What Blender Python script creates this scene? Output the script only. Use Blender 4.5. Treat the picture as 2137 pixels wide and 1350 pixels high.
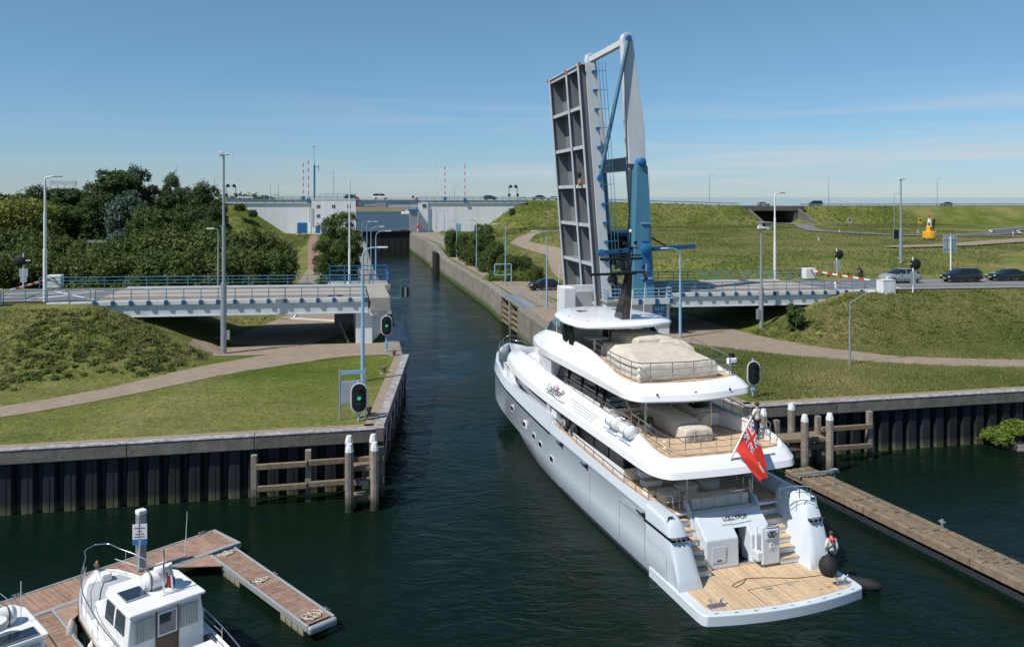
import bpy, math, random
import numpy as np
from mathutils import Vector, Matrix
for o in list(bpy.data.objects): bpy.data.objects.remove(o)
random.seed(7); RS = np.random.RandomState(11)
R = math.radians
SC = bpy.context.scene; COL = SC.collection
# ---------------------------------------------------------------- camera
cd = bpy.data.cameras.new('camera'); cam = bpy.data.objects.new('camera', cd); COL.objects.link(cam)
cam.location = (0, 0, 17); cam.rotation_euler = (R(90), 0, 0)
cd.sensor_width = 36; cd.lens = 1700/2137*36; cd.shift_y = -265/2137; cd.clip_end = 20000; cd.clip_start = .5
SC.camera = cam
# ---------------------------------------------------------------- light
SUN = Vector((-.82*math.cos(R(52)), -.572*math.cos(R(52)), math.sin(R(52)))).normalized()
w = bpy.data.worlds.new('World'); SC.world = w; w.use_nodes = True
n = w.node_tree.nodes; L = w.node_tree.links; n.clear()
sky = n.new('ShaderNodeTexSky'); sky.sky_type = 'NISHITA'; sky.sun_disc = False
sky.sun_elevation = math.asin(SUN.z); sky.sun_rotation = math.atan2(SUN.x, SUN.y)
sky.altitude = 0; sky.air_density = 1.0; sky.dust_density = 0.0; sky.ozone_density = 5.0
tc = n.new('ShaderNodeTexCoord'); sep = n.new('ShaderNodeSeparateXYZ'); L.new(tc.outputs['Generated'], sep.inputs[0])
mp = n.new('ShaderNodeMapping'); mp.inputs['Scale'].default_value = (1.2, 1.2, 30); L.new(tc.outputs['Generated'], mp.inputs[0])
nz = n.new('ShaderNodeTexNoise'); nz.inputs['Scale'].default_value = 2.1; nz.inputs['Detail'].default_value = 5; nz.inputs['Roughness'].default_value = .5; nz.inputs['Distortion'].default_value = .35
L.new(mp.outputs[0], nz.inputs[0])
cr = n.new('ShaderNodeValToRGB'); cr.color_ramp.elements[0].position = .44; cr.color_ramp.elements[1].position = .70
L.new(nz.outputs[0], cr.inputs[0])
band = n.new('ShaderNodeValToRGB'); e = band.color_ramp.elements; e[0].position = .0; e[0].color = (.5,.5,.5,1); e[1].position = .14; e[1].color = (0,0,0,1)
x = e.new(.03); x.color = (1,1,1,1); x = e.new(.085); x.color = (.5,.5,.5,1)
L.new(sep.outputs[2], band.inputs[0])
mu = n.new('ShaderNodeMath'); mu.operation = 'MULTIPLY'; L.new(cr.outputs[0], mu.inputs[0]); L.new(band.outputs[0], mu.inputs[1])
az = n.new('ShaderNodeMapRange'); az.inputs[1].default_value = -.35; az.inputs[2].default_value = .15; az.inputs[3].default_value = .12; az.inputs[4].default_value = 1.0; L.new(sep.outputs[0], az.inputs[0])
mu2 = n.new('ShaderNodeMath'); mu2.operation = 'MULTIPLY'; L.new(mu.outputs[0], mu2.inputs[0]); L.new(az.outputs[0], mu2.inputs[1])
tint = n.new('ShaderNodeMixRGB'); tint.blend_type = 'MULTIPLY'; tint.inputs[0].default_value = 1; L.new(sky.outputs[0], tint.inputs[1])
tr_ = n.new('ShaderNodeValToRGB'); e = tr_.color_ramp.elements; e[0].position = 0; e[0].color = (.56,.70,.97,1); e[1].position = .5; e[1].color = (.86,1.0,.95,1)
x = e.new(.07); x.color = (.66,.83,.99,1); x = e.new(.22); x.color = (.83,.99,.97,1)
L.new(sep.outputs[2], tr_.inputs[0]); L.new(tr_.outputs[0], tint.inputs[2])
mx = n.new('ShaderNodeMixRGB'); mx.inputs[2].default_value = (5.9,6.4,6.9,1); L.new(mu2.outputs[0], mx.inputs[0]); L.new(tint.outputs[0], mx.inputs[1])
bg = n.new('ShaderNodeBackground'); bg.inputs[1].default_value = .10; out = n.new('ShaderNodeOutputWorld')
L.new(mx.outputs[0], bg.inputs[0]); L.new(bg.outputs[0], out.inputs[0])
sl = bpy.data.lights.new('sun', 'SUN'); sl.energy = 5.0; sl.angle = R(.53); sl.color = (1, .95, .88)
so = bpy.data.objects.new('sun', sl); COL.objects.link(so); so.rotation_euler = SUN.to_track_quat('Z', 'Y').to_euler()
SC.view_settings.view_transform = 'Standard'; SC.view_settings.look = 'None'; SC.view_settings.gamma = 1; SC.view_settings.exposure = 0
SC.view_settings.use_curve_mapping = False
SC.render.engine = 'CYCLES'
# ---------------------------------------------------------------- materials
MATS = {}
def mat(name, col, rough=.55, metal=0., var=.12, scale=2., bump=0., bscale=12., coat=0., spec=.5, dirt=None, emit=None, wave=None, alpha=None, trans=0, streak=0, orand=0):
    m = bpy.data.materials.new(name); m.use_nodes = True; MATS[name] = m
    N = m.node_tree.nodes; K = m.node_tree.links; p = N['Principled BSDF']
    p.inputs['Roughness'].default_value = rough; p.inputs['Metallic'].default_value = metal
    p.inputs['Specular IOR Level'].default_value = spec; p.inputs['Coat Weight'].default_value = coat
    if trans: p.inputs['Transmission Weight'].default_value = trans
    g = N.new('ShaderNodeNewGeometry')
    src = None
    if var:
        z = N.new('ShaderNodeTexNoise'); z.inputs['Scale'].default_value = scale; z.inputs['Detail'].default_value = 6; z.inputs['Roughness'].default_value = .6
        K.new(g.outputs['Position'], z.inputs[0])
        c = N.new('ShaderNodeValToRGB'); e = c.color_ramp.elements
        e[0].position = .3; e[1].position = .7
        e[0].color = tuple(max(0, v*(1-var)) for v in col)+(1,); e[1].color = tuple(min(1, v*(1+var)) for v in col)+(1,)
        K.new(z.outputs[0], c.inputs[0]); src = c.outputs[0]
    else:
        p.inputs['Base Color'].default_value = tuple(col)+(1,)
    if wave:   # stripes: (direction vector in object space, period, dark factor, width)
        (dx, dy, dz), per, dk, wd = wave
        tcn = N.new('ShaderNodeTexCoord'); dt = N.new('ShaderNodeVectorMath'); dt.operation = 'DOT_PRODUCT'; dt.inputs[1].default_value = (dx/per, dy/per, dz/per)
        K.new(tcn.outputs['Object'], dt.inputs[0])
        fr = N.new('ShaderNodeMath'); fr.operation = 'FRACT'; K.new(dt.outputs['Value'], fr.inputs[0])
        lt = N.new('ShaderNodeMath'); lt.operation = 'LESS_THAN'; lt.inputs[1].default_value = wd; K.new(fr.outputs[0], lt.inputs[0])
        fl = N.new('ShaderNodeMath'); fl.operation = 'FLOOR'; K.new(dt.outputs['Value'], fl.inputs[0])
        wn = N.new('ShaderNodeTexWhiteNoise'); wn.noise_dimensions = '1D'; K.new(fl.outputs[0], wn.inputs['W'])
        hs = N.new('ShaderNodeHueSaturation'); K.new(src, hs.inputs['Color'])
        mr = N.new('ShaderNodeMapRange'); mr.inputs[3].default_value = .82; mr.inputs[4].default_value = 1.15; K.new(wn.outputs[0], mr.inputs[0]); K.new(mr.outputs[0], hs.inputs['Value'])
        mm = N.new('ShaderNodeMixRGB'); mm.inputs[2].default_value = tuple(v*dk for v in col)+(1,)
        K.new(lt.outputs[0], mm.inputs[0]); K.new(hs.outputs[0], mm.inputs[1]); src = mm.outputs[0]
    if dirt:   # (colour, amount, scale, zlo, zhi) stain with noise, optional height band
        dcol, amt, dsc, zlo, zhi = dirt
        z = N.new('ShaderNodeTexNoise'); z.inputs['Scale'].default_value = dsc; z.inputs['Detail'].default_value = 8; z.inputs['Roughness'].default_value = .7
        if streak:
            q = N.new('ShaderNodeMapping'); q.inputs['Scale'].default_value = (streak, streak, .13*streak); K.new(g.outputs['Position'], q.inputs[0]); K.new(q.outputs[0], z.inputs[0])
        else: K.new(g.outputs['Position'], z.inputs[0])
        f = N.new('ShaderNodeMapRange'); f.inputs[1].default_value = .45; f.inputs[2].default_value = .7; f.inputs[3].default_value = 0; f.inputs[4].default_value = amt
        K.new(z.outputs[0], f.inputs[0]); fac = f.outputs[0]
        if zlo is not None:
            s = N.new('ShaderNodeSeparateXYZ'); K.new(g.outputs['Position'], s.inputs[0])
            b = N.new('ShaderNodeMapRange'); b.inputs[1].default_value = zlo; b.inputs[2].default_value = zhi; b.inputs[3].default_value = 1; b.inputs[4].default_value = 0
            K.new(s.outputs[2], b.inputs[0])
            ad = N.new('ShaderNodeMath'); ad.operation = 'ADD'; ad.use_clamp = True
            b2 = N.new('ShaderNodeMath'); b2.operation = 'MULTIPLY'; b2.inputs[1].default_value = amt; K.new(b.outputs[0], b2.inputs[0])
            f2 = N.new('ShaderNodeMath'); f2.operation = 'MULTIPLY'; K.new(fac, f2.inputs[0]); K.new(b.outputs[0], f2.inputs[1])
            K.new(b2.outputs[0], ad.inputs[0]); K.new(f2.outputs[0], ad.inputs[1]); fac = ad.outputs[0]
        mm = N.new('ShaderNodeMixRGB'); mm.inputs[2].default_value = tuple(dcol)+(1,)
        K.new(fac, mm.inputs[0])
        if src: K.new(src, mm.inputs[1])
        else: mm.inputs[1].default_value = tuple(col)+(1,)
        src = mm.outputs[0]
    if orand and src:
        oi = N.new('ShaderNodeObjectInfo'); mr = N.new('ShaderNodeMapRange'); mr.inputs[3].default_value = 1-orand; mr.inputs[4].default_value = 1+orand; K.new(oi.outputs['Random'], mr.inputs[0])
        hs = N.new('ShaderNodeHueSaturation'); K.new(src, hs.inputs['Color']); K.new(mr.outputs[0], hs.inputs['Value']); src = hs.outputs[0]
    if src: K.new(src, p.inputs['Base Color'])
    if bump:
        z = N.new('ShaderNodeTexNoise'); z.inputs['Scale'].default_value = bscale; z.inputs['Detail'].default_value = 5
        K.new(g.outputs['Position'], z.inputs[0])
        b = N.new('ShaderNodeBump'); b.inputs['Strength'].default_value = 1; b.inputs['Distance'].default_value = bump
        K.new(z.outputs[0], b.inputs['Height']); K.new(b.outputs[0], p.inputs['Normal'])
    if emit: p.inputs['Emission Color'].default_value = tuple(emit[:3])+(1,); p.inputs['Emission Strength'].default_value = emit[3]
    return m
mat('white_paint', (.74,.76,.77), .5, var=.05, scale=.8, dirt=((.42,.40,.36), .35, 1.1, None, None), streak=1.5)
mat('white_wall', (.80,.82,.83), .7, var=.04, scale=.3, bump=.004, bscale=6, dirt=((.55,.55,.53), .5, .5, None, None), streak=1.)
mat('white_gel', (.83,.84,.85), .22, var=.02, scale=.5, coat=.3)
mat('boat_white', (.76,.77,.77), .35, var=.05, scale=1.2, dirt=((.45,.42,.36), .22, 2.5, None, None))
mat('silver_hull', (.60,.66,.715), .18, 0, var=.02, scale=.4, coat=.4)
mat('boot_dark', (.03,.035,.045), .5, var=.2)
mat('teak', (.60,.44,.28), .65, var=.14, scale=5, wave=((1,0,0), .085, .45, .13), dirt=((.42,.30,.19), .3, 1.4, None, None))
mat('teak_rail', (.45,.27,.13), .45, var=.15, scale=6)
mat('glass_dark', (.012,.016,.02), .04, var=0, spec=.8, coat=.4)
mat('glass_tint', (.05,.07,.08), .05, var=0, spec=.8)
mat('steel', (.62,.63,.65), .22, .95, var=.04)
mat('galv', (.38,.41,.44), .5, .55, var=.12, scale=4)
mat('black', (.012,.012,.013), .5, var=.2)
mat('black_gloss', (.008,.008,.009), .12, var=0, coat=.6)
mat('rubber', (.012,.012,.012), .75, var=.25, scale=5, bump=.004)
mat('grey_panel', (.42,.43,.44), .5, var=.05)
mat('cover', (.54,.49,.41), .9, var=.12, scale=2, bump=.05, bscale=3)
mat('cushion', (.62,.58,.50), .9, var=.07, scale=4, bump=.008, bscale=9)
mat('lamp_blue', (.25,.42,.57), .45, var=.08, scale=3)
mat('rail_blue', (.07,.20,.29), .45, var=.14, scale=3)
mat('bracket_blue', (.015,.085,.20), .45, var=.15, scale=3)
mat('bright_blue', (.02,.15,.36), .4, var=.1, scale=2)
mat('tower_blue', (.075,.23,.345), .5, var=.10, scale=.7, dirt=((.06,.17,.25), .35, .9, None, None), streak=1.5)
mat('rod_blue', (.055,.16,.24), .5, var=.1)
mat('leaf_grey', (.19,.205,.22), .6, var=.10, scale=.6, dirt=((.15,.15,.15), .45, .8, None, None), streak=1.6, orand=.06)
mat('leaf_light', (.50,.53,.56), .6, var=.08, scale=.6, dirt=((.27,.28,.29), .35, 1.2, None, None), streak=1.6)
mat('beam_white', (.63,.66,.68), .6, var=.07, scale=.5, dirt=((.38,.38,.36), .35, .7, None, None), streak=1.5)
mat('concrete', (.33,.31,.28), .85, var=.14, scale=1.2, bump=.008, bscale=14, dirt=((.2,.19,.17), .5, .9, None, None))
mat('coping', (.165,.15,.132), .9, var=.25, scale=2.0, bump=.02, bscale=9, dirt=((.09,.085,.075), .6, 1.4, None, None), streak=1.2, orand=.18)
mat('coping_top', (.34,.33,.34), .9, var=.4, scale=3.5, bump=.03, bscale=8, dirt=((.10,.095,.09), .9, 2.6, None, None))
mat('lock_wall', (.21,.192,.162), .9, var=.25, scale=.8, bump=.012, bscale=7, dirt=((.045,.075,.012), .95, .7, .25, 1.15), orand=.14)
mat('gate_black', (.012,.013,.013), .7, var=.3, scale=.6)
mat('concrete_dark', (.115,.11,.10), .9, var=.25, scale=.5, bump=.01, bscale=6)
mat('green_lamp_off', (.01,.07,.05), .25, var=0)
mat('sheet_pile', (.014,.017,.021), .62, var=.25, scale=1.4, bump=.006, bscale=8, dirt=((.10,.10,.045), .75, 1.6, .05, .62), orand=.3)
mat('old_wood', (.21,.158,.105), .9, var=.3, scale=3.5, bump=.015, bscale=16, dirt=((.11,.10,.08), .7, 2.2, None, None), orand=.15)
mat('pile_wood', (.23,.20,.165), .9, var=.3, scale=3.5, bump=.015, bscale=14, dirt=((.035,.04,.025), .95, 1.4, .1, 1.0), orand=.15)
mat('pile_cap', (.74,.75,.76), .7, var=.1, scale=4, dirt=((.36,.34,.31), .5, 5., None, None))
mat('deck_board', (.29,.185,.135), .85, var=.25, scale=3, bump=.004, bscale=30, dirt=((.36,.28,.23), .3, 1.5, None, None), orand=.14)
mat('alu', (.50,.52,.53), .45, .5, var=.08)
mat('float_grey', (.34,.35,.31), .8, var=.15, dirt=((.18,.18,.08), .9, 1.8, .02, .3))
mat('brick_path', (.265,.21,.158), .9, var=.16, scale=1.1, bump=.012, bscale=18, dirt=((.22,.20,.14), .45, .6, None, None))
mat('red_path', (.27,.16,.12), .9, var=.18, scale=1.1, bump=.01, bscale=16)
mat('asphalt', (.155,.155,.155), .9, var=.12, scale=.9, bump=.006, bscale=25)
mat('asphalt_dark', (.085,.087,.09), .9, var=.14, scale=.9, bump=.006, bscale=25)
mat('bridge_deck', (.35,.31,.27), .9, var=.12, scale=1.2, dirt=((.30,.27,.24), .4, .7, None, None))
mat('road_white', (.70,.70,.69), .8, var=.12, scale=4, dirt=((.35,.35,.34), .5, 5, None, None))
mat('red', (.55,.03,.025), .5, var=.08)
mat('ensign_red', (.72,.045,.03), .7, var=.06, trans=0)
mat('flag_white', (.75,.75,.76), .8, var=.03)
mat('flag_blue', (.03,.06,.26), .8, var=.05)
mat('flag_gold', (.55,.36,.06), .8, var=.1)
mat('orange', (.75,.14,.03), .55, var=.08)
mat('buoy_yellow', (.74,.36,.02), .5, var=.08, dirt=((.45,.22,.04), .4, 1, None, None))
mat('sign_yellow', (.72,.50,.03), .5, var=.03)
mat('brown_wood', (.085,.040,.022), .5, var=.25, scale=5)
mat('green_lamp', (.02,.35,.22), .3, var=0, emit=(.02,.75,.42,.55))
mat('red_lamp_off', (.05,.012,.012), .25, var=0)
mat('signal_black', (.010,.011,.012), .7, var=.2)
mat('solar', (.014,.022,.04), .15, var=.15, scale=12, wave=((0,1,0), .09, 3.5, .1), spec=.7)
mat('plate_yellow', (.70,.42,.01), .5, var=.02)
mat('car_grey', (.33,.35,.36), .3, .2, var=.02, coat=.8)
mat('car_black', (.008,.009,.011), .2, var=0, coat=.8)
mat('car_white', (.72,.73,.74), .3, var=.02, coat=.6)
mat('car_blue', (.04,.12,.17), .3, var=.02, coat=.6)
mat('head_glass', (.55,.57,.6), .1, var=0, spec=.8)
mat('tyre', (.018,.018,.018), .85, var=.1)
mat('skin', (.50,.30,.21), .6, var=.05)
mat('hair', (.045,.028,.018), .7, var=.2)
mat('jacket_white', (.62,.62,.59), .85, var=.06, bump=.012, bscale=14)
mat('jacket_grey', (.33,.33,.33), .85, var=.06, bump=.012, bscale=14)
mat('trousers', (.018,.024,.04), .85, var=.15)
mat('pink', (.75,.25,.45), .6, var=0)
mat('lettering', (.035,.035,.04), .4, .3, var=0)
mat('blue_sign', (.03,.17,.42), .5, var=.03)
mat('bark', (.075,.058,.042), .95, var=.3, scale=6)
mat('stone', (.15,.14,.12), .9, var=.3, scale=2.5, bump=.01)
mat('sand', (.14,.125,.09), .95, var=.15, scale=.05)
mat('roof_felt', (.34,.34,.30), .9, var=.12)
mat('rope', (.62,.58,.50), .9, var=.1)
mat('curtain', (.46,.46,.42), .9, var=.2, scale=5, wave=((1,0,0), .085, .72, .42))  # shade of the curtain folds is painted as darker stripes
mat('rust', (.42,.17,.05), .9, var=.3, scale=9)
mat('iron', (.14,.085,.065), .8, var=.3, scale=9)
def leafmat(name, a, b, rough=.6, sc=.35, up=0, mixr=.55, nw=1.):
    m = bpy.data.materials.new(name); m.use_nodes = True; MATS[name] = m
    N = m.node_tree.nodes; K = m.node_tree.links; p = N['Principled BSDF']; p.inputs['Roughness'].default_value = rough; p.inputs['Specular IOR Level'].default_value = .25
    g = N.new('ShaderNodeNewGeometry'); z = N.new('ShaderNodeTexNoise'); z.inputs['Scale'].default_value = sc; z.inputs['Detail'].default_value = 4
    K.new(g.outputs['Position'], z.inputs[0])
    rn = N.new('ShaderNodeMath'); rn.operation = 'MULTIPLY_ADD'; rn.inputs[1].default_value = mixr; K.new(g.outputs['Random Per Island'], rn.inputs[0])
    s2 = N.new('ShaderNodeMath'); s2.operation = 'MULTIPLY_ADD'; s2.inputs[1].default_value = nw; s2.inputs[2].default_value = .22-.5*nw+(.55-mixr)*.5; K.new(z.outputs[0], s2.inputs[0]); K.new(s2.outputs[0], rn.inputs[2])
    c = N.new('ShaderNodeValToRGB'); e = c.color_ramp.elements; e[0].position = .15; e[1].position = .85; e[0].color = a+(1,); e[1].color = b+(1,)
    K.new(rn.outputs[0], c.inputs[0]); K.new(c.outputs[0], p.inputs['Base Color'])
    if up:
        vm = N.new('ShaderNodeVectorMath'); vm.operation = 'MULTIPLY_ADD'; vm.inputs[1].default_value = (1-up,)*3; vm.inputs[2].default_value = (0,0,up); K.new(g.outputs['Normal'], vm.inputs[0])
        vn = N.new('ShaderNodeVectorMath'); vn.operation = 'NORMALIZE'; K.new(vm.outputs[0], vn.inputs[0]); K.new(vn.outputs[0], p.inputs['Normal'])
    tr = N.new('ShaderNodeBsdfTranslucent'); K.new(c.outputs[0], tr.inputs[0]); ms = N.new('ShaderNodeMixShader'); ms.inputs[0].default_value = .3
    K.new(p.outputs[0], ms.inputs[1]); K.new(tr.outputs[0], ms.inputs[2]); K.new(ms.outputs[0], N['Material Output'].inputs[0])
    return m
leafmat('leaf_dark', (.024,.050,.014), (.070,.118,.030), up=.25)
leafmat('leaf_mid', (.035,.074,.015), (.108,.160,.035), up=.25)
leafmat('leaf_yellow', (.10,.13,.02), (.27,.28,.055), up=.25)
leafmat('leaf_blue', (.045,.085,.062), (.115,.17,.13), up=.25)
leafmat('leaf_olive', (.040,.070,.014), (.122,.152,.033), up=.25)
leafmat('leaf_bright', (.07,.13,.018), (.21,.27,.04), up=.25)
leafmat('leaf_herb', (.075,.120,.024), (.18,.215,.05), up=.6)
leafmat('grass_blade', (.085,.130,.024), (.285,.270,.105), sc=.09, up=.8, mixr=.4, nw=2.2)
leafmat('grass_short', (.085,.125,.022), (.17,.195,.046), sc=.12, up=.8, mixr=.4, nw=1.8)
leafmat('flowers', (.4,.33,.02), (.6,.5,.08))
leafmat('flowers_white', (.5,.5,.48), (.7,.7,.66))
# grass ground: three colours over several scales
m = bpy.data.materials.new('grass'); m.use_nodes = True; MATS['grass'] = m
N = m.node_tree.nodes; K = m.node_tree.links; p = N['Principled BSDF']; p.inputs['Roughness'].default_value = .95; p.inputs['Specular IOR Level'].default_value = .1
g = N.new('ShaderNodeNewGeometry')
def nse(sc, det, dist=0, mapscale=None):
    z = N.new('ShaderNodeTexNoise'); z.inputs['Scale'].default_value = sc; z.inputs['Detail'].default_value = det; z.inputs['Roughness'].default_value = .65; z.inputs['Distortion'].default_value = dist
    if mapscale:
        q = N.new('ShaderNodeMapping'); q.inputs['Scale'].default_value = mapscale; K.new(g.outputs['Position'], q.inputs[0]); K.new(q.outputs[0], z.inputs[0])
    else: K.new(g.outputs['Position'], z.inputs[0])
    return z
def ramp(src, p0, c0, p1, c1):
    c = N.new('ShaderNodeValToRGB'); e = c.color_ramp.elements; e[0].position = p0; e[1].position = p1; e[0].color = c0+(1,); e[1].color = c1+(1,); K.new(src, c.inputs[0]); return c
a = ramp(nse(.22, 6, .4).outputs[0], .33, (.062,.102,.017), .68, (.150,.178,.044))
b = ramp(nse(.07, 5).outputs[0], .40, (0,0,0), .64, (.85,.85,.85))
mx1 = N.new('ShaderNodeMixRGB'); mx1.inputs[2].default_value = (.245,.22,.10,1); K.new(b.outputs[0], mx1.inputs[0]); K.new(a.outputs[0], mx1.inputs[1])
d = ramp(nse(2.2, 8, .6).outputs[0], .3, (.62,.66,.55), .72, (1.25,1.2,1.15))
mx2 = N.new('ShaderNodeMixRGB'); mx2.blend_type = 'MULTIPLY'; mx2.inputs[0].default_value = 1; K.new(mx1.outputs[0], mx2.inputs[1]); K.new(d.outputs[0], mx2.inputs[2])
d2 = ramp(nse(9, 6, .3).outputs[0], .3, (.68,.72,.6), .7, (1.2,1.2,1.15))
mx3 = N.new('ShaderNodeMixRGB'); mx3.blend_type = 'MULTIPLY'; mx3.inputs[0].default_value = .8; K.new(mx2.outputs[0], mx3.inputs[1]); K.new(d2.outputs[0], mx3.inputs[2])
K.new(mx3.outputs[0], p.inputs['Base Color'])
bz = N.new('ShaderNodeBump'); bz.inputs['Distance'].default_value = .12; K.new(nse(3.5, 8).outputs[0], bz.inputs['Height']); K.new(bz.outputs[0], p.inputs['Normal'])
# water
m = bpy.data.materials.new('water'); m.use_nodes = True; MATS['water'] = m
N = m.node_tree.nodes; K = m.node_tree.links; p = N['Principled BSDF']; p.inputs['Roughness'].default_value = .05; p.inputs['IOR'].default_value = 1.33; p.inputs['Specular IOR Level'].default_value = .12
g = N.new('ShaderNodeNewGeometry')
sy = N.new('ShaderNodeSeparateXYZ'); K.new(g.outputs['Position'], sy.inputs[0]); rs = N.new('ShaderNodeMath'); rs.operation = 'MULTIPLY'; rs.inputs[1].default_value = 1/2000; K.new(sy.outputs[1], rs.inputs[0])
ry = N.new('ShaderNodeValToRGB'); e = ry.color_ramp.elements; e[0].position = .11; e[0].color = (.05,)*3+(1,); e[1].position = .75; e[1].color = (.05,)*3+(1,)
for q_, v_ in ((.16,.28),(.46,.28)): x = e.new(q_); x.color = (v_,)*3+(1,)
K.new(rs.outputs[0], ry.inputs[0]); K.new(ry.outputs[0], p.inputs['Roughness'])
c = ramp(nse(.05, 4).outputs[0], .35, (.0034,.0098,.0050), .65, (.0026,.0098,.0070)); K.new(c.outputs[0], p.inputs['Base Color'])
h1 = nse(2.3, 4, .5, (.75, 1.25, 1)); h2 = nse(.55, 3, .8, (.7, 1.3, 1)); h3 = nse(.10, 3, .5)
r3 = N.new('ShaderNodeMapRange'); r3.inputs[1].default_value = .35; r3.inputs[2].default_value = .65; r3.inputs[3].default_value = .25; r3.inputs[4].default_value = 1; K.new(h3.outputs[0], r3.inputs[0])
ma = N.new('ShaderNodeMath'); ma.operation = 'MULTIPLY_ADD'; ma.inputs[1].default_value = 2.2; K.new(h2.outputs[0], ma.inputs[0]); K.new(h1.outputs[0], ma.inputs[2])
mb = N.new('ShaderNodeMath'); mb.operation = 'MULTIPLY'; K.new(ma.outputs[0], mb.inputs[0]); K.new(r3.outputs[0], mb.inputs[1])
bz = N.new('ShaderNodeBump'); bz.inputs['Distance'].default_value = .07; K.new(mb.outputs[0], bz.inputs['Height']); K.new(bz.outputs[0], p.inputs['Normal'])
# ---------------------------------------------------------------- helpers
class MB:
    def __init__(s): s.v = []; s.f = []; s.mi = []; s.cur = 0
    def add(s, vs, fs):
        b = len(s.v); s.v.extend([tuple(q) for q in vs]); s.f.extend([tuple(i+b for i in f) for f in fs]); s.mi.extend([s.cur]*len(fs)); return s
    def box(s, x0, x1, y0, y1, z0, z1):
        if x0 > x1: x0, x1 = x1, x0
        if y0 > y1: y0, y1 = y1, y0
        return s.add([(x0,y0,z0),(x1,y0,z0),(x1,y1,z0),(x0,y1,z0),(x0,y0,z1),(x1,y0,z1),(x1,y1,z1),(x0,y1,z1)],
            [(0,3,2,1),(4,5,6,7),(0,1,5,4),(1,2,6,5),(2,3,7,6),(3,0,4,7)])
    def hexa(s, b, t): # two quads (ccw from above), bottom then top
        return s.add(list(b)+list(t), [(0,3,2,1),(4,5,6,7),(0,1,5,4),(1,2,6,5),(2,3,7,6),(3,0,4,7)])
    def beam(s, a, b, wd, ht, up=(0,0,1)): # rectangular bar from a to b
        a = Vector(a); b = Vector(b); d = (b-a).normalized(); u = Vector(up)
        if abs(d.dot(u)) > .98: u = Vector((0,1,0))
        r = d.cross(u).normalized(); u = r.cross(d).normalized()
        q = [(-1,-1),(1,-1),(1,1),(-1,1)]
        vs = [a+r*(x*wd/2)+u*(y*ht/2) for x,y in q]+[b+r*(x*wd/2)+u*(y*ht/2) for x,y in q]
        return s.add(vs, [(0,1,2,3),(4,7,6,5),(0,4,5,1),(1,5,6,2),(2,6,7,3),(3,7,4,0)])
    def prism(s, poly, axis, a, b): # poly: 2d points in the other two axes
        def P(u, v, k): return (k,u,v) if axis == 0 else ((u,k,v) if axis == 1 else (u,v,k))
        m_ = len(poly); vs = [P(u,v,a) for u,v in poly]+[P(u,v,b) for u,v in poly]
        ar = sum(poly[i][0]*poly[(i+1)%m_][1]-poly[(i+1)%m_][0]*poly[i][1] for i in range(m_))
        fs = [tuple(range(m_))[::-1], tuple(range(m_, 2*m_))]+[(i, (i+1)%m_, m_+(i+1)%m_, m_+i) for i in range(m_)]
        flip = (ar < 0) ^ (b < a) ^ (axis == 1)
        if flip: fs = [f[::-1] for f in fs]
        return s.add(vs, fs)
    def tube(s, pts, r, n=6, closed=False, cap=True):
        pts = [Vector(p_) for p_ in pts]; m_ = len(pts); rr = r if hasattr(r, '__len__') else [r]*m_
        vs = []; pu = None
        for i, p_ in enumerate(pts):
            if closed: d = pts[(i+1)%m_]-pts[i-1]
            else: d = pts[min(i+1, m_-1)]-pts[max(i-1, 0)]
            d = d.normalized() if d.length > 1e-9 else Vector((0,0,1))
            u = pu if pu is not None else (Vector((0,0,1)) if abs(d.z) < .9 else Vector((1,0,0)))
            u = (u-d*u.dot(d)); u = u.normalized() if u.length > 1e-6 else d.orthogonal().normalized(); pu = u; w_ = d.cross(u)
            for k in range(n):
                a_ = 2*math.pi*k/n; vs.append(p_+(u*math.cos(a_)+w_*math.sin(a_))*rr[i])
        fs = []
        for i in range(m_ if closed else m_-1):
            j = (i+1)%m_
            for k in range(n): fs.append((i*n+k, i*n+(k+1)%n, j*n+(k+1)%n, j*n+k))
        if cap and not closed: fs += [tuple(range(n))[::-1], tuple(range((m_-1)*n, m_*n))]
        return s.add(vs, fs)
    def loft(s, rings, closed=True, cap0=True, cap1=True):
        n_ = len(rings[0]); vs = [q for r_ in rings for q in r_]; fs = []
        for i in range(len(rings)-1):
            for k in range(n_ if closed else n_-1):
                fs.append((i*n_+k, i*n_+(k+1)%n_, (i+1)*n_+(k+1)%n_, (i+1)*n_+k))
        if cap0 and closed: fs.append(tuple(range(n_))[::-1])
        if cap1 and closed: fs.append(tuple(range((len(rings)-1)*n_, len(rings)*n_)))
        return s.add(vs, fs)
    def lathe(s, prof, c=(0,0,0), n=16, axis=2):
        rings = []
        for r_, h in prof:
            ring = []
            for k in range(n):
                a_ = 2*math.pi*k/n; x, y = r_*math.cos(a_), r_*math.sin(a_)
                q = (x,y,h) if axis == 2 else ((x,-h,y) if axis == 1 else (h,x,y))
                ring.append((q[0]+c[0], q[1]+c[1], q[2]+c[2]))
            rings.append(ring)
        return s.loft(rings)
    def ball(s, c, r, nu=12, nv=8, top=None):
        rx, ry, rz = r if hasattr(r, '__len__') else (r,r,r)
        rings = [[(c[0]+rx*math.sin(math.pi*j/nv)*math.cos(2*math.pi*k/nu), c[1]+ry*math.sin(math.pi*j/nv)*math.sin(2*math.pi*k/nu), c[2]-rz*math.cos(math.pi*j/nv)) for k in range(nu)] for j in range(nv+1)]
        rings[0] = [(c[0]+rx*.02*math.cos(2*math.pi*k/nu), c[1]+ry*.02*math.sin(2*math.pi*k/nu), c[2]-rz) for k in range(nu)]
        rings[-1] = [(c[0]+rx*.02*math.cos(2*math.pi*k/nu), c[1]+ry*.02*math.sin(2*math.pi*k/nu), c[2]+rz) for k in range(nu)]
        return s.loft(rings)
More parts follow.
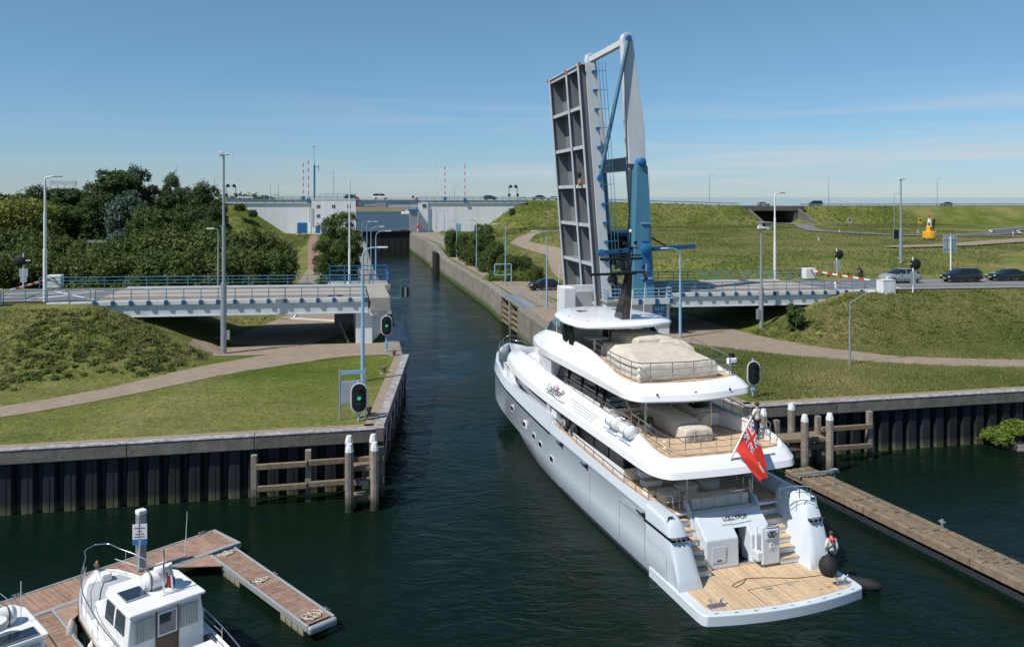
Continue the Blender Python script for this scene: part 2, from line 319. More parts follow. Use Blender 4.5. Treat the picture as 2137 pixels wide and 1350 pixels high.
    def o(s, name, mt, parent=None, smooth=False, bev=0, sub=0, **kw):
        me = bpy.data.meshes.new(name); me.from_pydata(s.v, [], s.f)
        mts = mt if isinstance(mt, (list, tuple)) else [mt]
        for q in mts: me.materials.append(MATS[q])
        if len(mts) > 1: me.polygons.foreach_set('material_index', s.mi)
        if smooth:
            me.polygons.foreach_set('use_smooth', [True]*len(me.polygons))
            if smooth != 'all': me.set_sharp_from_angle(angle=R(38))
        me.update()
        ob = bpy.data.objects.new(name, me); COL.objects.link(ob); ob.parent = parent
        if bev:
            bm_ = ob.modifiers.new('bevel', 'BEVEL'); bm_.width = bev; bm_.segments = 2; bm_.limit_method = 'ANGLE'; bm_.angle_limit = R(35); bm_.harden_normals = False
        if sub:
            sm = ob.modifiers.new('sub', 'SUBSURF'); sm.levels = sub; sm.render_levels = sub
        if kw: tag(ob, **kw)
        return ob
def tag(o, label=None, cat=None, group=None, kind=None):
    if label: o['label'] = label
    if cat: o['category'] = cat
    if group: o['group'] = group
    if kind: o['kind'] = kind
    return o
def thing(name, loc=(0,0,0), rz=0, label=None, cat=None, group=None, scale=None):
    o = bpy.data.objects.new(name, None); COL.objects.link(o); o.location = loc; o.rotation_euler = (0,0,rz); o.empty_display_size = .3
    if scale: o.scale = (scale,)*3 if not hasattr(scale, '__len__') else scale
    return tag(o, label, cat, group)
def dup(root, loc=None, rz=None, label=None, group=None, scale=None):
    def cp(o, par):
        c = o.copy(); COL.objects.link(c); c.parent = par
        for ch in [q for q in o.children]: cp(ch, c)
        return c
    r_ = cp(root, None)
    if loc is not None: r_.location = loc
    if rz is not None: r_.rotation_euler = (0,0,rz)
    if scale is not None: r_.scale = (scale,)*3 if not hasattr(scale, '__len__') else scale
    return tag(r_, label, None, group)
def share(ob, parent, loc=(0,0,0), rot=(0,0,0), scale=(1,1,1), name=None):
    c = bpy.data.objects.new(name or ob.name.split('.')[0], ob.data); COL.objects.link(c); c.parent = parent; c.location = loc; c.rotation_euler = rot; c.scale = scale
    for md in ob.modifiers:
        if md.type == 'BEVEL':
            b_ = c.modifiers.new('bevel', 'BEVEL'); b_.width = md.width; b_.segments = md.segments; b_.limit_method = 'ANGLE'; b_.angle_limit = md.angle_limit
    return c
def arc(c, r, a0, a1, n, z): return [(c[0]+r*math.cos(a0+(a1-a0)*i/n), c[1]+r*math.sin(a0+(a1-a0)*i/n), z) for i in range(n+1)]
BA = R(12); BC, BS = math.cos(BA), math.sin(BA); B0 = (-13.7, 74.2)
def W(s, t, z=0): return (B0[0]+s*BC-t*BS, B0[1]+s*BS+t*BC, z)     # lock frame (along bridge, along lock) -> world
def frame(name, label=None, cat=None): return thing(name, W(0,0,0), BA, label, cat)
def text(body, size, name, mt, parent, loc, rot, depth=.01):
    cu = bpy.data.curves.new(name, 'FONT'); cu.body = body; cu.size = size; cu.extrude = depth; cu.align_x = 'CENTER'
    tmp = bpy.data.objects.new(name, cu); COL.objects.link(tmp)
    dg = bpy.context.evaluated_depsgraph_get(); me = bpy.data.meshes.new_from_object(tmp.evaluated_get(dg)); bpy.data.objects.remove(tmp)
    me.materials.clear(); me.materials.append(MATS[mt])
    o = bpy.data.objects.new(name, me); COL.objects.link(o); o.parent = parent; o.location = loc; o.rotation_euler = rot
    return o
# ================================================================ SETTING: terrain in the lock frame (s across the lock, t along it)
def sL(t): return np.interp(t, [-27.1, -5.6, 20, 60, 400], [0, 3.3, 4.0, 4.3, 4.8])
def sR(t): return np.interp(t, [-27.1, 4, 46, 185, 400], [23.7, 18.4, 20, 19.6, 19.6])
def smooth(a, b, x):
    k = np.clip((x-a)/(b-a), 0, 1); return k*k*(3-2*k)
def rdist(s, t, s0, s1, t0, t1):
    return np.hypot(np.maximum(np.maximum(s0-s, s-s1), 0), np.maximum(np.maximum(t0-t, t-t1), 0))
def zroad(s): return 7.70-.0108*np.clip(s, -60, 90)
def crest(s): return np.interp(s, [-300, 65, 150, 600], [16.1, 15.7, 13.4, 13.0])
def und(s, t): return .18*np.sin(s*.31+1)*np.sin(t*.27)+.12*np.sin(s*.83+t*.6)+.06*np.sin(t*1.7-s*1.3)
US0, US1 = 140, 158      # underpass
def height(s, t):
    s = np.asarray(s, float); t = np.asarray(t, float)
    left = s < 12
    base = 3.5+2.0*smooth(96, 120, t)*np.where(left, smooth(-70, -30, s), smooth(60, 32, s)*1.0)
    base = np.where(left, base+1.4*smooth(-18, -60, s)*smooth(14, 40, t), base+(7.2-base)*smooth(36, 54, s)*smooth(12.0, 13.6, t))
    rough = np.where(left, smooth(-6, -20, s)*smooth(20, 45, t), smooth(40, 60, s)*smooth(16, 30, t)*smooth(55, 38, t))
    z = base+und(s, t)*rough*1.2
    dl = rdist(s, t, -900, -22.6, -.9, 12.9); zl = zroad(s)-.10-.40*dl
    dr = rdist(s, t, 49.2, 900, -.9, 12.9); zr = zroad(s)-.10-.34*dr
    slope = np.where(left, zl, zr); emb = slope > z
    z = np.maximum(z, slope)+np.where(emb & (np.where(left, dl, dr) > .8), und(s*2.2, t*2.2)*.5, 0)
    d1 = rdist(s*1.65, t, -4000, -33*1.65, 190, 204); d2 = rdist(s*1.65, t, 57*1.65, 4000, 190, 204)
    dk = crest(s)-.42*np.where(left, d1, d2)
    z = np.maximum(z, dk)
    inU = (s > US0) & (s < US1) & (t > 172) & (t < 222)
    z = np.where(inU, np.minimum(z, 7.3), z)
    back = smooth(212, 236, t)
    z = np.where(t > 208, np.minimum(z, 14-.3*(t-208)) if False else z*(1-back)+(-2)*back, z)
    return z
def hz(s, t): return float(height(s, t))
def grow(a, b, st, end, k):
    o_ = list(np.arange(a, b, st)); q = b
    while q < end: o_.append(q); st *= k; q += st
    o_.append(end); return np.array(o_)
def land(name, left):
    d = grow(0, 62, .5, 1600, 1.09); t = np.concatenate([grow(-27.1, 30, .5, 160, 1.03), np.arange(161.5, 215, 1.5), grow(215, 216, 2, 420, 1.2)])
    D, T = np.meshgrid(d, t); S = sL(T)-D if left else sR(T)+D
    if not left: pass
    Z = height(S, T); X = B0[0]+S*BC-T*BS; Y = B0[1]+S*BS+T*BC
    vs = np.stack([X, Y, Z], -1).reshape(-1, 3); nd = len(d); nt = len(t)
    i = np.arange(nt-1)[:, None]*nd+np.arange(nd-1)[None, :]
    q = np.stack([i, i+1, i+nd+1, i+nd], -1).reshape(-1, 4)
    if left: q = q[:, ::-1]
    me = bpy.data.meshes.new(name); me.from_pydata(vs.tolist(), [], q.tolist()); me.materials.append(MATS['grass'])
    me.polygons.foreach_set('use_smooth', [True]*len(me.polygons))
    o = bpy.data.objects.new(name, me); COL.objects.link(o); o['kind'] = 'structure'; return o
land('ground_left', True); land('ground_right', False)
MB().add([(-9000,-300,0),(9000,-300,0),(9000,14000,0),(-9000,14000,0)], [(0,1,2,3)]).o('water', 'water', kind='structure')
# far sand dam across the outer harbour, far coast
b = MB(); b.prism([(900,-1),(905,3.5),(915,6.3),(935,6.3),(950,-1)], 0, -900, 900); b.o('sand_dam', 'sand', kind='structure')
PATHS = []
def strip(name, pts, width, mt, dz=.03, n=1, kind='structure', parent=None, zf=None):
    """draped ribbon through (s,t) points"""
    P = np.array(pts, float); seg = np.r_[0, np.cumsum(np.hypot(*np.diff(P, axis=0).T))]
    m_ = max(int(seg[-1]/.5) if seg[-1] < 120 else 160, 8); u = np.linspace(0, seg[-1], m_)
    # smooth spline by repeated averaging
    S = np.interp(u, seg, P[:, 0]); T = np.interp(u, seg, P[:, 1])
    wd = np.interp(u, seg, np.broadcast_to(np.array(width, float), (len(P),)))
    for _ in range(int(m_*.12)):
        S[1:-1] = (S[:-2]+S[2:])/2*.5+S[1:-1]*.5; T[1:-1] = (T[:-2]+T[2:])/2*.5+T[1:-1]*.5
    PATHS.append((S.copy(), T.copy(), wd.copy()))
    dS = np.gradient(S); dT = np.gradient(T); ln = np.hypot(dS, dT); nx, ny = -dT/ln, dS/ln
    k = 5; vs = []; fs = []
    for j in range(m_):
        for i in range(k):
            f = (i/(k-1)-.5)*wd[j]*(1+.015*math.sin(u[j]*1.7+i))
            s_, t_ = S[j]+nx[j]*f, T[j]+ny[j]*f
            vs.append(W(s_, t_, (float(zf(s_, t_)) if zf else hz(s_, t_))+dz))
    for j in range(m_-1):
        for i in range(k-1): fs.append((j*k+i, (j+1)*k+i, (j+1)*k+i+1, j*k+i+1)[::-1])
    return MB().add(vs, fs).o(name, mt, parent, kind=kind)
# brick paths
strip('path', [(-60,-17), (-23,-19.3), (-17,-14.8), (-11.5,-8.6), (-6,-4.8), (-2,-3.2), (3,-4)], [3,3,3.1,4.2,5,4,2.5], 'brick_path', .03)
strip('path', [(-14.5,-1.2), (-8,-1.0), (2.2,-1.6)], [3.4,4.6,4], 'brick_path', .038)
strip('path', [(-9.5,1.5), (-5.8,9), (-4.2,20), (-4.8,34), (-6.5,55), (-6.2,80)], [9,10,7,5.5,3.6,3], 'brick_path', .045)
strip('path', [(-6.2,79.5), (-8,120), (-9.3,171)], [2.8,2.2,2.2], 'red_path', .06)
strip('path', [(70,-20), (53,-20.2), (43,-16.5), (36.5,-10), (33,-3), (31.5,8), (31,22), (27,40), (26.5,58)], [3.2,3.2,3.4,6,9,10,8,6,2], 'brick_path', .03)
strip('path', [(31,20), (36,60), (44,96), (41,120), (48,140), (75,155), (100,152)], [4,4,4,5,5,3,2.5], 'brick_path', .12)
strip('quay_paving', [(2.2,20), (2.3,60), (2.8,184)], 3.2, 'brick_path', .05, zf=lambda s,t: hz(-2, t))
strip('quay_paving', [(23,-5), (23.4,23)], 8, 'brick_path', .025)
strip('quay_paving', [(23.2,22), (23.2,60), (24,120), (24.5,184)], [4,3.2,4.5,8], 'brick_path', .05)
strip('forecourt', [(-15,180), (4,181)], 9, 'concrete', .07)
# road to the bridge: left and right approaches, ramp on the right
zr_ = lambda s, t: zroad(s)
strip('road', [(-120,6), (-60,6), (-22.5,6)], 9.6, 'asphalt', .02, zf=zr_)
strip('road', [(48.5,6), (70,6), (140,6)], 10.4, 'asphalt', .02, zf=zr_)
def mark(name, pts, wd, dz=.03): return strip(name, pts, wd, 'road_white', dz, zf=zr_)
mark('edge_marking', [(52,1.6), (140,1.6)], .18); mark('edge_marking', [(60,9.0), (140,9.0)], .18); mark('lane_marking', [(57.2,5.2), (140,5.2)], .14)
mark('stop_line', [(57,1.7), (57.6,5.1)], .45, .036)
def xmark(a, b, wd=.22): return mark('hatch_marking', [a, b], wd, .034)
xmark((-29,1.8), (-23.5,9.9)); xmark((-29,9.9), (-23,1.8)); xmark((-29,1.8), (-26,5.4)); xmark((-33,6), (-26,9.9)); xmark((-29.3,5.8), (-24.5,9.6)); xmark((-35,3.4), (-30.5,4.6))
xmark((49.6,9.6), (54.4,2.0)); xmark((49.6,2), (54.5,9.6)); xmark((52.2,9.6), (55.2,5.6))
# dike road, service road, curving slip road
strip('dike_road', [(-400,197), (-33,197)], 11, 'asphalt_dark', .06); strip('dike_road', [(56,197), (130,197), (165,197), (420,197), (700,197)], 11, 'asphalt_dark', .08, zf=lambda s,t: crest(s))
strip('service_road', [(150,188), (151,172), (138,150), (128,128), (132,104), (160,92)], [7,6,5,5,5,5], 'asphalt', .3)
strip('service_road', [(151,170), (175,152), (230,128), (300,120)], 2.2, 'asphalt', .35)
strip('slip_road', [(152,99), (168,104), (178,118), (205,135), (260,146), (340,152)], 5.5, 'asphalt_dark', .35)
strip('slip_marking', [(154,97.2), (170,102), (181,116), (207,132.5), (261,143.5), (340,149.5)], .4, 'road_white', .40); strip('slip_marking', [(150,101.5), (166,107), (176,120.5), (204,137.8), (260,148.7), (340,154.5)], .4, 'road_white', .40)
strip('forecourt', [(100,60), (118,64), (140,74), (160,82)], [5,6,7,8], 'brick_path', .3)
# ================================================================ QUAY WALLS
def pile_mesh():
    b = MB(); pr_ = [(0,.10),(.0,0),(.17,-.40),(.70,-.40),(.87,0),(1.06,0),(1.06,.10)]
    b.prism(pr_, 2, -.7, 2.8)
    b.prism([(.42,-.42),(.46,-.42),(.46,-.40),(.42,-.40)], 2, -.7, 2.78)
    return b
PILE = None
def quay(name, label, a, b_, coplen=6.3, piles=True, z1=3.55, wavy=0):
    """a->b in (s,t); water on the right-hand side when walking from a to b is NOT assumed: local -y is water"""
    global PILE
    ax, ay, _ = W(*a); bx, by, _ = W(*b_); ln = math.hypot(bx-ax, by-ay); ang = math.atan2(by-ay, bx-ax)
    t = thing(name, (ax, ay, 0), ang, label, 'quay wall')
    if piles:
        k = int(ln/1.06)+1
        for i in range(k):
            if PILE is None: PILE = pile_mesh().o('sheet_pile', 'sheet_pile', t); PILE.location = (i*1.06, .15, 0)
            else: share(PILE, t, (i*1.06, .15, 0))
    k = max(1, round(ln/coplen)); L_ = ln/k
    for i in range(k):
        c = MB().box(i*L_+.012, (i+1)*L_-.012, -.52, .55, z1-.78, z1-.02).o('coping', 'coping', t, bev=.04)
        MB().box(i*L_+.012, (i+1)*L_-.012, -.55, .0, z1-.07, z1+.02).o('worn_edge', 'coping_top', c, bev=.03)
        MB().box(i*L_+.012, (i+1)*L_-.012, .0, .62, z1-.10, z1-.004).o('top_slab', 'brick_path', c)
    return t
quay('quay_wall', 'dark sheet pile quay wall with worn coping behind the small boats', (-40,-27.1), (0,-27.1))
qi = quay('quay_wall', 'shaded quay wall along the channel beside the left harbour signals', (0,-27.1), (3.3,-5.6))
quay('quay_wall', 'dark sheet pile quay wall right of the yacht by the floating beam', (23.7,-27.1), (74,-27.1))
quay('quay_wall', 'short quay wall hidden behind the yacht on the right bank', (18.6,3.5), (23.7,-27.1), piles=True)
for (s_, t_) in ((0,-27.1),(23.7,-27.1)):
    cb = frame('corner_block', 'concrete corner block of the %s quay coping' % ('left' if s_ < 5 else 'right'), 'quay wall'); MB().box(s_-.55,s_+.55,t_-.50,t_+.7,2.76,3.54).o('coping', 'coping', cb, bev=.05); MB().box(s_-.56,s_+.56,t_-.51,t_+.1,3.541,3.575).o('worn_edge', 'coping_top', cb)
# hanging chains on the shaded wall
ch = None
for i in range(7):
    b = MB(); x0 = 1.5+i*2.9
    b.tube([(x0+2.9*k/10, -.33, 2.7-1.7*math.sin(math.pi*k/10)**.8) for k in range(11)], .03, 5)
    b.o('chain', 'galv', qi)
# concrete lock walls, panel by panel
def lockwall(name, label, pts, side, h0=None):
    root = frame(name, label, 'lock wall')
    for (s0, t0), (s1, t1) in zip(pts[:-1], pts[1:]):
        z0 = float(height(s0+side*1.5, t0)); z1 = float(height(s1+side*1.5, t1))
        d = 1.3*side; g = .10
        if side > 0: bb = [(s0, t0+g, -1), (s0+d, t0+g, -1), (s1+d, t1-g, -1), (s1, t1-g, -1)]
        else: bb = [(s0+d, t0+g, -1), (s0, t0+g, -1), (s1, t1-g, -1), (s1+d, t1-g, -1)]
        zz = [z0, z0, z1, z1]
        tt = [(x, y, zz[i]+.06) for i, (x, y, _) in enumerate(bb)]
        MB().hexa(bb, tt).o('wall_panel', 'lock_wall', root, bev=.04)
        MB().box(s1+.03*side,s1+.9*side,t1-.11,t1+.11,-1,z1-.02).o('joint', 'black', root)
    return root
ts = [21, 33, 45.5, 58, 71, 84, 97, 104, 112, 118, 131, 146, 160, 172, 186]
lockwall('lock_wall', 'long algae stained concrete lock wall on the right of the channel', [(float(sR(q)), q) for q in ts[1:]], 1)
lockwall('lock_wall', 'concrete lock wall on the left of the channel below the lamps', [(float(sL(q)), q) for q in [-5.6,2,10,21,33,45,58,71,84,97,110,125,140,155,170,186]], -1)
lockwall('lock_wall', 'concrete quay head under the raised bascule bridge', [(18.45,3.6),(18.7,12),(19.0,20.5)], 1)
# timber and steel gate recess with rails between the right wall panels
gr = frame('gate_recess', 'recessed lock gate with steel walkway and timber fenders on the right wall', 'lock gate')
MB().box(19.9,20.8,20.6,32.9,-.8,2.2).o('gate_body', 'gate_black', gr)
for z in (.3,1.0,1.7,2.4): MB().box(19.45,19.85,20.7,26.2,z-.14,z+.14).o('timber', 'old_wood', gr, bev=.02); MB().box(19.5,19.88,27.2,32.8,z-.14,z+.14).o('timber', 'old_wood', gr, bev=.02)
MB().box(19.3,20.9,26.25,27.15,-.8,3.5).o('pillar', 'lock_wall', gr, bev=.04)
MB().box(19.5,21.5,20.6,33,3.46,3.6).o('walkway', 'galv', gr)
for sx in (19.55, 21.45):
    for i in range(9): MB().tube([(sx,20.7+i*1.5,3.6),(sx,20.7+i*1.5,4.65)], .035, 5).o('post', 'galv', gr)
    for z in (4.15,4.65): MB().tube([(sx,20.7,z),(sx,32.7,z)], .03, 5).o('rail', 'galv', gr)
# same sort of recess further along
gr2 = frame('gate_recess', 'dark gate recess with timber rows far along the right wall', 'lock gate')
for z in (.6,1.7,2.8,3.9): MB().box(19.2,19.6,112.5,117.5,z-.2,z+.2).o('timber', 'old_wood', gr2)
MB().box(19.0,19.62,104.6,111.5,-.5,4.4).o('gate_body', 'gate_black', gr2)
for i in range(6): MB().tube([(20.2,104+i*2.8,5.3),(20.2,104+i*2.8,6.4)], .05, 5).o('post', 'galv', gr2)
for z in (5.85,6.4): MB().tube([(20.2,104,z),(20.2,118,z)], .045, 5).o('rail', 'galv', gr2)
# far lock gate
g = frame('lock_gate', 'black closed lock gate under the far road bridge', 'lock gate')
MB().box(4.5,19.9,180,181,-1,6.0).o('gate_leaf', 'gate_black', g)
for i in range(8): MB().box(5+i*1.95,5.15+i*1.95,179.9,179.98,-.5,5.9).o('stiffener', 'gate_black', g)
MB().box(4.5,19.9,179.4,181.4,6.02,6.2).o('walkway', 'black', g)
for i in range(12): MB().tube([(5.8+i*1.27,179.5,6.2),(5.8+i*1.27,179.5,7.3)], .05, 5).o('post', 'galv', g)
for z in (6.75,7.3): MB().tube([(5.8,179.5,z),(19.8,179.5,z)], .045, 5).o('rail', 'galv', g)
# ================================================================ BRIDGE ACROSS THE LOCK
def railing(parent, a, b_, zf, n, h=1.05, r=.032, rails=(.38,.70,1.05), mt='rail_blue', inset=0):
    rl = thing_child('railing', parent)
    (s0,t0), (s1,t1) = a, b_
    for i in range(n+1):
        k = i/n; s_, t_ = s0+(s1-s0)*k, t0+(t1-t0)*k
        MB().tube([(s_,t_,zf(s_)-.25),(s_,t_,zf(s_)+h)], r*1.15, 6).o('post', mt, rl)
    for q in rails: MB().tube([(s0,t0,zf(s0)+q),(s1,t1,zf(s1)+q)], r*(1.15 if q == rails[-1] else .9), 6).o('rail', mt, rl)
    return rl
def thing_child(name, parent):
    o = bpy.data.objects.new(name, None); COL.objects.link(o); o.parent = parent; o.empty_display_size = .2; return o
def span(label, s0, s1, nposts, far_ext=(0,0)):
    r = frame('approach_span', label, 'bridge'); z = lambda s: float(zroad(s))
    def slab(name, mt, t0, t1, dz0, dz1, sa=s0, sb=s1, bev=0):
        return MB().hexa([(sa,t0,z(sa)+dz0),(sb,t0,z(sb)+dz0),(sb,t1,z(sb)+dz0),(sa,t1,z(sa)+dz0)], [(sa,t0,z(sa)+dz1),(sb,t0,z(sb)+dz1),(sb,t1,z(sb)+dz1),(sa,t1,z(sa)+dz1)]).o(name, mt, r, bev=bev)
    slab('deck', 'bridge_deck', .32, 11.68, -.28, -.01)
    slab('carriageway', 'bridge_deck', 2.2, 9.6, -.008, .03)
    slab('curb', 'beam_white', 0, .30, -.30, .06, bev=.02); slab('curb', 'beam_white', 11.70, 12.0, -.30, .06)
    slab('footway_edge', 'concrete', 1.9, 2.18, -.009, .10); slab('footway_edge', 'concrete', 9.62, 9.9, -.009, .10)
    for t0 in (.16, 4.1, 7.6, 11.45): slab('girder', 'beam_white', t0, t0+.38, -1.25, -.285, bev=.02)
    for t0 in (.06, 3.97, 7.47, 11.3): slab('flange', 'beam_white', t0, t0+.64, -1.33, -1.252)
    rl = railing(r, (s0+.2,.12), (s1-.2,.12), z, nposts); railing(r, (s0-far_ext[0],11.9), (s1+far_ext[1],11.9), z, nposts)
    for i in range(nposts+1):
        s_ = s0+.2+(s1-s0-.4)*i/nposts
        MB().box(s_-.16,s_+.16,-.10,-.005,z(s_)-.30,z(s_)+.10).o('bracket', 'bracket_blue', r, bev=.015)
    return r
lsp = span('left approach span of the white lock bridge with blue railings', -22.6, .6, 16, (8,0))
rsp = span('right approach span of the white lock bridge with blue railings', 29.7, 48.6, 13, (1.5,3))
# piers and abutments
p_ = frame('bridge_pier', 'white bridge pier beside the green harbour signal, left of the channel', 'bridge pier')
MB().box(-.5,1.0,.5,11.5,3.4,6.05).o('column', 'white_paint', p_, bev=.03)
MB().prism([(-.5,6.06),(1.3,6.06),(1.9,6.45),(1.9,7.2),(-.5,6.38)], 1, .2, 11.8).o('cap', 'white_paint', p_, bev=.02)
MB().box(.75,2.6,.02,11.98,6.48,7.75).o('bearing_block', 'concrete', p_, bev=.03)
MB().prism([(1.02,3.4),(1.9,4.4),(2.4,4.9),(2.4,6.4),(1.02,6.04)], 1, 1.5, 4.5).o('buttress', 'white_paint', p_, bev=.02)
ab = frame('abutment', 'white abutment at the left end of the lock bridge', 'bridge abutment')
MB().box(-25.6,-21.9,.35,11.6,5.0,6.55).o('bearing_wall', 'white_paint', ab, bev=.03)
MB().box(-26.2,-24.45,.02,.5,7.4,8.02).o('parapet', 'white_paint', ab, bev=.02); MB().box(-24.35,-22.65,.02,.5,7.4,8.0).o('parapet', 'white_paint', ab, bev=.02)
MB().prism([(-22.6,6.4),(-19.6,5.0),(-19.2,5.0),(-19.2,5.6),(-21,6.45)], 1, .4, 1.1).o('wing_wall', 'white_paint', ab)
ab = frame('abutment', 'white wing wall at the right end of the lock bridge', 'bridge abutment')
MB().prism([(46.6,4.9),(48.7,5.8),(54.5,6.9),(54.5,7.22),(48.62,7.28),(48.62,6.0),(46.6,5.7)], 1, -.02, .6).o('wing_wall', 'white_paint', ab, bev=.02)
MB().box(47.4,48.9,.7,11.5,3.6,5.85).o('bearing_wall', 'white_paint', ab)
railing(ab, (48.8,.12), (54.6,.12), lambda s: float(zroad(s)), 4)
for s_ in (49.4,51.2,53): MB().box(s_-.16,s_+.16,-.13,-.03,6.9,7.3).o('bracket', 'bracket_blue', ab)
railing(rsp, (48.6,11.9), (51.5,11.9), lambda s: float(zroad(s)), 2)
railing(lsp, (-29.5,.12), (-22.8,.12), lambda s: float(zroad(s)), 4)
# bascule cellar / machinery block
mb_ = frame('bascule_pier', 'white machinery block under the raised bridge leaf with blue balcony', 'bridge pier')
MB().box(20.21,23.19,2.0,2.5,3.4,8.2).o('back_wall', 'white_paint', mb_); MB().box(19.1,20.2,-.2,2.5,3.4,8.2).o('wall', 'white_paint', mb_, bev=.03)
MB().box(23.2,29.65,-.6,12.4,3.4,6.75).o('wall', 'white_paint', mb_, bev=.03)
MB().box(20.21,23.19,-.1,1.99,3.4,4.2).o('pit', 'concrete', mb_)
MB().box(20.6,22.6,1.9,1.99,4.2,7.6).o('door', 'grey_panel', mb_)
MB().box(23.0,29.7,-1.3,12.3,6.76,6.98).o('balcony_slab', 'concrete', mb_, bev=.02)
MB().box(24.2,29.7,-1.36,-1.305,6.6,7.2).o('balcony_fascia', 'beam_white', mb_)
for s_ in (24.4,26.3,28.0,29.5): MB().box(s_-.16,s_+.16,-1.46,-1.365,6.62,7.12).o('bracket', 'bracket_blue', mb_)
def simple_rail(parent, pts, n_each, h, mt, r=.03, levels=(.5,1.0), z0=None):
    rl = thing_child('railing', parent)
    for (a, b_), n_ in zip(zip(pts[:-1], pts[1:]), n_each):
        a = Vector(a); b_ = Vector(b_)
        for i in range(n_+1):
            q = a.lerp(b_, i/n_); MB().tube([q, q+Vector((0,0,h))], r, 5).o('post', mt, rl)
        for l_ in levels: MB().tube([a+Vector((0,0,h*l_)), b_+Vector((0,0,h*l_))], r, 5).o('rail', mt, rl)
    return rl
simple_rail(mb_, [(23.1,3.5,6.98),(23.1,-1.2,6.98),(29.6,-1.2,6.98),(29.6,.0,6.98)], [3,5,1], 1.1, 'lamp_blue', .04, (.35,.68,1))
MB().box(27.9,29.3,-.66,-.605,5.2,6.5).o('radio_sign', 'blue_sign', mb_)
text('VHF', .62, 'sign_lettering', 'flag_white', mb_, (28.6,-.68,5.85), (R(90),0,0)); text('20', .55, 'sign_lettering', 'flag_white', mb_, (28.6,-.68,5.3), (R(90),0,0))
# raised leaf
lf = thing('bascule_leaf', W(23.98,0,6.2), 0, 'raised grey steel bridge leaf showing its cross beams and girders', 'bridge leaf')
lf.rotation_euler = (0, R(-4.4), BA); lf.rotation_mode = 'XYZ'
lf.rotation_euler = (Matrix.Rotation(BA, 3, 'Z') @ Matrix.Rotation(R(-4.4), 3, 'Y')).to_euler()
H_ = 23.7
MB().box(-.10,0,.35,12.2,0,H_).o('deck_plate', 'leaf_grey', lf)
for t0, nm in ((.75,'near'), (5.0,'mid'), (11.7,'far')):
    MB().box(-1.42,-.105,t0-.05,t0+.05,-.9,H_-.02).o('girder', 'leaf_grey', lf)
    MB().box(-1.50,-1.425,t0-.22,t0+.22,-.9,H_).o('girder_flange', 'leaf_light', lf, bev=.01)
for i in range(7):
    z = .35+i*3.86; z = min(z, H_-.2)
    for a, b_ in ((.81,4.94),(5.06,11.64)):
        MB().box(-1.30,-.105,a,b_,z-.04,z+.04).o('cross_beam', 'leaf_grey', lf)
        MB().box(-1.37,-1.305,a+.18,b_-.18,z-.17,z+.17).o('cross_flange', 'leaf_light', lf, bev=.01)
for k in range(4): t0 = 5.5+k*.62; MB().box(-.36,-.105,t0-.04,t0+.04,0,H_-.05).o('rib', 'leaf_grey', lf)
for k in range(2): t0 = 1.2+k*.5; MB().box(-.36,-.105,t0-.04,t0+.04,0,H_-.05).o('rib', 'leaf_grey', lf)
MB().box(-.86,.12,.22,.34,-.3,H_).o('fascia', 'beam_white', lf, bev=.02)
MB().box(-.86,.12,12.22,12.34,-.3,H_).o('fascia', 'beam_white', lf)
MB().box(-1.5,.02,.3,12.3,H_+.005,H_+.16).o('tip_plate', 'leaf_light', lf, bev=.02)
for t0 in (.1,5,12.0): MB().box(-1.62,-1.38,t0-.15,t0+.2,H_-.12,H_+.2).o('lock_pin', 'rust', lf)
lr = thing_child('railing', lf)
for i in range(13):
    z = .9+i*1.84; MB().tube([(-.1,.10,z),(1.12,.10,z)], .028, 5).o('post', 'rail_blue', lr)
    MB().box(-.30,.16,.03,.215,z-.11,z+.11).o('bracket', 'bright_blue', lf, bev=.012)
for x_ in (.45,.78,1.12): MB().tube([(x_,.10,.4),(x_,.10,H_+.25)], .03, 5).o('rail', 'rail_blue', lr)
for x_ in (.45,.78,1.12): MB().tube([(x_,12.4,.4),(x_,12.4,H_+.25)], .03, 5).o('rail', 'rail_blue', lr)
sg = thing_child('signal', lf)
for z in (12.3,13.1): MB().lathe([(.05,-.3),(.3,-.28),(.32,-.1),(.2,0),(.05,.01)], (-1.45,2.5,z), 12, 0).o('signal_lamp', 'rust' if z < 13 else 'black', sg, smooth=True)
MB().box(-1.3,-1.08,11.9,12.5,12.2,14.2).o('signal_box', 'black', sg)
# tower, balance arms
def tower(label, t0, dt):
    tw = frame('bridge_tower', label, 'bridge tower')
    def fr(z): k = (z-7)/(20.0-7); return 26.05+.40*k, 28.35-.75*k, t0, t0+dt-(dt-1.4)*k
    def ring(z): a, b_, c, d_ = fr(z); return [(a,c,z),(b_,c,z),(b_,d_,z),(a,d_,z)]
    MB().hexa(ring(7.0), ring(20.0)).o('shaft', 'tower_blue', tw, bev=.06)
    MB().lathe([(.05,-1.5),(.40,-1.48),(.40,.22),(.30,.30),(.05,.31)], (26.95,t0+.0,20.38), 18, 1).o('bearing', 'bright_blue', tw, smooth=True)
    MB().box(26.5,27.5,t0+.1,t0+1.3,19.9,20.35).o('bearing_seat', 'tower_blue', tw, bev=.04)
    for z, hh in ((14.3,.1),(8.9,.1)): MB().box(26.9,28.0,t0-.18,t0-.01,z,z+hh).o('hood', 'lamp_blue', tw)
    MB().box(26.95,27.75,t0-.06,t0-.012,12.6,14.2).o('hatch', 'tower_blue', tw, bev=.02)
    MB().box(26.9,27.75,t0-.14,t0-.012,9.6,12.3).o('drive_plate', 'bright_blue', tw, bev=.03)
    MB().lathe([(.05,0),(.5,.02),(.5,.35),(.3,.42),(.05,.43)], (27.3,t0-.14,11.9), 16, 1).o('drive_cover', 'bright_blue', tw, smooth=True)
    return tw
tower('light blue steel tower of the bascule bridge, nearest the camera', -.1, 2.9); tower('second blue bridge tower hidden behind the raised leaf', 12.5, 2.0)
ba_ = frame('balance_arms', 'white balance arms of the bascule bridge with counterweight and cross beams', 'balance beam')
